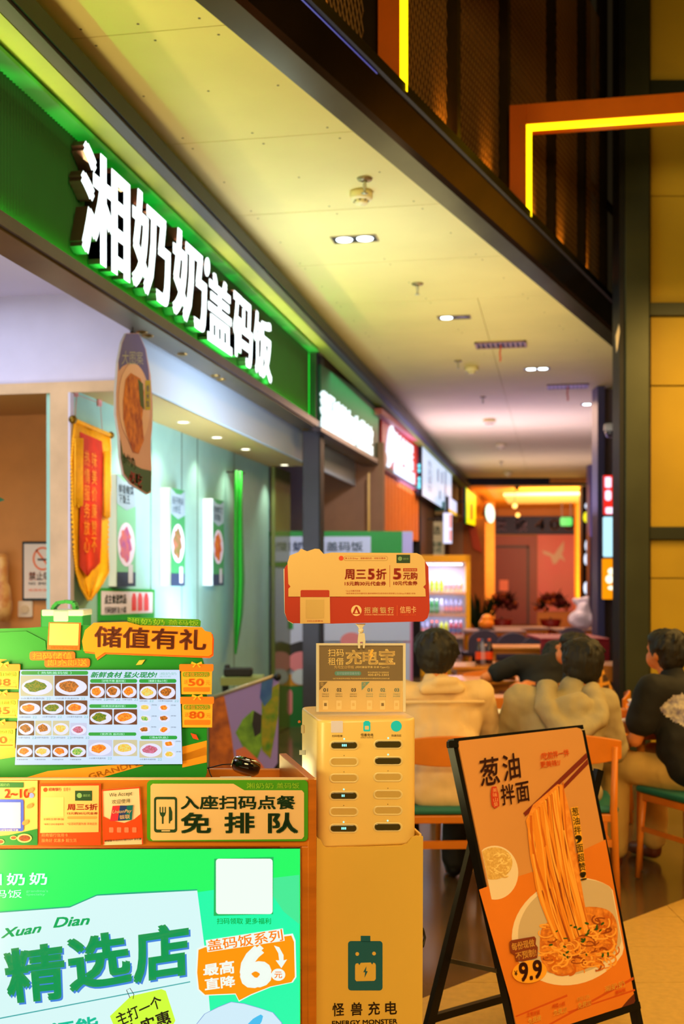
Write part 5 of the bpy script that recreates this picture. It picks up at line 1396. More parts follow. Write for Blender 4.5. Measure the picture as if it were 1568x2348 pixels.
# ================================================================ A-BOARD WITH NOODLE POSTER
psi, lam = math.radians(35.4), math.radians(15)
nh = C3(math.sin(psi), -math.cos(psi), 0)
nA = (nh * math.cos(lam) + Vector((0, 0, math.sin(lam)))).normalized()
AB = Pl(W(1050, 1700, 3.6), nA)
bot = AB.hit(1320, 2340)
t = thing('poster_stand', 'black folding floor stand with a large noodle poster leaning by the yellow pedestal', 'poster stand', Vector((bot.x, bot.y, 0)))
M_blk = mat('black_steel', (18, 18, 17), .35, .4)
TL, TR_, BR, BL = (1050, 1700), (1335, 1668), (1456, 2299), (1190, 2386)
def AQ(u, v): return quadmap([TL, TR_, BR, BL])(u, v)
po = [(1050, 1703), (1053, 1699), (1322, 1668), (1331, 1671), (1335, 1678), (1456, 2294), (1453, 2301), (1196, 2384), (1190, 2380)]
M_pt = mat('poster_tan', (214, 150, 84), .45, var=.05, scale=2)
MB().slab(AB, po, .008).build('poster', M_pt, t)
dn = AB.hit(1190, 2386) - AB.hit(1050, 1700); dn.normalize()
def legfrom(p):  # extend down the board direction to the floor
    return p + dn * ((p.z) / -dn.z)
a0 = AB.hit(1040, 1702, -.012); a1 = AB.hit(1185, 2372, -.012)
dl = (a1 - a0).normalized(); foot = a0 + dl * (a0.z / -dl.z)
MB().bar(a0, foot, .035, .03, up=tuple(nA)).build('frame_post', M_blk, t)
b0 = AB.hit(1328, 1676, -.014); b1 = AB.hit(1452, 2300, -.014); dl = (b1 - b0).normalized(); foot2 = b0 + dl * (b0.z / -dl.z)
MB().bar(b0, foot2, .022, .03, up=tuple(nA)).build('frame_post', M_blk, t)
MB().bar(AB.hit(1034, 1700, -.01), AB.hit(1330, 1668, -.01), .014, .03, up=tuple(nA)).build('top_bar', M_blk, t)
MB().bar(AB.hit(1188, 2396, -.006), AB.hit(1460, 2304, -.006), .022, .03, up=tuple(nA)).build('bottom_bar', M_blk, t)
MB().slab(AB, rr(1029, 1698, 1052, 1714, 3), .012, -.004).build('corner_cap', M_blk, t)
# folding rear legs
rf = onZ(966, 2420, 0); rt = W(1118, 1800, 3.82)
MB().bar(rt, rf, .03, .022, up=tuple(nA)).build('rear_leg', M_blk, t)
off = (b0 - a0); off.z = 0
rf2 = rf + off * .95; rt2 = rt + off * .95
MB().bar(rt2, rf2, .03, .022, up=tuple(nA)).build('rear_leg', M_blk, t)
k = .15
MB().bar(rf + (rt - rf) * .13, rf2 + (rt2 - rf2) * .13, .02, .024, up=(0, 0, 1)).build('cross_bar', M_blk, t)
MB().bar(W(1029, 2202, 3.74), AB.hit(1140, 2226, -.02), .006, .014, up=(0, 0, 1)).build('stay', mat('dull_steel_stay', (120, 110, 80), .35, .8), t)
MB().bar(W(1078, 1978, 3.78), W(1082, 1998, 3.78), .01, .008, up=tuple(nA)).build('latch', mat('pale_latch', (200, 190, 150), .3, .5), t)
# ---- poster picture
L0 = .0084
def pf(name, m, pts, lift): return flat(name, t, m, AB, pts, L0 + lift)
pf('table_print', mat('poster_orange', (226, 126, 34), .45, var=.08, scale=3), [(1098, 2040), (1135, 2026), (1250, 1990), (1388, 1925), (1456, 2294), (1453, 2301), (1196, 2384), (1190, 2380), (1172, 2300)], .0002)
for (x0, y0, x1, y1, w_) in ((1200, 2380, 1452, 2240, 6), (1180, 2330, 1300, 2280, 5), (1300, 2320, 1455, 2268, 4)):
    pf('plank_shade', mat('poster_dark_orange', (206, 84, 20), .45), [(x0, y0), (x1, y1), (x1 + 1, y1 + w_), (x0 + 4, y0 + 2)], .0003)
pf('dark_corner', mat('poster_brown', (96, 36, 20), .45), [(1454, 2278), (1456, 2296), (1452, 2302), (1425, 2310), (1440, 2292)], .0004)
M_bw = mat('poster_bowl', (240, 220, 190), .4); M_bi = mat('poster_bowl_in', (206, 184, 150), .4)
# small bowl at left
pf('bowl_print', M_bw, [(max(x, 1053 + (y - 1700) * .2041), y) for x, y in el(1134, 2001, 54, 62, 40)], .0005)
pf('noodle_bed', mat('poster_pale_noodle', (206, 160, 80), .5, col2=(236, 200, 120), scale=120), [(max(x, 1054 + (y - 1700) * .2041), y) for x, y in el(1132, 1980, 43, 37, 36, rot=-10)], .0008)
# big bowl
bowl = [(1176, 2160), (1178, 2110), (1192, 2080), (1212, 2057), (1245, 2040), (1290, 2022), (1330, 2012), (1372, 2010), (1402, 2018), (1408, 2040), (1434, 2172), (1432, 2190), (1415, 2216), (1380, 2236), (1345, 2250), (1300, 2260), (1260, 2256), (1218, 2230), (1190, 2200)]
pf('bowl_print', M_bw, [(min(x, 1333 + (y - 1668) * .1918), y) for x, y in el(1310, 2136, 140, 120, 48, rot=-24)], .0005)
pf('bowl_inner', M_bi, [(min(x, 1331 + (y - 1668) * .1918), y) for x, y in el(1314, 2126, 130, 106, 48, rot=-24)], .0008)
M_nd = [mat('noodle_a', (236, 146, 40), .45), mat('noodle_b', (250, 176, 70), .45), mat('noodle_c', (206, 104, 20), .45), mat('noodle_d', (150, 66, 12), .5)]
pf('noodle_bed', mat('noodle_bed', (190, 96, 24), .5, col2=(240, 150, 50), scale=60), sm([(1238, 2150), (1248, 2120), (1290, 2100), (1340, 2080), (1390, 2085), (1412, 2110), (1416, 2150), (1405, 2185), (1370, 2210), (1310, 2232), (1260, 2230), (1240, 2200)]), .0011)
rnd = random.Random(3)
def ribbon(mb, pts, w_, lift, mi):
    n_ = len(pts); L_, R_ = [], []
    for i in range(n_):
        ax, ay = pts[max(i - 1, 0)]; bx, by = pts[min(i + 1, n_ - 1)]
        dx, dy = bx - ax, by - ay; q_ = math.hypot(dx, dy) or 1
        L_.append((pts[i][0] - dy / q_ * w_, pts[i][1] + dx / q_ * w_)); R_.append((pts[i][0] + dy / q_ * w_, pts[i][1] - dx / q_ * w_))
    mb.add([AB.hit(x, y, lift) for x, y in L_ + R_], [(i, i + 1, n_ + i + 1, n_ + i) for i in range(n_ - 1)], mi)
mb = MB()
for k_ in range(150):   # curls in the bowl
    cx_, cy_ = rnd.uniform(1248, 1404), rnd.uniform(2095, 2222)
    if ((cx_ - 1330) / 88) ** 2 + ((cy_ - 2160) / 70) ** 2 > 1: continue
    r1, r2, a_ = rnd.uniform(8, 26), rnd.uniform(4, 14), rnd.uniform(0, 6)
    pts = [(cx_ + r1 * math.cos(a_ + s_ * .45), cy_ + r2 * math.sin(a_ + s_ * .45) + s_) for s_ in range(8)]
    ribbon(mb, pts, rnd.uniform(1.2, 2.2), L0 + .0013 + k_ * .000004, rnd.choice((0, 0, 1, 1, 2, 3)))
q = mb.build('bowl_noodles', M_nd, t, fix=False); tag(q, kind='stuff')
pf('lifted_noodles', mat('noodle_mass', (222, 124, 30), .5, col2=(244, 160, 60), scale=50), [(1206, 1880), (1222, 1845), (1245, 1826), (1278, 1798), (1290, 1800), (1300, 1835), (1310, 1880), (1318, 1950), (1330, 2010), (1340, 2070), (1350, 2130), (1310, 2160), (1272, 2120), (1262, 2060), (1240, 1990), (1228, 1930), (1212, 1905)], .0021)
mb = MB()
for k_ in range(120):
    u = rnd.random(); u2 = min(1, max(0, u + rnd.uniform(-.18, .18)))
    pts = []
    ph1, am = rnd.uniform(0, 6), rnd.uniform(.01, .05)
    v0, v1 = rnd.choice(((0, 1), (0, 1), (0, .6), (.3, 1)))
    for i in range(15):
        v = v0 + (v1 - v0) * i / 14
        lx = 1207 + 22 * v + 35 * v * v + 10 * v ** 3; rx_ = 1288 + 28 * v + 34 * v * v
        ty = 1878 + (2140 - 1878) * v if 0 else None
        uu = u + (u2 - u) * v + am * math.sin(ph1 + v * 7)
        ytop = 1880 - 84 * uu; ybot = 2150 + 10 * math.sin(uu * 5)
        pts.append((lx + (rx_ - lx) * uu, ytop + (ybot - ytop) * v))
    ribbon(mb, pts, rnd.uniform(1.3, 2.6), L0 + .0023 + k_ * .000004, rnd.choice((0, 0, 0, 1, 1, 2, 3)))
q = mb.build('hanging_noodles', M_nd, t, fix=False); tag(q, kind='stuff')
mb = MB(); 
for k_ in range(46):
    cx_, cy_ = rnd.uniform(1118, 1164), rnd.uniform(1954, 2006)
    if cx_ < 1068 + (cy_ - 1700) * .2041 or cy_ > 2024 - (cx_ - 1104) * .3 or cy_ < 1955 + abs(cx_ - 1135) * .2 - 6: continue
    a_ = rnd.uniform(0, 6); ribbon(mb, [(cx_ + 9 * math.cos(a_ + s_ * .4), cy_ + 6 * math.sin(a_ + s_ * .4)) for s_ in range(6)], 1.3, L0 + .001 + k_ * .000004, rnd.choice((0, 1)))
q = mb.build('side_noodles', [mat('noodle_e', (216, 170, 90), .5), mat('noodle_f', (246, 214, 140), .5)], t, fix=False); tag(q, kind='stuff')
mb = MB()
for k_ in range(26):
    x, y = rnd.uniform(1245, 1405), rnd.uniform(2115, 2205); a_ = rnd.uniform(0, 180)
    if ((x - 1330) / 80) ** 2 + ((y - 2160) / 60) ** 2 > 1: continue
    mb.poly(AB, el(x, y, rnd.uniform(3, 6), rnd.uniform(1.6, 3), 8, rot=a_), L0 + .003)
q = mb.build('spring_onion', mat('onion_green', (40, 84, 20), .5), t, fix=False); tag(q, kind='stuff')
M_chop = mat('poster_chopstick', (120, 36, 20), .45)
pf('chopstick', M_chop, [(1200, 1864), (1205, 1872), (1347, 1738), (1344, 1726)], .0020)
pf('chopstick', M_chop, [(1288, 1803), (1294, 1808), (1349, 1752), (1347, 1740)], .0020)
def pt(s_, q_, m_, b_=0.02, **kw): return txt(t, s_, q_, m_, L0 + .0040, b_, AB, **kw)
M_pd = mat('poster_dark_brown', (74, 26, 14), .5)
pt('葱', [(1098, 1740), (1142, 1733), (1147, 1796), (1103, 1804)], M_pd, .015); pt('油', [(1150, 1732), (1189, 1724), (1195, 1783), (1155, 1793)], M_pd, .015)
pt('拌', [(1146, 1800), (1177, 1796), (1183, 1843), (1151, 1847)], M_pd, .015); pt('面', [(1181, 1796), (1211, 1790), (1216, 1836), (1186, 1842)], M_pd, .015)
mb = MB(); mb.poly(AB, [(1127, 1804), (1138, 1803), (1143, 1820), (1145, 1848), (1134, 1854), (1127, 1846), (1125, 1820)], L0 + .0034); mb.build('seal', mat('seal_red', (196, 54, 20), .5), t, fix=False)
mb = MB(); vtext(mb, '美味山葵', AB, [(1129, 1807), (1139, 1806), (1142, 1849), (1132, 1851)], lift=L0 + .004); mb.build('lettering', mat('seal_ink', (240, 170, 110), .5), t, fix=False)
pt('/吃前拌一拌', [(1238, 1726), (1303, 1717), (1306, 1733), (1240, 1743)], mat('poster_orange_ink', (240, 100, 30), .5)); pt('更美味!/', [(1238, 1746), (1284, 1740), (1286, 1755), (1240, 1761)], mat('poster_orange_ink', (240, 100, 30), .5))
pf('yellow_halo', mat('poster_yellow', (236, 170, 40), .5), [(1308, 1852), (1325, 1849), (1337, 1940), (1344, 2015), (1336, 2020), (1320, 1930)], .0036)
mb = MB(); vtext(mb, '葱油拌,面超赞!', AB, [(1310, 1852), (1325, 1850), (1346, 2018), (1331, 2021)], lift=L0 + .0042, bold=.01); mb.build('lettering', mat('poster_dark_green', (60, 50, 10), .5), t, fix=False)
mb = MB(); mb.poly(AB, [(1168, 2160), (1172, 2156), (1225, 2147), (1229, 2152), (1228, 2165), (1233, 2172), (1232, 2196), (1200, 2204), (1183, 2204), (1180, 2190), (1170, 2184)], L0 + .0044); mb.build('brown_flag', mat('poster_flag', (130, 54, 20), .5), t, fix=False)
M_fy = mat('poster_flag_ink', (250, 190, 90), .5)
txt(t, '每份现做', [(1172, 2163), (1224, 2152), (1226, 2170), (1174, 2181)], M_fy, L0 + .005, .02, AB); txt(t, '不预制!', [(1181, 2184), (1228, 2175), (1230, 2192), (1183, 2202)], M_fy, L0 + .005, .02, AB)
mb = MB(); mb.poly(AB, el(1214, 2228, 40, 26, 30, rot=-8), L0 + .0042); mb.build('price_disc', mat('poster_price', (246, 170, 40), .5), t, fix=False)
txt(t, '9.9', [(1188, 2208), (1241, 2199), (1245, 2242), (1192, 2253)], M_pd, L0 + .005, .035, AB); txt(t, '¥', [(1179, 2226), (1186, 2225), (1187, 2237), (1180, 2238)], M_pd, L0 + .005, .02, AB)
M_py = mat('poster_pale_yellow', (250, 196, 80), .5); M_po = mat('poster_orange_ink', (240, 100, 30), .5)
pt('湘奶奶', [(1385, 2262), (1431, 2246), (1433, 2262), (1387, 2275)], M_py); pt('盖码饭', [(1410, 2272), (1434, 2264), (1435, 2273), (1411, 2281)], M_po)
for q_, a_, b_ in (((1208, 2322), '五常米饭', '免费续'), ((1266, 2303), '榨菜小料', '免费加'), ((1322, 2287), '例汤', '免费加')):
    x, y = q_
    pt(a_, [(x, y), (x + 30, y - 8), (x + 30, y + 3), (x, y + 10)], M_po if b_ != '免费加' or a_ != '例汤' else M_py, .01); pt(b_, [(x + 2, y + 13), (x + 33, y + 4), (x + 33, y + 18), (x + 3, y + 27)], M_py, .02)
# ================================================================ SOFFIT FITTINGS
CPl = Pl((0, 0, ZC), (0, 0, -1))
M_det = mat('cream_detector', (232, 216, 150), .45); M_fit = mat('dull_brass_fitting', (150, 130, 90), .35, .7); M_lens = emi('cool_lamp_lens', (225, 245, 255), 7.0)
def twin(px, py, hw, left_on=True, right_on=True, label=''):
    c = CPl.hit(px, py); d0 = -c.x * ST + c.y * CT
    w_ = hw / F * d0; l_ = w_ * .46
    t = thing('twin_downlight', label, 'ceiling light', c)
    m = MB(); u, v = C3(1, 0, 0), C3(0, 1, 0)
    u = Vector((1, 0, 0)); v = Vector((0, 1, 0))
    def bx(x0, x1, y0, y1, z0, z1, nm, mm, par):
        MB().box(c.x + x0, c.x + x1, c.y + y0, c.y + y1, ZC + z0, ZC + z1).build(nm, mm, par)
    bx(-w_, w_, -l_, l_, -.003, -.001, 'recess_plate', mat('dark_recess', (22, 26, 30), .5), t)
    for x0, x1, y0, y1 in ((-w_ - .008, w_ + .008, -l_ - .008, -l_), (-w_ - .008, w_ + .008, l_, l_ + .008), (-w_ - .008, -w_, -l_, l_), (w_, w_ + .008, -l_, l_)): bx(x0, x1, y0, y1, -.007, -.001, 'frame', mat('tan_light_frame', (150, 130, 90), .5), t)
    for sx, on in ((-.48, left_on), (.48, right_on)):
        q = Vector((c.x + sx * w_, c.y, ZC - .005))
        MB().lathe([(0, 0), (w_ * .30, 0), (w_ * .36, -.004), (w_ * .38, .001)], q, 22).build('lamp', M_lens if on else mat('unlit_lens', (60, 58, 50), .2), t)
        if on: spot('downlight_beam', q - Vector((0, 0, .02)), q - Vector((0, 0, 1)), 34, (1, .86, .6), 80, .8, .03)
twin(813, 547, 50, label='twin square downlight set in the soffit, nearest one')
twin(1041, 727, 36, True, False, 'twin downlight with only its left lamp lit, second along the soffit')
twin(1231, 845, 28, label='twin downlight with both lamps lit beyond the first air vent')
twin(1357, 926, 24, label='twin downlight beyond the second air vent, near the dome camera')
def det(px, py, r, label):
    c = CPl.hit(px, py); t = thing('smoke_detector', label, 'smoke detector', c)
    MB().lathe([(r * .86, 0), (r, -r * .1), (r, -r * .55), (r * .86, -r * .72), (r * .62, -r * .74)], c, 28).build('housing', M_det, t)
    MB().lathe([(r * .62, -r * .74), (r * .56, -r * .95), (r * .5, -r * 1.05), (0, -r * 1.08)], c, 28).build('sensor_cap', M_det, t)
    for i in range(8):
        a = i * math.pi / 4; q = c + Vector((math.cos(a) * r * .60, math.sin(a) * r * .60, -r * .84))
        MB().ell(q, (r * .09, r * .09, r * .06), nu=8, nv=5).build('slot', M_dark, t)
det(828, 440, .066, 'cream round smoke detector behind the nearest sprinkler')
det(1081, 841, .07, 'cream smoke detector between the first air vent and the dark green sign')
det(1122, 961, .085, 'pale smoke detector in the violet lit part of the soffit')
det(1149, 1018, .085, 'pale smoke detector beyond the violet lit part of the soffit')
det(1163, 1082, .09, 'pale smoke detector at the far end of the soffit')
def spk(px, py, label, s_=1.0):
    c = CPl.hit(px, py); t = thing('sprinkler', label, 'sprinkler', c)
    MB().lathe([(0, 0), (.034 * s_, 0), (.03 * s_, -.008 * s_), (.012 * s_, -.012 * s_)], c, 20).build('plate', M_fit, t)
    MB().lathe([(.007 * s_, -.01 * s_), (.009 * s_, -.03 * s_), (.006 * s_, -.045 * s_), (.006 * s_, -.06 * s_), (.016 * s_, -.063 * s_), (0, -.066 * s_)], c, 12).build('head', mat('pale_steel', (190, 190, 170), .3, .7), t)
    MB().ell(c + Vector((0, 0, -.034 * s_)), (.004 * s_, .004 * s_, .010 * s_), nu=8, nv=6).build('glass_bulb', mat('red_bulb', (220, 60, 30), .2), t)
spk(836, 409, 'ceiling sprinkler in front of the nearest smoke detector', 1.3)
spk(957, 650, 'ceiling sprinkler between the first and second downlights', 1.3)
spk(1050, 827, 'ceiling sprinkler beside the second smoke detector', 1.2)
spk(1107, 910, 'small far sprinkler between the dark green sign and the second air vent', 1.2)
spk(1149, 1058, 'farthest sprinkler before the soffit ends', 1.4)
def vent(px, py, hw, ribbon, label):
    c = CPl.hit(px, py); d0 = -c.x * ST + c.y * CT; w_ = hw / F * d0; l_ = .14
    t = thing('air_vent', label, 'vent', c)
    MB().box(c.x - w_, c.x + w_, c.y - l_, c.y + l_, ZC - .004, ZC - .001).build('backing', M_dark, t)
    M_vf = mat('vent_taupe', (150, 112, 92), .5)
    for x0, x1, y0, y1 in ((-w_, w_, -l_, -l_ + .02), (-w_, w_, l_ - .02, l_), (-w_, -w_ + .02, -l_, l_), (w_ - .02, w_, -l_, l_)): MB().box(c.x + x0, c.x + x1, c.y + y0, c.y + y1, ZC - .014, ZC - .002).build('frame', M_vf, t)
    n = 9
    for i in range(n):
        x = c.x - w_ + .03 + (2 * w_ - .06) * (i + .5) / n
        MB().bar((x, c.y - l_ + .02, ZC - .010), (x, c.y + l_ - .02, ZC - .010), .022, .003, up=(0.5, 0, 1)).build('blade', M_vf, t)
    if ribbon:
        mb = MB(); r_ = [c + Vector((.0 + .004 * math.sin(k * 1.2), -.05 - k * .012, -.014 - k * .022)) for k in range(9)]
        for k in range(8): mb.bar(r_[k], r_[k + 1], .014, .002, up=(0, 1, .2))
        mb.build('red_ribbon', mat('red_ribbon', (226, 90, 60), .6), t)
vent(1148, 789, 58, True, 'slatted air vent with a thin red ribbon, nearest in the soffit')
vent(1301, 885, 46, True, 'slatted air vent with a pale red ribbon, second in the soffit')
vent(1400, 955, 34, False, 'slatted air vent near the dome camera at the olive pillar')
# dome camera on the far right pillar
t = thing('dome_camera', 'white dome security camera above the stacked menu light boxes', 'camera', W(1400, 978, 12.7))
MB().lathe([(0, .06), (.07, .06), (.075, .0), (.07, -.02)], W(1400, 985, 12.7), 22).build('housing', mat('white_plastic', (225, 222, 235), .4), t)
MB().ell(W(1400, 991, 12.7), (.06, .06, .07)).build('dome', mat('smoky_dome', (60, 55, 80), .1, coat=1), t)

# ================================================================ FAR END OF THE WALK
M_yc = mat('amber_paint', (230, 150, 20), .6, var=.06)
eb = camquad(1035, 1372, 3.55, 3.75, 25.0, 25.2, 'trim_6', M_dark); tag(eb, kind='structure')
fw_ = MB().box(-2.1, -1.95, 25.3, 34.6, 0, 3.6).build('wall_far_side', mat('orange_far_wall', (236, 140, 14), .55, var=.06)); tag(fw_, kind='structure')
fc = MB().box(-2.1, 2.6, 25.4, 34.6, 3.6, 3.75).build('ceiling_far', M_yc); tag(fc, kind='structure')
fd_ = MB().box(-1.3, 1.2, 28.0, 31.0, 3.52, 3.59).build('ceiling_panel', mat('cream_ceiling_panel', (240, 214, 150), .5)); tag(fd_, kind='structure')
fbk = MB().box(-2.1, 2.6, 34.3, 34.5, 0, 3.7).build('wall_far_end', mat('far_amber_wall', (190, 110, 20), .6)); tag(fbk, kind='structure')
FB = planeY(34.28)
def fob(nm, pts, m, th=.04, par=None, lift=0): return MB().slab(FB, pts, th, lift=lift).build(nm, m, par)
d_ = fob('door_1', [(1134, 1228), (1231, 1228), (1231, 1432), (1134, 1432)], mat('brown_door', (140, 50, 18), .5)); tag(d_, kind='structure')
fob('door_leaf', [(1137, 1256), (1208, 1256), (1208, 1432), (1137, 1432)], mat('red_brown_leaf', (128, 40, 18), .5), .03, d_, .04)
for pts in ([(1137, 1251), (1212, 1251), (1212, 1256), (1137, 1256)], [(1208, 1251), (1213, 1251), (1213, 1432), (1208, 1432)]): fob('door_frame', pts, mat('dark_door_line', (60, 24, 10), .5), .05, d_, .04)
fob('paper_notice', rect(1145, 1330, 1165, 1355), mat('salmon_paper', (240, 120, 80), .5), .01, d_, .075)
pk = fob('poster_wall', rect(1232, 1226, 1322, 1402), mat('pink_panel', (216, 96, 92), .55, col2=(206, 110, 92), scale=.8)); tag(pk, 'pink wall panel with a pale butterfly at the far end of the walk', 'wall panel')
fob('butterfly', [(1243, 1262), (1258, 1266), (1270, 1272), (1282, 1254), (1293, 1240), (1292, 1262), (1288, 1270), (1296, 1288), (1284, 1280), (1275, 1292), (1268, 1294), (1262, 1276), (1246, 1270)], mat('pale_butterfly', (200, 160, 130), .5), .01, pk, .041)
bn = fob('banner', rect(1136, 1184, 1321, 1225), mat('indigo_cloth', (22, 12, 56), .6), .02, None, .03); tag(bn, 'dark purple banner with pale characters and orange 400 across the far door', 'banner')
txt(bn, '突', (1140, 1190, 1160, 1217), mat('mauve_ink', (170, 130, 170), .5), .055, .02, FB); txt(bn, '破', (1180, 1190, 1208, 1217), mat('mauve_ink', (170, 130, 170), .5), .055, .02, FB); txt(bn, '400', (1226, 1190, 1316, 1216), mat('dim_amber_ink', (150, 84, 30), .5), .055, .02, FB, spacing=1.4)
t = litsign('exit_sign', 'small green lit exit sign hanging before the purple banner', front(30), rr(1284, 1186, 1312, 1206, 5), emi('exit_green', (0, 210, 70), 1.3)); 
pst = camquad(1322, 1334, 0, 3.6, 30, 30.3, 'column', M_yc); tag(pst, kind='structure')
pst = camquad(1335, 1350, 0, 3.5, 24.6, 24.9, 'column', M_dark); tag(pst, kind='structure')
pst = camquad(1112, 1134, 0, 3.6, 31, 31.2, 'column', M_yc); tag(pst, kind='structure')
for i, (x, y, rx_, ry_, m_) in enumerate(((1346, 1160, 5, 7, 'white'), (1344, 1186, 7, 12, 'yellow'), (1347, 1251, 6, 14, 'white'), (1345, 1282, 6, 14, 'white'), (1344, 1348, 6, 14, 'white'))):
    litsign('round_sign', '%s round lit sign on the black post, %s from the top' % (m_, ('first', 'second', 'third', 'fourth', 'lowest')[i]), front(24.55), el(x, y, rx_, ry_, 18), emi('disc_' + m_, (225, 235, 255) if m_ == 'white' else (230, 220, 20), 1.6))
for (x, y) in ((1180, 1160), (1187, 1181)):
    p = W(x, y, 27.0 if y < 1170 else 31); 
    t = thing('pendant_light', 'small round amber lamp hanging in the far hall, %s' % ('upper one' if y < 1170 else 'lower one'), 'lamp', p)
    MB().ell(p, .06).build('globe', emi('amber_globe', (255, 190, 90), 3), t); MB().tube([p + Vector((0, 0, .05)), Vector((p.x, p.y, 3.6))], .006, 6).build('cord', M_dark, t)
t = thing('ceiling_camera', 'dark green ceiling camera under the far yellow ceiling', 'camera', W(1185, 1117, 25.9))
MB().ell(W(1185, 1117, 25.9), (.05, .05, .07)).build('dome', M_dark, t); MB().tube([W(1185, 1117, 25.9), W(1185, 1117, 25.9) + Vector((0, 0, .2))], .03, 8).build('mount', M_dark, t)
# right-hand shop beyond the olive pillar
pr2 = camquad(1370, 1386, 0, 3.7, 13.1, 13.4, 'column', mat('violet_grey_pillar', (84, 80, 124), .4, .2)); tag(pr2, kind='structure')
pr3 = camquad(1386, 1470, 0, 3.7, 13.3, 13.5, 'wall_right_shop', mat('mauve_wall', (128, 112, 128), .5)); tag(pr3, kind='structure')
pr4 = camquad(1352, 1371, 0, 3.7, 22.0, 22.3, 'column', mat('violet_grey_pillar', (84, 80, 124), .4, .2)); tag(pr4, kind='structure')
sw = MB().box(-2.3, -2.12, 18.0, 25.3, 0, 3.5).build('wall_shops', mat('dim_brown_shop_wall', (88, 60, 40), .6, var=.2, scale=1)); tag(sw, kind='structure')
# orange wall fronts on the left beyond the fridge
ow = MB().slab(front(23.5), rect(1052, 1190, 1112, 1500), .1).build('wall_orange_front', mat('orange_front', (232, 124, 10), .5, var=.05)); tag(ow, kind='structure')
ow = MB().slab(front(23.34), [(1072, 1200), (1090, 1202), (1106, 1268), (1085, 1258)], .03).build('flag', mat('vermilion_flag', (255, 84, 0), .5)); tag(ow, 'vermilion slanting flag on the orange wall past the fridge', 'flag')
ow = MB().slab(front(22.5), rect(1030, 1198, 1062, 1460), .08).build('wall_tan_front', mat('tan_front', (180, 120, 70), .5)); tag(ow, kind='structure')
t = thing('menu_board', 'pale green menu board with dark green characters above the drinks fridge', 'menu board', W(990, 1268, 20))
sb_ = front(20.0)
MB().slab(sb_, rect(958, 1196, 1018, 1276), .05).build('board', mat('pale_mint_board', (206, 214, 186), .5), t)
txt(t, '自愿选', (962, 1206, 1010, 1226), mat('dark_green_ink', (40, 80, 70), .5), .055, .02, sb_); txt(t, '鲜果现煮\n热卤小吃', (960, 1242, 1014, 1268), mat('teal_ink', (40, 130, 110), .5), .055, .01, sb_)
t = thing('green_awning', 'teal green shop shelf band above the mint menu board', 'shelf', W(985, 1190, 20.3))
MB().slab(front(20.3), rect(958, 1150, 1020, 1172), .08).build('band', mat('teal_band', (60, 150, 130), .5), t); MB().slab(front(20.3), rect(958, 1172, 1020, 1180), .1).build('ledge', mat('cream_ledge', (220, 190, 120), .5), t); MB().slab(front(20.4), rect(958, 1180, 1020, 1290), .05).build('back', mat('brown_back', (90, 66, 46), .5), t)

# promotion booth behind the slate pillar
BD = 11.9
BP_ = front(BD)
t = thing('promotion_booth', 'green and white booth with brand header, boxed panels and printed figure behind the slate pillar', 'booth', C3((776 - CX) / F * BD, BD, 0))
M_bg = mat('booth_green', (0, 140, 50), .5, var=.04); M_bwh = mat('booth_white', (190, 200, 230), .5); M_bdk = mat('booth_line', (20, 50, 80), .5)
def bo(nm, pts, m, th=.03, lift=0, par=None): return MB().slab(BP_, pts, th, lift=lift).build(nm, m, par or t)
bo('carcass', rect(607, 1218, 945, 1760), M_bwh, .05, -.5)
bo('header', rect(607, 1218, 922, 1298), M_bg, .06)
bo('header_side', rect(922, 1222, 946, 1420), mat('lilac_side', (180, 170, 230), .5), .04, -.01)
bo('header_field', rect(620, 1230, 850, 1288), mat('header_lilac', (190, 200, 236), .5), .012, .062)
dk = mat('navy_ink', (40, 60, 100), .5)
txt(t, '湘奶奶', (636, 1242, 736, 1264), dk, .078, .03, BP_, spacing=1.2); txt(t, '盖码饭', (748, 1242, 832, 1264), mat('grey_blue_ink', (90, 110, 130), .5), .078, .02, BP_)
bo('body_panel', rect(607, 1302, 722, 1492), M_bwh, .04); bo('body_panel', rect(607, 1496, 722, 1640), M_bwh, .04); bo('body_panel', rect(726, 1302, 940, 1470), M_bwh, .04); bo('body_panel', rect(726, 1474, 940, 1640), M_bwh, .04)
bo('green_strip', rect(636, 1320, 654, 1442), M_bg, .01, .042); bo('green_strip', rect(656, 1320, 672, 1442), M_bg, .01, .042)
bo('base_panel', rect(630, 1640, 940, 1700), M_bg, .04); bo('plinth', rect(607, 1700, 940, 1790), M_dark, .02)
bo('dark_post', rect(597, 1300, 607, 1560), M_dark, .05)
# printed figure of a cheering person in green, generic
bo('hair_print', [(650, 1530), (652, 1500), (664, 1478), (690, 1470), (716, 1478), (722, 1500), (722, 1530)], mat('black_print', (24, 22, 26), .5), .006, .05)
bo('face_print', el(690, 1518, 30, 24, 22), mat('pink_face_print', (220, 130, 140), .5), .006, .058)
bo('collar_print', [(640, 1528), (662, 1545), (700, 1552), (722, 1550), (722, 1574), (660, 1574), (650, 1552)], mat('mustard_print', (200, 140, 20), .5), .006, .064)
bo('beard_print', el(690, 1552, 22, 18, 20), mat('pale_print', (190, 206, 216), .5), .006, .072)
bo('coat_print', [(646, 1574), (722, 1570), (722, 1690), (640, 1690), (640, 1610)], mat('coat_green_print', (0, 110, 40), .5), .006, .064)
bo('arm_print', rr(646, 1580, 670, 1640, 10), mat('pink_face_print', (220, 130, 140), .5), .006, .072)
bo('face_print', el(806, 1470, 26, 20, 20), mat('pink_face_print', (220, 130, 140), .5), .006, .05); bo('pink_strip', rect(924, 1425, 946, 1640), mat('mauve_pink_print', (200, 120, 160), .5), .04, -.02)

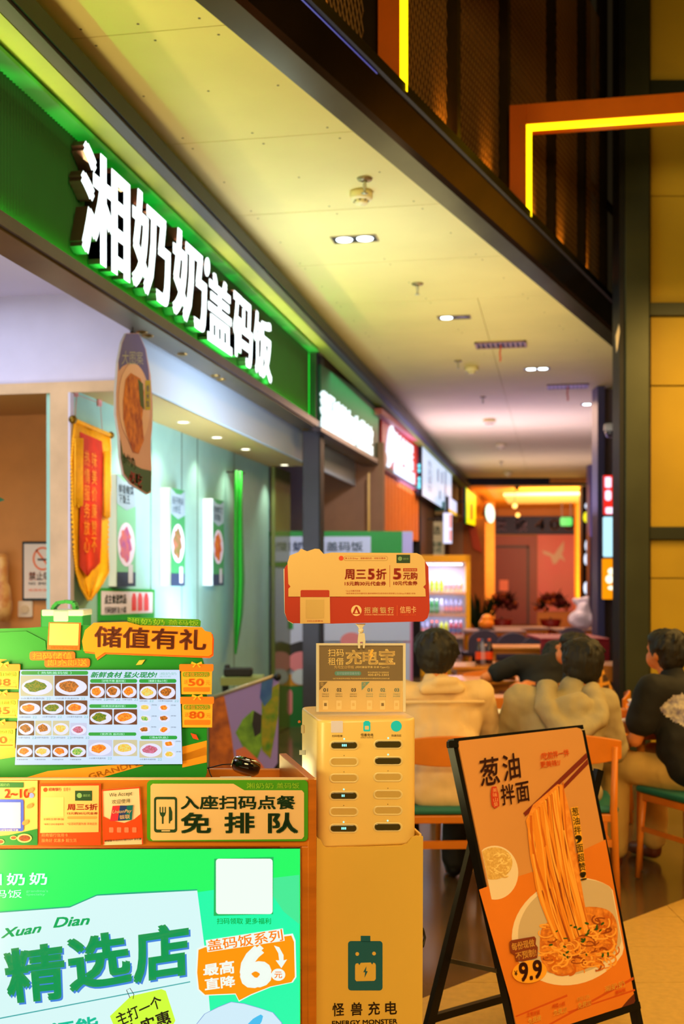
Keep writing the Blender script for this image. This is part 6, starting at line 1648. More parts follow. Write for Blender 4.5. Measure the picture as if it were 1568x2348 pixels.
# printed picture panel leaning beside (blurred colours)
PP = front(7.3)
t = thing('picture_panel', 'tilted colourful printed panel with purple sky, green and orange shapes behind the counter', 'panel', PP.hit(560, 1780))
MB().slab(PP, [(480, 1615), (515, 1590), (626, 1552), (640, 1560), (636, 1750), (600, 1800), (480, 1800)], .02).build('panel', mat('panel_purple', (150, 130, 200), .5), t)
for i, (pts, c, c2) in enumerate((([(480, 1600), (514, 1596), (530, 1680), (545, 1800), (480, 1800)], (120, 50, 20), (210, 110, 20)), ([(540, 1680), (556, 1650), (580, 1628), (600, 1640), (604, 1700), (590, 1740), (560, 1720)], (60, 110, 30), (130, 180, 50)), ([(600, 1610), (618, 1580), (640, 1566), (638, 1640), (620, 1740), (600, 1720)], (170, 150, 20), (60, 130, 20)),
                                   ([(582, 1630), (600, 1640), (598, 1680), (584, 1690), (578, 1660)], (20, 20, 22), (40, 36, 40)), ([(540, 1720), (560, 1712), (590, 1740), (606, 1760), (600, 1798), (545, 1798)], (236, 100, 20), (200, 120, 90)), ([(600, 1560), (626, 1556), (622, 1600), (606, 1620), (596, 1600)], (30, 80, 150), (60, 110, 160)))):
    flat('print_shape', t, mat('panel_shape_%d' % i, c, .5, col2=c2, scale=14), PP, pts, .021 + .0006 * i)
MB().tube([W(480, 1602, 7.28), W(628, 1550, 7.28)], .012, 8).build('top_tube', mat('grey_tube', (170, 160, 130), .4, .4), t)
MB().ell(W(636, 1552, 7.27), .025).build('tube_end', M_dark, t)
for x in (482, 634): MB().tube([W(x, 1620 if x < 500 else 1560, 7.3), Vector((W(x, 1600, 7.3).x, W(x, 1600, 7.3).y, 0))], .012, 8).build('leg', M_dark, t)
t = thing('counter_register', 'dark blurred device on the ledge at the end of the teal wall', 'device', W(545, 1545, 8.6))
MB().slab(front(8.6), rr(512, 1532, 578, 1552, 6), .1).build('body', M_dark, t, bevel=.01)
MB().slab(front(8.6), rr(514, 1524, 526, 1545, 4), .06).build('head', M_dark, t, bevel=.01)
lg = MB().slab(front(8.75), rect(505, 1554, 600, 1572), .3).build('ledge', mat('lime_grey_ledge', (130, 140, 80), .5)); tag(lg, 'olive ledge that carries the dark device beyond the menu board', 'ledge')
for x in (515, 590): 
    q = W(x, 1572, 8.6); MB().box(q.x - .02, q.x + .02, q.y, q.y + .04, 0, q.z).build('leg', M_dark, lg)
# ================================================================ TABLES, CHAIRS, FRIDGE
M_tw = mat('honey_wood', (232, 140, 40), .35, var=.12, scale=4, stretch=(1, 6, 1), coat=.3)
M_cw = mat('orange_chair_wood', (222, 124, 22), .38, var=.1, scale=6)
M_teals = mat('teal_cushion', (24, 110, 96), .6)
def table(cx, d, w_, dep, label, z=.75, group=None, yaw=0, top=None):
    t = thing('dining_table', label, 'table', (0, 0, 0), group)
    MB().box(-w_ / 2, w_ / 2, -dep / 2, dep / 2, z - .03, z).build('table_top', top or M_tw, t, bevel=.006)
    MB().box(-w_ / 2 + .04, w_ / 2 - .04, -dep / 2 + .03, dep / 2 - .03, z - .075, z - .03).build('apron', M_cw, t)
    for sx in (-1, 1):
        for sy in (-1, 1): MB().tube([(sx * (w_ / 2 - .06), sy * (dep / 2 - .06), z - .03), (sx * (w_ / 2 - .05), sy * (dep / 2 - .05), 0)], [.022, .016], 10).build('leg', M_cw, t)
    t.location = C3(cx, d, 0); t.rotation_euler = (0, 0, TH + math.radians(yaw)); BASE[t.name] = Vector((0, 0, 0))
    return t
def pxx(px, d): return (px - CX) / F * d
table(.97, 6.25, .95, .72, 'honey wood dining table with plates between the beige jacket and the hoodie')
table(1.75, 6.28, .52, .7, 'narrow wooden table end beside the olive pillar with white bowls')
table(pxx(1130, 7.4), 7.35, .85, .5, 'empty honey wood table, second row back')
table(pxx(1150, 8.7), 8.85, 1.1, .5, 'empty honey wood table, third row back')
table(pxx(1130, 10.2), 10.3, .75, .6, 'pale wood table with dark bottles beside the fridge')
table(pxx(1185, 13.2), 13.2, .7, .6, 'pale wood table in front of the grey chairs')
table(pxx(1405, 9.8), 10.4, .8, .6, 'orange wood table beyond the olive pillar')

def chair0(label, seat_m=M_teals, wood=M_cw):
    t = thing('dining_chair', label, 'chair', (0, 0, 0))
    # curved bent-plywood back
    mb = MB(); n = 12
    pts = []
    for i in range(n + 1):
        a = math.radians(-52 + 104 * i / n); pts.append((.30 * math.sin(a), -.20 - .085 * (math.cos(a) - .6)))
    vs = []
    for (x, y) in pts:
        r = abs(x) / .24; zt_ = .795 - .03 * r * r; zb_ = .655 + .03 * r * r
        vs += [Vector((x, y, zb_)), Vector((x, y, zt_)), Vector((x, y + .016, zt_)), Vector((x, y + .016, zb_))]
    fs = [(i * 4 + j, i * 4 + (j + 1) % 4, (i + 1) * 4 + (j + 1) % 4, (i + 1) * 4 + j) for i in range(n) for j in range(4)] + [(3, 2, 1, 0), tuple(n * 4 + j for j in range(4))]
    mb.add(vs, fs); mb.build('backrest', wood, t, bevel=.005)
    for sx in (-1, 1):
        MB().tube([(sx * .205, -.21, .74), (sx * .20, -.20, .44), (sx * .215, -.24, 0)], [.014, .018, .014], 10).build('leg', wood, t)
        MB().tube([(sx * .20, .19, .43), (sx * .215, .22, 0)], [.018, .014], 10).build('leg', wood, t)
        MB().bar((sx * .207, -.2, .25), (sx * .207, .2, .25), .016, .022).build('stretcher', wood, t)
    MB().box(-.215, .215, -.21, .21, .395, .43).build('seat_frame', wood, t, bevel=.004)
    MB().bar((-.2, -.212, .30), (.2, -.212, .30), .016, .035).build('stretcher', wood, t)
    mb = MB(); mb.box(-.225, .225, -.2, .23, .432, .465); mb.build('seat', seat_m, t, bevel=.015, seg=3)
    return t
ch0 = chair0('orange wood chair with teal seat under the person in the beige jacket')
def place(o, cx, d, yaw): o.location = C3(cx, d, 0); o.rotation_euler = (0, 0, TH + math.radians(yaw)); return o
place(ch0, pxx(1012, 5.45), 5.45, 2)
def chair(cx, d, yaw, label, group=None):
    c = copy_tree(ch0); place(c, cx, d, yaw); c['label'] = label
    if group: c['group'] = group
    return c
chair(pxx(1296, 5.5), 5.5, -6, 'orange wood chair under the person in the grey hoodie, behind the poster stand')
chair(pxx(1603, 5.75), 5.72, 24, 'orange wood chair under the person in the black shirt at the right edge')
chair(pxx(1150, 6.95), 7.15, 0, 'empty orange wood chair tucked at the second table row')
chair(pxx(1248, 8.0), 8.05, 0, 'orange wood chair under the person in the black tee bending over')
chair(pxx(1125, 9.1), 9.3, 4, 'orange wood chair by the fridge, third row back')
chair(pxx(1402, 9.6), 9.75, -20, 'orange wood chair glimpsed left of the olive pillar')
chair(pxx(1392, 7.0), 7.4, 75, 'orange wood chair under the person in the plaid shirt')
# grey upholstered chairs farther back
M_gc = mat('slate_chair', (70, 62, 84), .6)
def gchair(label):
    t = thing('grey_chair', label, 'chair', (0, 0, 0), 'grey chairs at the far tables')
    mb = MB(); mb.slab(Pl((0, -.2, 0), (0, -1, 0)), rr(0, 0, 1, 1, .3), .0) if 0 else None
    vs = []; n = 10
    for i in range(n + 1):
        a = math.pi * i / n; vs.append((-.23 * math.cos(a), .62 + .18 * math.sin(a)))
    pts = [(-.23, .46)] + [(x, z + .0) for x, z in vs] + [(.23, .46)]
    k = len(pts)
    mb = MB(); mb.add([Vector((x, -.22, z)) for x, z in pts] + [Vector((x, -.18, z)) for x, z in pts], [tuple(range(k)), tuple(range(k, 2 * k))[::-1]] + [(i, (i + 1) % k, k + (i + 1) % k, k + i) for i in range(k)])
    mb.build('backrest', M_gc, t, bevel=.01)
    mb = MB(); mb.box(-.23, .23, -.2, .22, .42, .48); mb.build('seat', M_gc, t, bevel=.02)
    for sx in (-1, 1):
        for sy in (-1, 1): MB().tube([(sx * .19, sy * .18, .43), (sx * .22, sy * .21, 0)], [.016, .012], 8).build('leg', M_cw, t)
    return t
g0 = gchair('slate grey round-backed chair, left one of the pair before the far tables'); place(g0, pxx(1165, 15.6), 15.6, 10)
g1 = copy_tree(g0); g1['label'] = 'slate grey round-backed chair, right one of the pair before the far tables'; place(g1, pxx(1231, 14.7), 14.7, -5)
g2 = copy_tree(g0); g2['label'] = 'slate grey round-backed chair behind the white plastic bag'; place(g2, pxx(1306, 17.5), 17.5, 0)
g3 = copy_tree(g0); g3['label'] = 'slate grey round-backed chair between fridge and far flower stands'; place(g3, pxx(1100, 16.5), 16.5, 10)
# crimson covered table
t = thing('crimson_table', 'low table under a crimson cloth beyond the black tee', 'table', C3(pxx(1305, 11.6), 11.6, 0))
def cb2(x0, x1, d0, d1, z0, z1, nm, m, par, bevel=.01):
    p = [C3(x, d, z) for z in (z0, z1) for x, d in ((x0, d0), (x1, d0), (x1, d1), (x0, d1))]
    return MB().hexa(p).build(nm, m, par, bevel=bevel)
cx_ = pxx(1305, 11.6)
M_crim = mat('crimson_cloth', (176, 36, 60), .6, var=.1)
cb2(cx_ - .34, cx_ + .34, 11.3, 12.2, .90, .93, 'top', M_crim, t)
cb2(cx_ - .34, cx_ + .34, 11.3, 11.33, .45, .90, 'cloth_front', M_crim, t)
cb2(cx_ - .32, cx_ + .32, 11.4, 12.1, 0, .45, 'base', M_dark, t)
# far tables with bright objects
for i, (x, d, lab) in enumerate(((1130, 17.5, 'far table with an orange bundle past the fridge'), (1190, 18.5, 'far table in front of the left flower stand'), (1330, 18.0, 'far table that carries the white plastic bag'))):
    table(pxx(x, d), d, .9, .7, lab, top=mat('far_table_top', (150, 120, 120), .4))
def blob(name, prims, voxel, m, parent, disp=None, smooth=2, mats=None, assign=None):
    mb = MB()
    for p in prims:
        if p[0] == 'c': mb.cap(*p[1:])
        else: mb.ell(*p[1:])
    me = bpy.data.meshes.new(name); me.from_pydata(mb.v, [], mb.f)
    o = bpy.data.objects.new(name, me); COL.objects.link(o)
    r = o.modifiers.new('r', 'REMESH'); r.mode = 'VOXEL'; r.voxel_size = voxel; r.use_smooth_shade = True
    s_ = o.modifiers.new('s', 'SMOOTH'); s_.iterations = smooth; s_.factor = .6
    dg = bpy.context.evaluated_depsgraph_get(); dg.update()
    nm = bpy.data.meshes.new_from_object(o.evaluated_get(dg))
    bpy.data.objects.remove(o); bpy.data.meshes.remove(me)
    if disp:
        nm.update()
        vs = [(v.co.copy(), v.normal.copy()) for v in nm.vertices]
        for v, (c, nn_) in zip(nm.vertices, vs): v.co = c + nn_ * disp(c)
    off = BASE.get(parent.name, Vector((0, 0, 0))) if parent is not None else Vector((0, 0, 0))
    if off.length > 0: nm.transform(Matrix.Translation(-off))
    nm.materials.clear()
    for q in (mats or [m]): nm.materials.append(q)
    for p in nm.polygons:
        p.use_smooth = True
        if assign: p.material_index = assign(p.center)
    nm.name = name
    return link(bpy.data.objects.new(name, nm), parent)

# white plastic bag
b0 = C3(pxx(1338, 17.6), 17.8, .75)
def bagd(c): return .05 * noise.noise(c * 6)
t = thing('plastic_bag', 'white plastic carrier bag standing on a far table', 'bag', b0)
blob('bag_body', [('e', b0 + Vector((0, 0, .14)), (.19, .14, .17)), ('e', b0 + Vector((.03, 0, .30)), (.12, .1, .12))], .02, mat('white_bag', (206, 204, 232), .35, bump=.3, scale=8), t, bagd)
blob('bag_handle', [('c', b0 + Vector((-.03, 0, .36)), b0 + Vector((-.10, 0, .44)), .045, .03), ('c', b0 + Vector((-.10, 0, .44)), b0 + Vector((.08, 0, .46)), .03, .03), ('c', b0 + Vector((.08, 0, .46)), b0 + Vector((.10, 0, .34)), .03, .05)], .014, mat('white_bag', (206, 204, 232), .35), t, bagd)
# orange bundle
b0 = C3(pxx(1113, 17.5), 17.4, .75)
t = thing('orange_bundle', 'orange and yellow rounded bundle on a far table right of the fridge', 'bundle', b0)
blob('bundle_body', [('e', b0 + Vector((0, 0, .09)), (.12, .1, .09)), ('e', b0 + Vector((.01, 0, .17)), (.09, .08, .07))], .015, mat('amber_bundle', (255, 160, 0), .5, col2=(240, 110, 10), scale=6), t)
MB().lathe([(.13, .0), (.13, .02), (.10, .02)], b0, 18).build('bundle_rim', M_dark, t)
# flower stands
for i, (x, lab) in enumerate(((1150, 'dark red flower stand in front of the far brown door'), (1262, 'red and orange flower stand in front of the pink panel'))):
    d = 23.0; b0 = C3(pxx(x, d), d, 0)
    t = thing('flower_stand', lab, 'flowers', b0)
    for a in range(3): MB().tube([b0 + Vector((.25 * math.cos(a * 2.1), .25 * math.sin(a * 2.1), 0)), b0 + Vector((0, 0, .75))], .015, 8).build('leg', M_dark, t)
    MB().lathe([(.03, .25), (.16, .55), (.22, .72), (.16, .72)], b0, 16).build('wrap', mat('red_wrap', (176, 24, 10), .5, var=.3, scale=4), t)
    rn = random.Random(i + 5)
    mb = MB(); mc = MB()
    for k in range(60):
        a, e = rn.uniform(0, 6.28), rn.uniform(-.2, 1.4); r_ = rn.uniform(.2, .36)
        p = b0 + Vector((r_ * math.cos(a) * math.cos(e), r_ * math.sin(a) * math.cos(e), .95 + r_ * .8 * math.sin(e)))
        (mb if k % 3 else mc).ell(p, rn.uniform(.035, .06), nu=8, nv=5)
    q = mb.build('blossoms', mat('dark_red_blossom', (120, 20, 14), .6, var=.4, scale=8), t); tag(q, kind='stuff')
    q = mc.build('bright_blossoms', mat('orange_blossom', (230, 96, 20), .6, var=.3), t); tag(q, kind='stuff')
    mb = MB()
    for k in range(40):
        a, e = rn.uniform(0, 6.28), rn.uniform(.1, 1.2); dv = Vector((math.cos(a) * math.cos(e), math.sin(a) * math.cos(e), math.sin(e))); p = b0 + Vector((0, 0, .9))
        s1 = dv.orthogonal().normalized() * .03
        mb.add([p + dv * .2 - s1, p + dv * .2 + s1, p + dv * rn.uniform(.4, .52)], [(0, 1, 2)])
    q = mb.build('leaves', mat('dark_leaf', (24, 40, 10), .5), t, fix=False); tag(q, kind='stuff')
# little potted plant in front of the orange wall
b0 = C3(pxx(1098, 21), 21, 0)
t = thing('potted_plant', 'small dark potted plant against the far orange wall', 'plant', b0)
MB().lathe([(0, 0), (.12, 0), (.16, .6), (.13, .6), (.12, .5), (0, .5)], b0, 16).build('pot', M_dark, t)
mb = MB(); rn = random.Random(2)
for k in range(30):
    a = rn.uniform(0, 6.28); p = b0 + Vector((0, 0, .55)); dv = Vector((math.cos(a) * .5, math.sin(a) * .5, rn.uniform(.6, 1.2))); s1 = dv.orthogonal().normalized() * .03
    mb.add([p - s1, p + s1, p + dv * .45 + s1 * 1.2, p + dv * .62, p + dv * .45 - s1 * 1.2], [(0, 1, 2, 3, 4)])
q = mb.build('leaves', mat('dark_leaf', (24, 40, 10), .5), t, fix=False); tag(q, kind='stuff')

# drinks fridge
DFR = 18.0
t = thing('drinks_fridge', 'tall yellow framed glass door drinks fridge full of bottles', 'fridge', C3(pxx(1015, DFR), DFR, 0))
M_yf = mat('fridge_yellow', (250, 190, 0), .35); fx0, fx1 = pxx(946, DFR), pxx(1078, DFR)
zt_ = EYE + (HY - 1273) / F * DFR
def fb2(x0, x1, d0, d1, z0, z1, nm, m, par=t, bevel=.004): return cb2(x0, x1, d0, d1, z0, z1, nm, m, par, bevel)
fb2(fx0, fx1, DFR + .5, DFR + .55, 0, zt_, 'back_panel', mat('fridge_inner', (150, 160, 210), .5))
fb2(fx0, fx0 + .03, DFR, DFR + .5, 0, zt_, 'side_panel', M_yf); fb2(fx1 - .03, fx1, DFR, DFR + .5, 0, zt_, 'side_panel', M_yf)
fb2(fx0, fx1, DFR, DFR + .5, zt_ - .04, zt_, 'top_panel', M_yf)
fb2(fx0, fx0 + .085, DFR - .02, DFR, 0, zt_, 'door_frame', M_yf); fb2(fx1 - .07, fx1, DFR - .02, DFR, 0, zt_, 'door_frame', M_yf)
fb2(fx0, fx1, DFR - .02, DFR, zt_ - .11, zt_, 'door_frame', M_yf); fb2(fx0, fx1, DFR - .02, DFR, 0, .18, 'door_frame', M_yf)
fb2(fx0 + .12, fx1 - .12, DFR + .04, DFR + .08, zt_ - .15, zt_ - .13, 'light_tube', emi('fridge_tube', (235, 235, 255), 6))
for y in (1358, 1408, 1458, 1512): 
    z = EYE + (HY - y) / F * DFR
    fb2(fx0 + .03, fx1 - .03, DFR + .03, DFR + .48, z - .015, z, 'shelf', mat('shelf_amber', (226, 160, 70), .4))
    fb2(fx0 + .08, fx1 - .07, DFR + .015, DFR + .03, z - .045, z + .005, 'price_rail', mat('rail_pink_cream', (240, 180, 130), .4, col2=(220, 200, 210), scale=8))
fb2(fx0 + .09, fx1 - .07, DFR - .015, DFR - .010, .18, zt_ - .11, 'glass', mat('clear_glass', (255, 255, 255), .02, trans=-1))
area('fridge_light', C3((fx0 + fx1) / 2, DFR + .12, zt_ - .16), C3((fx0 + fx1) / 2, DFR + .2, 0), .6, .1, 12, (.85, .88, 1))
for z in (1352, 1402, 1452): 
    area('fridge_light', C3((fx0 + fx1) / 2, DFR + .06, EYE + (HY - z + 36) / F * DFR), C3((fx0 + fx1) / 2, DFR + .3, EYE + (HY - z) / F * DFR), .7, .05, 2.5, (.9, .92, 1))
def bottle(label, body, capm, lab_m, h=.23, r=.033):
    o = thing('drink_bottle', label, 'bottle', (0, 0, 0))
    MB().lathe([(0, 0), (r, .004), (r, h * .6), (r * .8, h * .72), (r * .38, h * .86), (r * .38, h * .92), (0, h * .92)], (0, 0, 0), 14).build('body', body, o)
    MB().lathe([(r * .46, h * .91), (r * .46, h), (0, h)], (0, 0, 0), 12).build('cap', capm, o)
    MB().lathe([(r * 1.02, h * .2), (r * 1.02, h * .5)], (0, 0, 0), 14).build('label_band', lab_m, o)
    return o
def bc(n, c): return mat('bottle_' + n, c, .2, coat=.5)
protos = {}
def bot_(kind, cx, d, z, lab, grp):
    spec = {'orange': ((240, 150, 10), (240, 240, 240), (250, 170, 40)), 'lime': ((150, 210, 30), (230, 230, 240), (190, 230, 60)), 'white': ((220, 226, 240), (240, 120, 150), (240, 170, 190)), 'green': ((0, 140, 60), (220, 240, 220), (120, 200, 160)), 'milk': ((196, 190, 235), (210, 210, 240), (210, 200, 235)),
            'pink': ((150, 150, 200), (60, 70, 140), (240, 160, 180)), 'cola': ((60, 30, 50), (240, 80, 30), (250, 80, 30)), 'tea': ((170, 180, 10), (30, 50, 60), (190, 200, 40)), 'red': ((160, 40, 70), (200, 190, 240), (60, 90, 160))}[kind]
    if kind not in protos:
        protos[kind] = bottle('', bc(kind, spec[0]), bc(kind + '_cap', spec[1]), bc(kind + '_label', spec[2])); o = protos[kind]
    else: o = copy_tree(protos[kind])
    o.location = C3(cx, d, z); o['label'] = lab; o['group'] = grp
    return o
rowsB = [(1358, ['orange', 'orange', 'lime', 'lime', 'lime', 'white', 'white', 'white', 'white'], 'top shelf'), (1408, ['green', 'green', 'green', 'green', 'milk', 'pink', 'pink', 'pink', 'pink'], 'second shelf'), (1458, ['pink', 'pink', 'cola', 'cola', 'tea', 'tea', 'red', 'red', 'red'], 'third shelf'), (1512, ['white', 'cola', 'tea', 'red', 'cola', 'red', 'red', 'milk', 'milk'], 'lowest shelf')]
nmk = {'orange': 'orange', 'lime': 'lime green', 'white': 'white', 'green': 'deep green', 'milk': 'pale violet', 'pink': 'blue grey pink-banded', 'cola': 'dark brown orange-capped', 'tea': 'olive yellow', 'red': 'wine red'}
for y, ks, sh in rowsB:
    z = EYE + (HY - y) / F * DFR
    for i, k in enumerate(ks):
        u = fx0 + .12 + (fx1 - fx0 - .22) * (i + .5) / len(ks)
        bot_(k, u, DFR + .12, z + .001, nmk[k] + ' bottle, ' + ('first', 'second', 'third', 'fourth', 'fifth', 'sixth', 'seventh', 'eighth', 'last')[i] + ' from the left on the ' + sh + ' of the drinks fridge', nmk[k] + ' bottles on the ' + sh)
# bottles on the pale table by the fridge
for i, (x, k) in enumerate(((1096, 'cola'), (1104, 'pink'), (1120, 'cola'))):
    bot_(k, pxx(x, 10.3), 10.25, .751, ('dark' if k == 'cola' else 'blue grey') + ' bottle on the pale table beside the fridge, ' + ('leftmost', 'middle', 'rightmost')[i], 'bottles on the pale table')

# tableware
M_por = mat('porcelain', (238, 226, 196), .25, coat=.5)
def plate(px, py, z, r, label, rx=1.0):
    p = onZ(px, py, z); t = thing('plate', label, 'plate', p)
    MB().lathe([(0, .006), (r * .6, .006), (r, .022), (r * 1.02, .026), (r * .96, .016), (r * .6, 0), (0, 0)], p, 28).build('dish', M_por, t)
    return t
plate(1137, 1641, .751, .11, 'white plate left on the table between jacket and hoodie wearers, farther one')
plate(1152, 1660, .751, .09, 'cream plate at the table edge between jacket and hoodie wearers, nearer one')
p = onZ(1468, 1647, .751)
for i in range(3):
    t = thing('bowl', 'white bowl on the table beside the olive pillar, ' + ('bottom of the stack', 'middle of the stack', 'top of the stack')[i], 'bowl', p + Vector((0, 0, .022 * i)), 'stacked white bowls')
    MB().lathe([(0, .004), (.03, .0), (.045, .01), (.07, .05), (.068, .052), (.04, .014), (0, .012)], p + Vector((0, 0, .024 * i)), 26).build('dish', mat('white_bowl', (232, 226, 230), .25), t)
t = thing('napkin', 'crumpled white napkin on the table edge beside the stacked bowls', 'napkin', onZ(1440, 1668, .751))
q0 = onZ(1436, 1658, .751)
blob('paper', [('e', q0 + Vector((0, 0, .012)), (.05, .035, .014)), ('e', q0 + Vector((-.04, .01, .01)), (.03, .03, .012))], .006, mat('napkin_paper', (240, 220, 220), .6), t, lambda c: .006 * noise.noise(c * 40))
t = thing('chopsticks_pair', 'dark chopsticks resting across the farther white plate', 'chopsticks', onZ(1150, 1650, .78))
for k in (0, 1): MB().tube([onZ(1128 + k * 3, 1666, .760), onZ(1178, 1632 + k * 3, .80)], [.003, .002], 6).build('chopstick', mat('dark_stick', (70, 36, 12), .4), t)
t = thing('wooden_box', 'small orange wooden box at the table edge right of the hoodie', 'box', onZ(1415, 1630, .751))
p = onZ(1417, 1648, .751); MB().box(p.x - .05, p.x + .05, p.y, p.y + .1, .751, .80).build('body', M_cw, t, bevel=.008)
# ================================================================ PEOPLE
M_skin = mat('skin', (226, 134, 66), .5, var=.06, scale=6)
M_hair = mat('black_hair', (20, 15, 8), .6, var=.5, scale=60, stretch=(1, 1, .15), bump=.5)
M_shoe = mat('dark_shoe', (20, 20, 24), .4)
def person(label, cx, d, yaw, J, top, trousers, sleeve='long', head=(0, 0), hair='short', shoe=M_shoe, hair_r=(.1, .105, .095), top_mats=None, top_assign=None, voxel=.011, fold=.006, long_hair=False):
    """J: joints in local metres, x right, y forward (away), z up"""
    root = C3(cx, d, 0)
    a = TH + math.radians(yaw)
    R = Matrix.Rotation(a, 3, 'Z')
    def P(v): return R @ Vector(v) + root
    t = thing('person', label, 'person', root)
    def mk(nm, prims, vx, m, disp=None, **kw):
        out = []
        for p in prims:
            if p[0] == 'c': out.append(('c', P(p[1]), P(p[2]), p[3], p[4]))
            else:
                rot = p[3] if len(p) > 3 else Matrix.Identity(3)
                out.append(('e', P(p[1]), p[2], R @ rot))
        return blob(nm, out, vx, m, t, disp, **kw)
    H = Vector(J['head']); N = Vector(J['neck']); C_ = Vector(J['chest']); Pv = Vector(J['pelvis'])
    hr = Matrix.Rotation(math.radians(head[0]), 3, 'Z') @ Matrix.Rotation(math.radians(head[1]), 3, 'X')
    def hd(v): return H + hr @ Vector(v)
    body = [('e', H, (.074, .092, .108), hr), ('e', hd((0, .035, -.055)), (.052, .06, .055), hr), ('c', N + Vector((0, -.01, -.03)), hd((0, -.01, -.05)), .058, .052),
            ('e', hd((0, .098, -.015)), (.012, .018, .018), hr), ('e', hd((0, .088, -.055)), (.022, .012, .010), hr), ('e', hd((.079, -.005, -.012)), (.012, .02, .032), hr), ('e', hd((-.079, -.005, -.012)), (.012, .02, .032), hr),
            ('e', hd((.03, .088, .012)), (.014, .008, .008), hr), ('e', hd((-.03, .088, .012)), (.014, .008, .008), hr)]
    body += [('e', C_, (.13, .075, .14)), ('e', Pv, (.13, .09, .09)), ('c', Pv, C_, .085, .08)]
    for s_ in ('l', 'r'):
        S_, E, Wr, K, An = (Vector(J[k + s_]) for k in ('sh', 'el', 'wr', 'kn', 'an'))
        Hi = Pv + Vector((-.09 if s_ == 'l' else .09, .02, -.01))
        body += [('c', C_ + Vector((0, 0, .08)), S_, .06, .05), ('c', S_, E, .047, .038), ('c', E, Wr, .038, .026), ('c', Hi, K, .075, .055), ('c', K, An, .05, .036)]
        f = (Wr - E).normalized(); side = f.cross(Vector((0, 0, 1))); side = side.normalized() if side.length > .01 else Vector((1, 0, 0)); up = side.cross(f)
        body += [('c', Wr, Wr + f * .06, .026, .03), ('e', Wr + f * .055, (.036, .036, .02))]
        for k, (off, L_) in enumerate(((-.028, .062), (-.010, .075), (.010, .072), (.028, .058))):
            b1 = Wr + f * .085 + side * off; b2 = b1 + f * L_ * .5 - up * .006; b3 = b2 + f * L_ * .4 - up * .022
            body += [('c', b1 - f * .02, b2, .0095, .009), ('c', b2, b3, .009, .0078)]
        sg = 1 if s_ == 'l' else -1
        b1 = Wr + f * .03 + side * .03 * sg; b2 = b1 + f * .035 + side * .022 * sg; b3 = b2 + f * .028
        body += [('c', b1, b2, .011, .010), ('c', b2, b3, .010, .0085)]
    mk('body', body, .0085, M_skin, smooth=1)
    # hair
    rn = random.Random(hash(label) % 99 if 0 else len(label))
    hp = [('e', hd((0, -.012, .028)), hair_r, hr), ('e', hd((0, -.05, -.02)), (hair_r[0] * .86, .066, .075), hr), ('e', hd((0, .04, .05)), (hair_r[0] * .9, .07, .05), hr), ('e', hd((0, -.055, -.065)), (.058, .04, .045), hr)]
    if long_hair: hp += [('c', hd((0, -.08, -.02)), hd((.02, -.11, -.28)), .085, .06), ('c', hd((-.06, -.02, -.02)), hd((-.07, -.04, -.22)), .04, .03), ('c', hd((.06, -.02, -.02)), hd((.08, -.04, -.22)), .04, .03)]
    for k in range(26):
        aa, ee = rn.uniform(0, 6.28), rn.uniform(-.5, 1.3)
        v = Vector((math.cos(aa) * math.cos(ee), math.sin(aa) * math.cos(ee), math.sin(ee)))
        if v.y > .4 and v.z < .3: continue
        c0 = Vector((0, -.012, .028)) + Vector((v.x * hair_r[0], v.y * hair_r[1], v.z * hair_r[2])) * .93
        tg = (Vector((0, 0, -1)) - v * (-v.z)); tg = tg.normalized() if tg.length > .1 else Vector((1, 0, 0))
        hp.append(('c', hd(c0), hd(c0 + tg * .05 + v * .006), .015, .007))
    def hd_disp(c): return .004 * noise.noise(Vector((c.x * 90, c.y * 90, c.z * 18)))
    mk('hair', hp, .008, M_hair, hd_disp, smooth=1)
    # top garment
    sl = []
    for s_ in ('l', 'r'):
        S_, E, Wr = (Vector(J[k + s_]) for k in ('sh', 'el', 'wr'))
        r_ = J.get('sleeve_r', .068)
        if sleeve == 'long': sl += [('c', S_, E, r_, r_ * .9), ('c', E, E + (Wr - E) * .92, r_ * .85, r_ * .62)]
        else: sl += [('c', S_, S_ + (E - S_) * .62, r_, r_ * 1.0)]
        sl += [('c', C_ + Vector((0, 0, .06)), S_, .085, r_ * 1.02)]
    w_ = J.get('width', .185)
    mid = (C_ + Pv) / 2
    tp = sl + [('e', C_ + Vector((0, 0, -.02)), (w_, .115, .17)), ('e', mid + Vector((0, 0, -.02)), (w_ * .98, .125, .2)), ('e', Pv + Vector((0, -.01, .02)), (w_ * .95, .135, .13)), ('c', N + Vector((0, -.01, -.06)), N + Vector((0, 0, -.015)), .085, .07)]
    if J.get('tail'): tp.append(('e', Pv + Vector((0, -.06, -.03)), (w_ * .98, .09, .09)))
    def fd_(c):
        q = c - root
        return fold * (noise.noise(Vector((q.x * 9, q.y * 9, q.z * 4))) + .7 * noise.noise(Vector((q.x * 26 + q.z * 12, q.y * 20, q.z * 18 - q.x * 8))) + .6 * noise.noise(Vector((q.x * 5 + q.z * 14, q.y * 8, q.z * 12 - q.x * 10))))
    g = mk('shirt', tp, voxel, top, fd_, smooth=7, mats=top_mats, assign=(lambda c: top_assign(R.transposed() @ (c))) if top_assign else None)
    # trousers and shoes
    tr_ = [('e', Pv + Vector((0, 0, -.02)), (.17, .125, .10))]
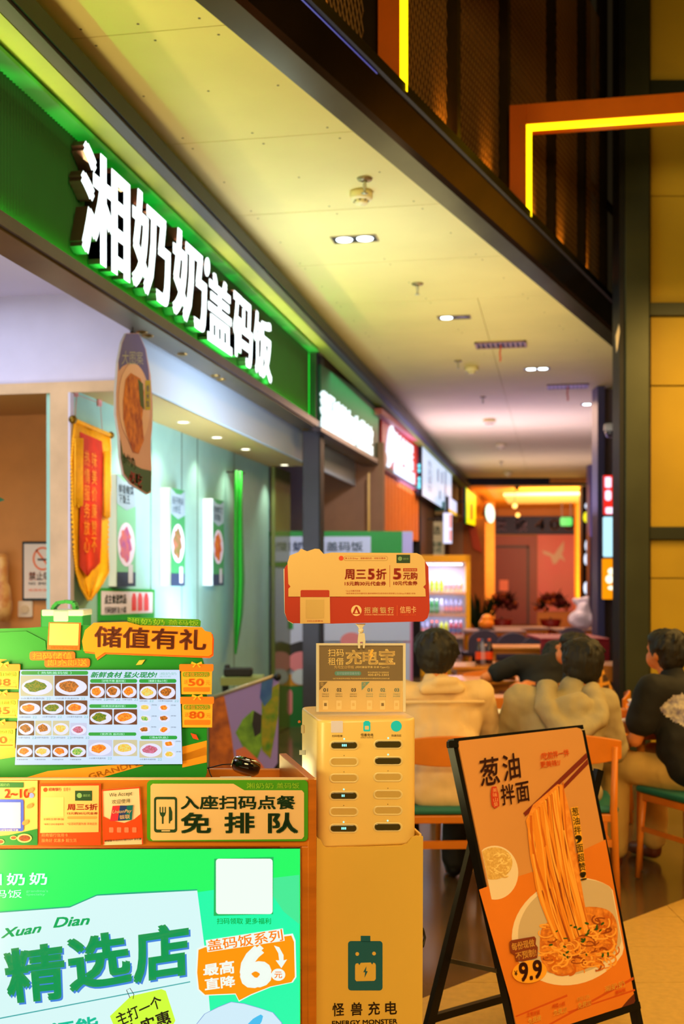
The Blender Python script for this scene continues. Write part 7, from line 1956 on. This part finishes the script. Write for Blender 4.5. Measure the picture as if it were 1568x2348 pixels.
    for s_ in ('l', 'r'):
        K, An = Vector(J['kn' + s_]), Vector(J['an' + s_]); Hi = Pv + Vector((-.085 if s_ == 'l' else .085, .02, -.02))
        r_ = J.get('leg_r', .075)
        tr_ += [('c', Hi, K, r_ * 1.2, r_), ('c', K, An, r_ * .98, r_ * .85)]
        sf = Vector(J.get('toe' + s_, An + Vector((0, .15, 0)))); sf.z = .035
        mk('shoe', [('c', Vector((An.x, An.y, .045)), sf, .042, .036), ('c', Vector((An.x, An.y, .05)), An + Vector((0, 0, .0)), .042, .04)], .009, shoe)
    mk('trousers', tr_, .012, trousers, fd_)
    return t, P, mk, hd
M_beij = mat('beige_canvas', (236, 200, 142), .75, var=.05, scale=3, bump=1.0, bscale=7, stretch=(1.6, 1.6, .6))
M_hood = mat('grey_beige_jersey', (176, 158, 116), .8, var=.06, scale=4, bump=1.0, bscale=7, stretch=(1.8, 1.8, .7))
M_blackt = mat('black_cotton', (16, 15, 14), .8, var=.2, scale=5, bump=.2, bscale=14)
M_khaki = mat('khaki_twill', (214, 172, 88), .75, var=.06, bump=.8, bscale=8, stretch=(1.6, 1.6, .6))
M_dkt = mat('dark_denim', (34, 34, 30), .8)
JA = dict(pelvis=(0, -.02, .54), chest=(0, .08, .84), neck=(-.02, .12, 1.02), head=(-.015, .15, 1.148), shl=(-.185, .10, .955), shr=(.185, .10, .955), ell=(-.27, .2, .73), elr=(.255, .22, .74), wrl=(-.12, .46, .80), wrr=(.12, .47, .80), knl=(-.15, .42, .52), knr=(.13, .42, .52), anl=(-.14, .36, .10), anr=(.10, .38, .10), sleeve_r=.072, width=.20, tail=True)
tA, PA, mkA, hdA = person('person with black hair in a beige jacket, seated beside the power bank cabinet', pxx(1016, 5.45), 5.45, 2, JA, M_beij, M_dkt, head=(-14, 12), hair_r=(.108, .112, .098))
# collar and yoke seam
def strip(P, prof, w_, th, m, parent, nm):
    mb = MB()
    for i in range(len(prof) - 1): mb.bar(P(prof[i]), P(prof[i + 1]), th, w_, up=(0, 0, 1))
    return mb.build(nm, m, parent)
mkA('collar', [('c', (-.085, .02, 1.0), (-.03, -.015, 1.022), .022, .026), ('c', (-.03, -.015, 1.022), (.05, -.01, 1.022), .026, .026), ('c', (.05, -.01, 1.022), (.10, .06, .99), .026, .018), ('c', (-.085, .02, 1.0), (-.12, .08, .98), .022, .015), ('c', (-.09, .0, .985), (.08, -.012, .99), .024, .024)], .008, M_beij)
# yoke seam of the jacket: a thin welt across the upper back
mkA('yoke_seam', [('c', (-.19, -.005, .925), (-.08, -.052, .93), .009, .009), ('c', (-.08, -.052, .93), (.08, -.052, .93), .009, .009), ('c', (.08, -.052, .93), (.19, .0, .925), .009, .009)], .005, M_beij)
# hoodie man
JB = dict(pelvis=(-.02, -.02, .54), chest=(0, .08, .82), neck=(.06, .12, .985), head=(.11, .17, 1.10), shl=(-.19, .08, .925), shr=(.20, .08, .91), ell=(-.25, .22, .70), elr=(.27, .2, .68), wrl=(-.12, .46, .80), wrr=(.16, .46, .79), knl=(-.14, .42, .52), knr=(.14, .42, .52), anl=(-.12, .38, .10), anr=(.12, .38, .10), sleeve_r=.08, width=.215, tail=True)
tB, PB, mkB, hdB = person('person in a grey beige hoodie seated with back turned behind the poster stand', pxx(1288, 5.45), 5.45, -5, JB, M_hood, M_dkt, head=(14, 16), hair_r=(.104, .108, .098), fold=.008)
mkB('hood', [('c', (-.06, .06, .985), (-.085, -.04, .91), .05, .05), ('c', (-.085, -.04, .91), (-.02, -.115, .815), .05, .045), ('c', (-.02, -.115, .815), (.08, -.125, .80), .045, .045), ('c', (.08, -.125, .80), (.165, -.06, .86), .045, .05), ('c', (.165, -.06, .86), (.15, .06, .965), .05, .05), ('e', (.05, -.05, .89), (.10, .06, .09))], .009, M_hood, lambda c: .012 * noise.noise(Vector((c.x * 16, c.y * 16, c.z * 22))))
# black shirt man on the right, facing left and away
JC = dict(pelvis=(0, 0, .54), chest=(0, .09, .86), neck=(0, .15, 1.02), head=(0, .2, 1.13), shl=(-.19, .10, .95), shr=(.19, .10, .95), ell=(-.25, .16, .70), elr=(.25, .16, .70), wrl=(-.10, .36, .66), wrr=(.12, .38, .68), knl=(-.22, .33, .55), knr=(.14, .42, .55), anl=(-.20, .36, .12), anr=(.14, .42, .12), sleeve_r=.085, width=.20, leg_r=.082)
M_floral = mat('floral_print', (232, 220, 196), .7, col2=(60, 50, 120), scale=26)
rootC = C3(pxx(1567, 5.75), 5.78, 0)
tC, PC, mkC, hdC = person('person in black shirt with white floral print and khaki trousers at the right edge', pxx(1598, 5.75), 5.78, 30, JC, M_blackt, M_khaki, sleeve='short', head=(10, 20), hair_r=(.098, .104, .098), shoe=mat('brown_leather_shoe', (110, 50, 16), .4),
    top_mats=[M_blackt, M_floral], top_assign=lambda c: 1 if (c.y < .07 and c.x < .14 and c.z < .935 and abs(c.z - .865) < (c.x + .21) * .9 and c.z > .73) else 0, fold=.004)
JD = dict(pelvis=(0, 0, .54), chest=(.03, .12, .83), neck=(.08, .22, .93), head=(.13, .32, .94), shl=(-.17, .14, .90), shr=(.19, .14, .90), ell=(-.40, .16, .80), elr=(.30, .30, .78), wrl=(-.24, .38, .79), wrr=(.12, .46, .79), knl=(-.14, .42, .52), knr=(.14, .42, .52), anl=(-.12, .38, .10), anr=(.12, .38, .10), sleeve_r=.075, width=.20)
person('person in a black tee bending over a back table with one elbow out', pxx(1250, 8.1), 8.1, 0, JD, M_blackt, M_dkt, sleeve='short', head=(0, 50), voxel=.014)
M_plaid = bpy.data.materials.new('plaid_shirt'); M_plaid.use_nodes = True
nt = M_plaid.node_tree; b = nt.nodes['Principled BSDF']; tc = nt.nodes.new('ShaderNodeTexCoord')
w1 = nt.nodes.new('ShaderNodeTexWave'); w1.bands_direction = 'X'; w1.inputs['Scale'].default_value = 5
w2 = nt.nodes.new('ShaderNodeTexWave'); w2.bands_direction = 'Z'; w2.inputs['Scale'].default_value = 5
mx = nt.nodes.new('ShaderNodeMath'); mx.operation = 'MAXIMUM'; cr = nt.nodes.new('ShaderNodeValToRGB')
for w_ in (w1, w2): nt.links.new(tc.outputs['Object'], w_.inputs['Vector'])
nt.links.new(w1.outputs['Fac'], mx.inputs[0]); nt.links.new(w2.outputs['Fac'], mx.inputs[1]); nt.links.new(mx.outputs[0], cr.inputs[0])
cr.color_ramp.elements[0].position = .6; cr.color_ramp.elements[0].color = (*lin((60, 30, 12)), 1); cr.color_ramp.elements[1].position = 1.0; cr.color_ramp.elements[1].color = (*lin((220, 150, 40)), 1)
nt.links.new(cr.outputs[0], b.inputs['Base Color']); b.inputs['Roughness'].default_value = .8
JE = dict(JA); JE.update(head=(-.02, .2, 1.05), neck=(-.01, .14, .97), chest=(0, .08, .80), shl=(-.17, .1, .90), shr=(.17, .1, .90))
person('person with long black hair in a brown and yellow plaid shirt by the olive pillar', pxx(1392, 7.3), 7.35, 70, JE, M_plaid, M_dkt, head=(0, 20), voxel=.014, long_hair=True)
# ================================================================ BRACKETS THAT HOLD HUNG SIGNS
M_brk = mat('bracket_steel', (60, 56, 54), .45, .6)
def by_label(s_):
    for o in S.objects:
        if o.parent is None and str(o.get('label', '')).startswith(s_): return o
def bracket(s_, p, q, w_=.03):
    o = by_label(s_)
    MB().bar(p, q, w_, w_, up=(0, 0, 1) if abs((Vector(q) - Vector(p)).normalized().z) < .9 else (1, 0, 0)).build('bracket', M_brk, o)
def toX(px, py, x0, x1):
    p = onX(px, py, x0); return p, Vector((x1, p.y, p.z))
bracket('small white and yellow lit box', *toX(1036, 1150, -1.9, -2.12))
bracket('yellow upright lit sign', *toX(1080, 1150, -1.71, -2.0)); bracket('oval white lit sign', *toX(1123, 1180, -1.72, -1.96))
p = W(1018, 1190, 19.05); bracket('narrow white and pink lit', p, (-2.12, p.y, p.z))
p = W(960, 1236, 20.05); bracket('pale green menu board', W(1010, 1236, 20.03), (-2.12, p.y, p.z))
p = W(960, 1176, 20.35); bracket('teal green shop shelf', p, (-2.12, p.y, p.z))
for s_, y in (('red and white lit menu box', 1140), ('pale cyan lit box', 1230), ('orange lit box', 1330)): bracket(s_, W(1400, y, 13.02), W(1400, y, 13.32))
bracket('white dome security', W(1400, 978, 12.7), W(1400, 978, 13.32), .04)
for x in (1288, 1308):
    p = W(x, 1187, 30); bracket('small green lit exit', p, (p.x, p.y, 3.62), .015)
bracket('long bright green cloth', *toX(548, 1082, XT + .12, XT + .012), .012)
for i, y in enumerate((1160, 1186, 1251, 1282, 1348)):
    pass
for x in (1140, 1316):
    p = FB.hit(x, 1186, .02); bracket('dark purple banner', p, (p.x, p.y, 3.62), .015)
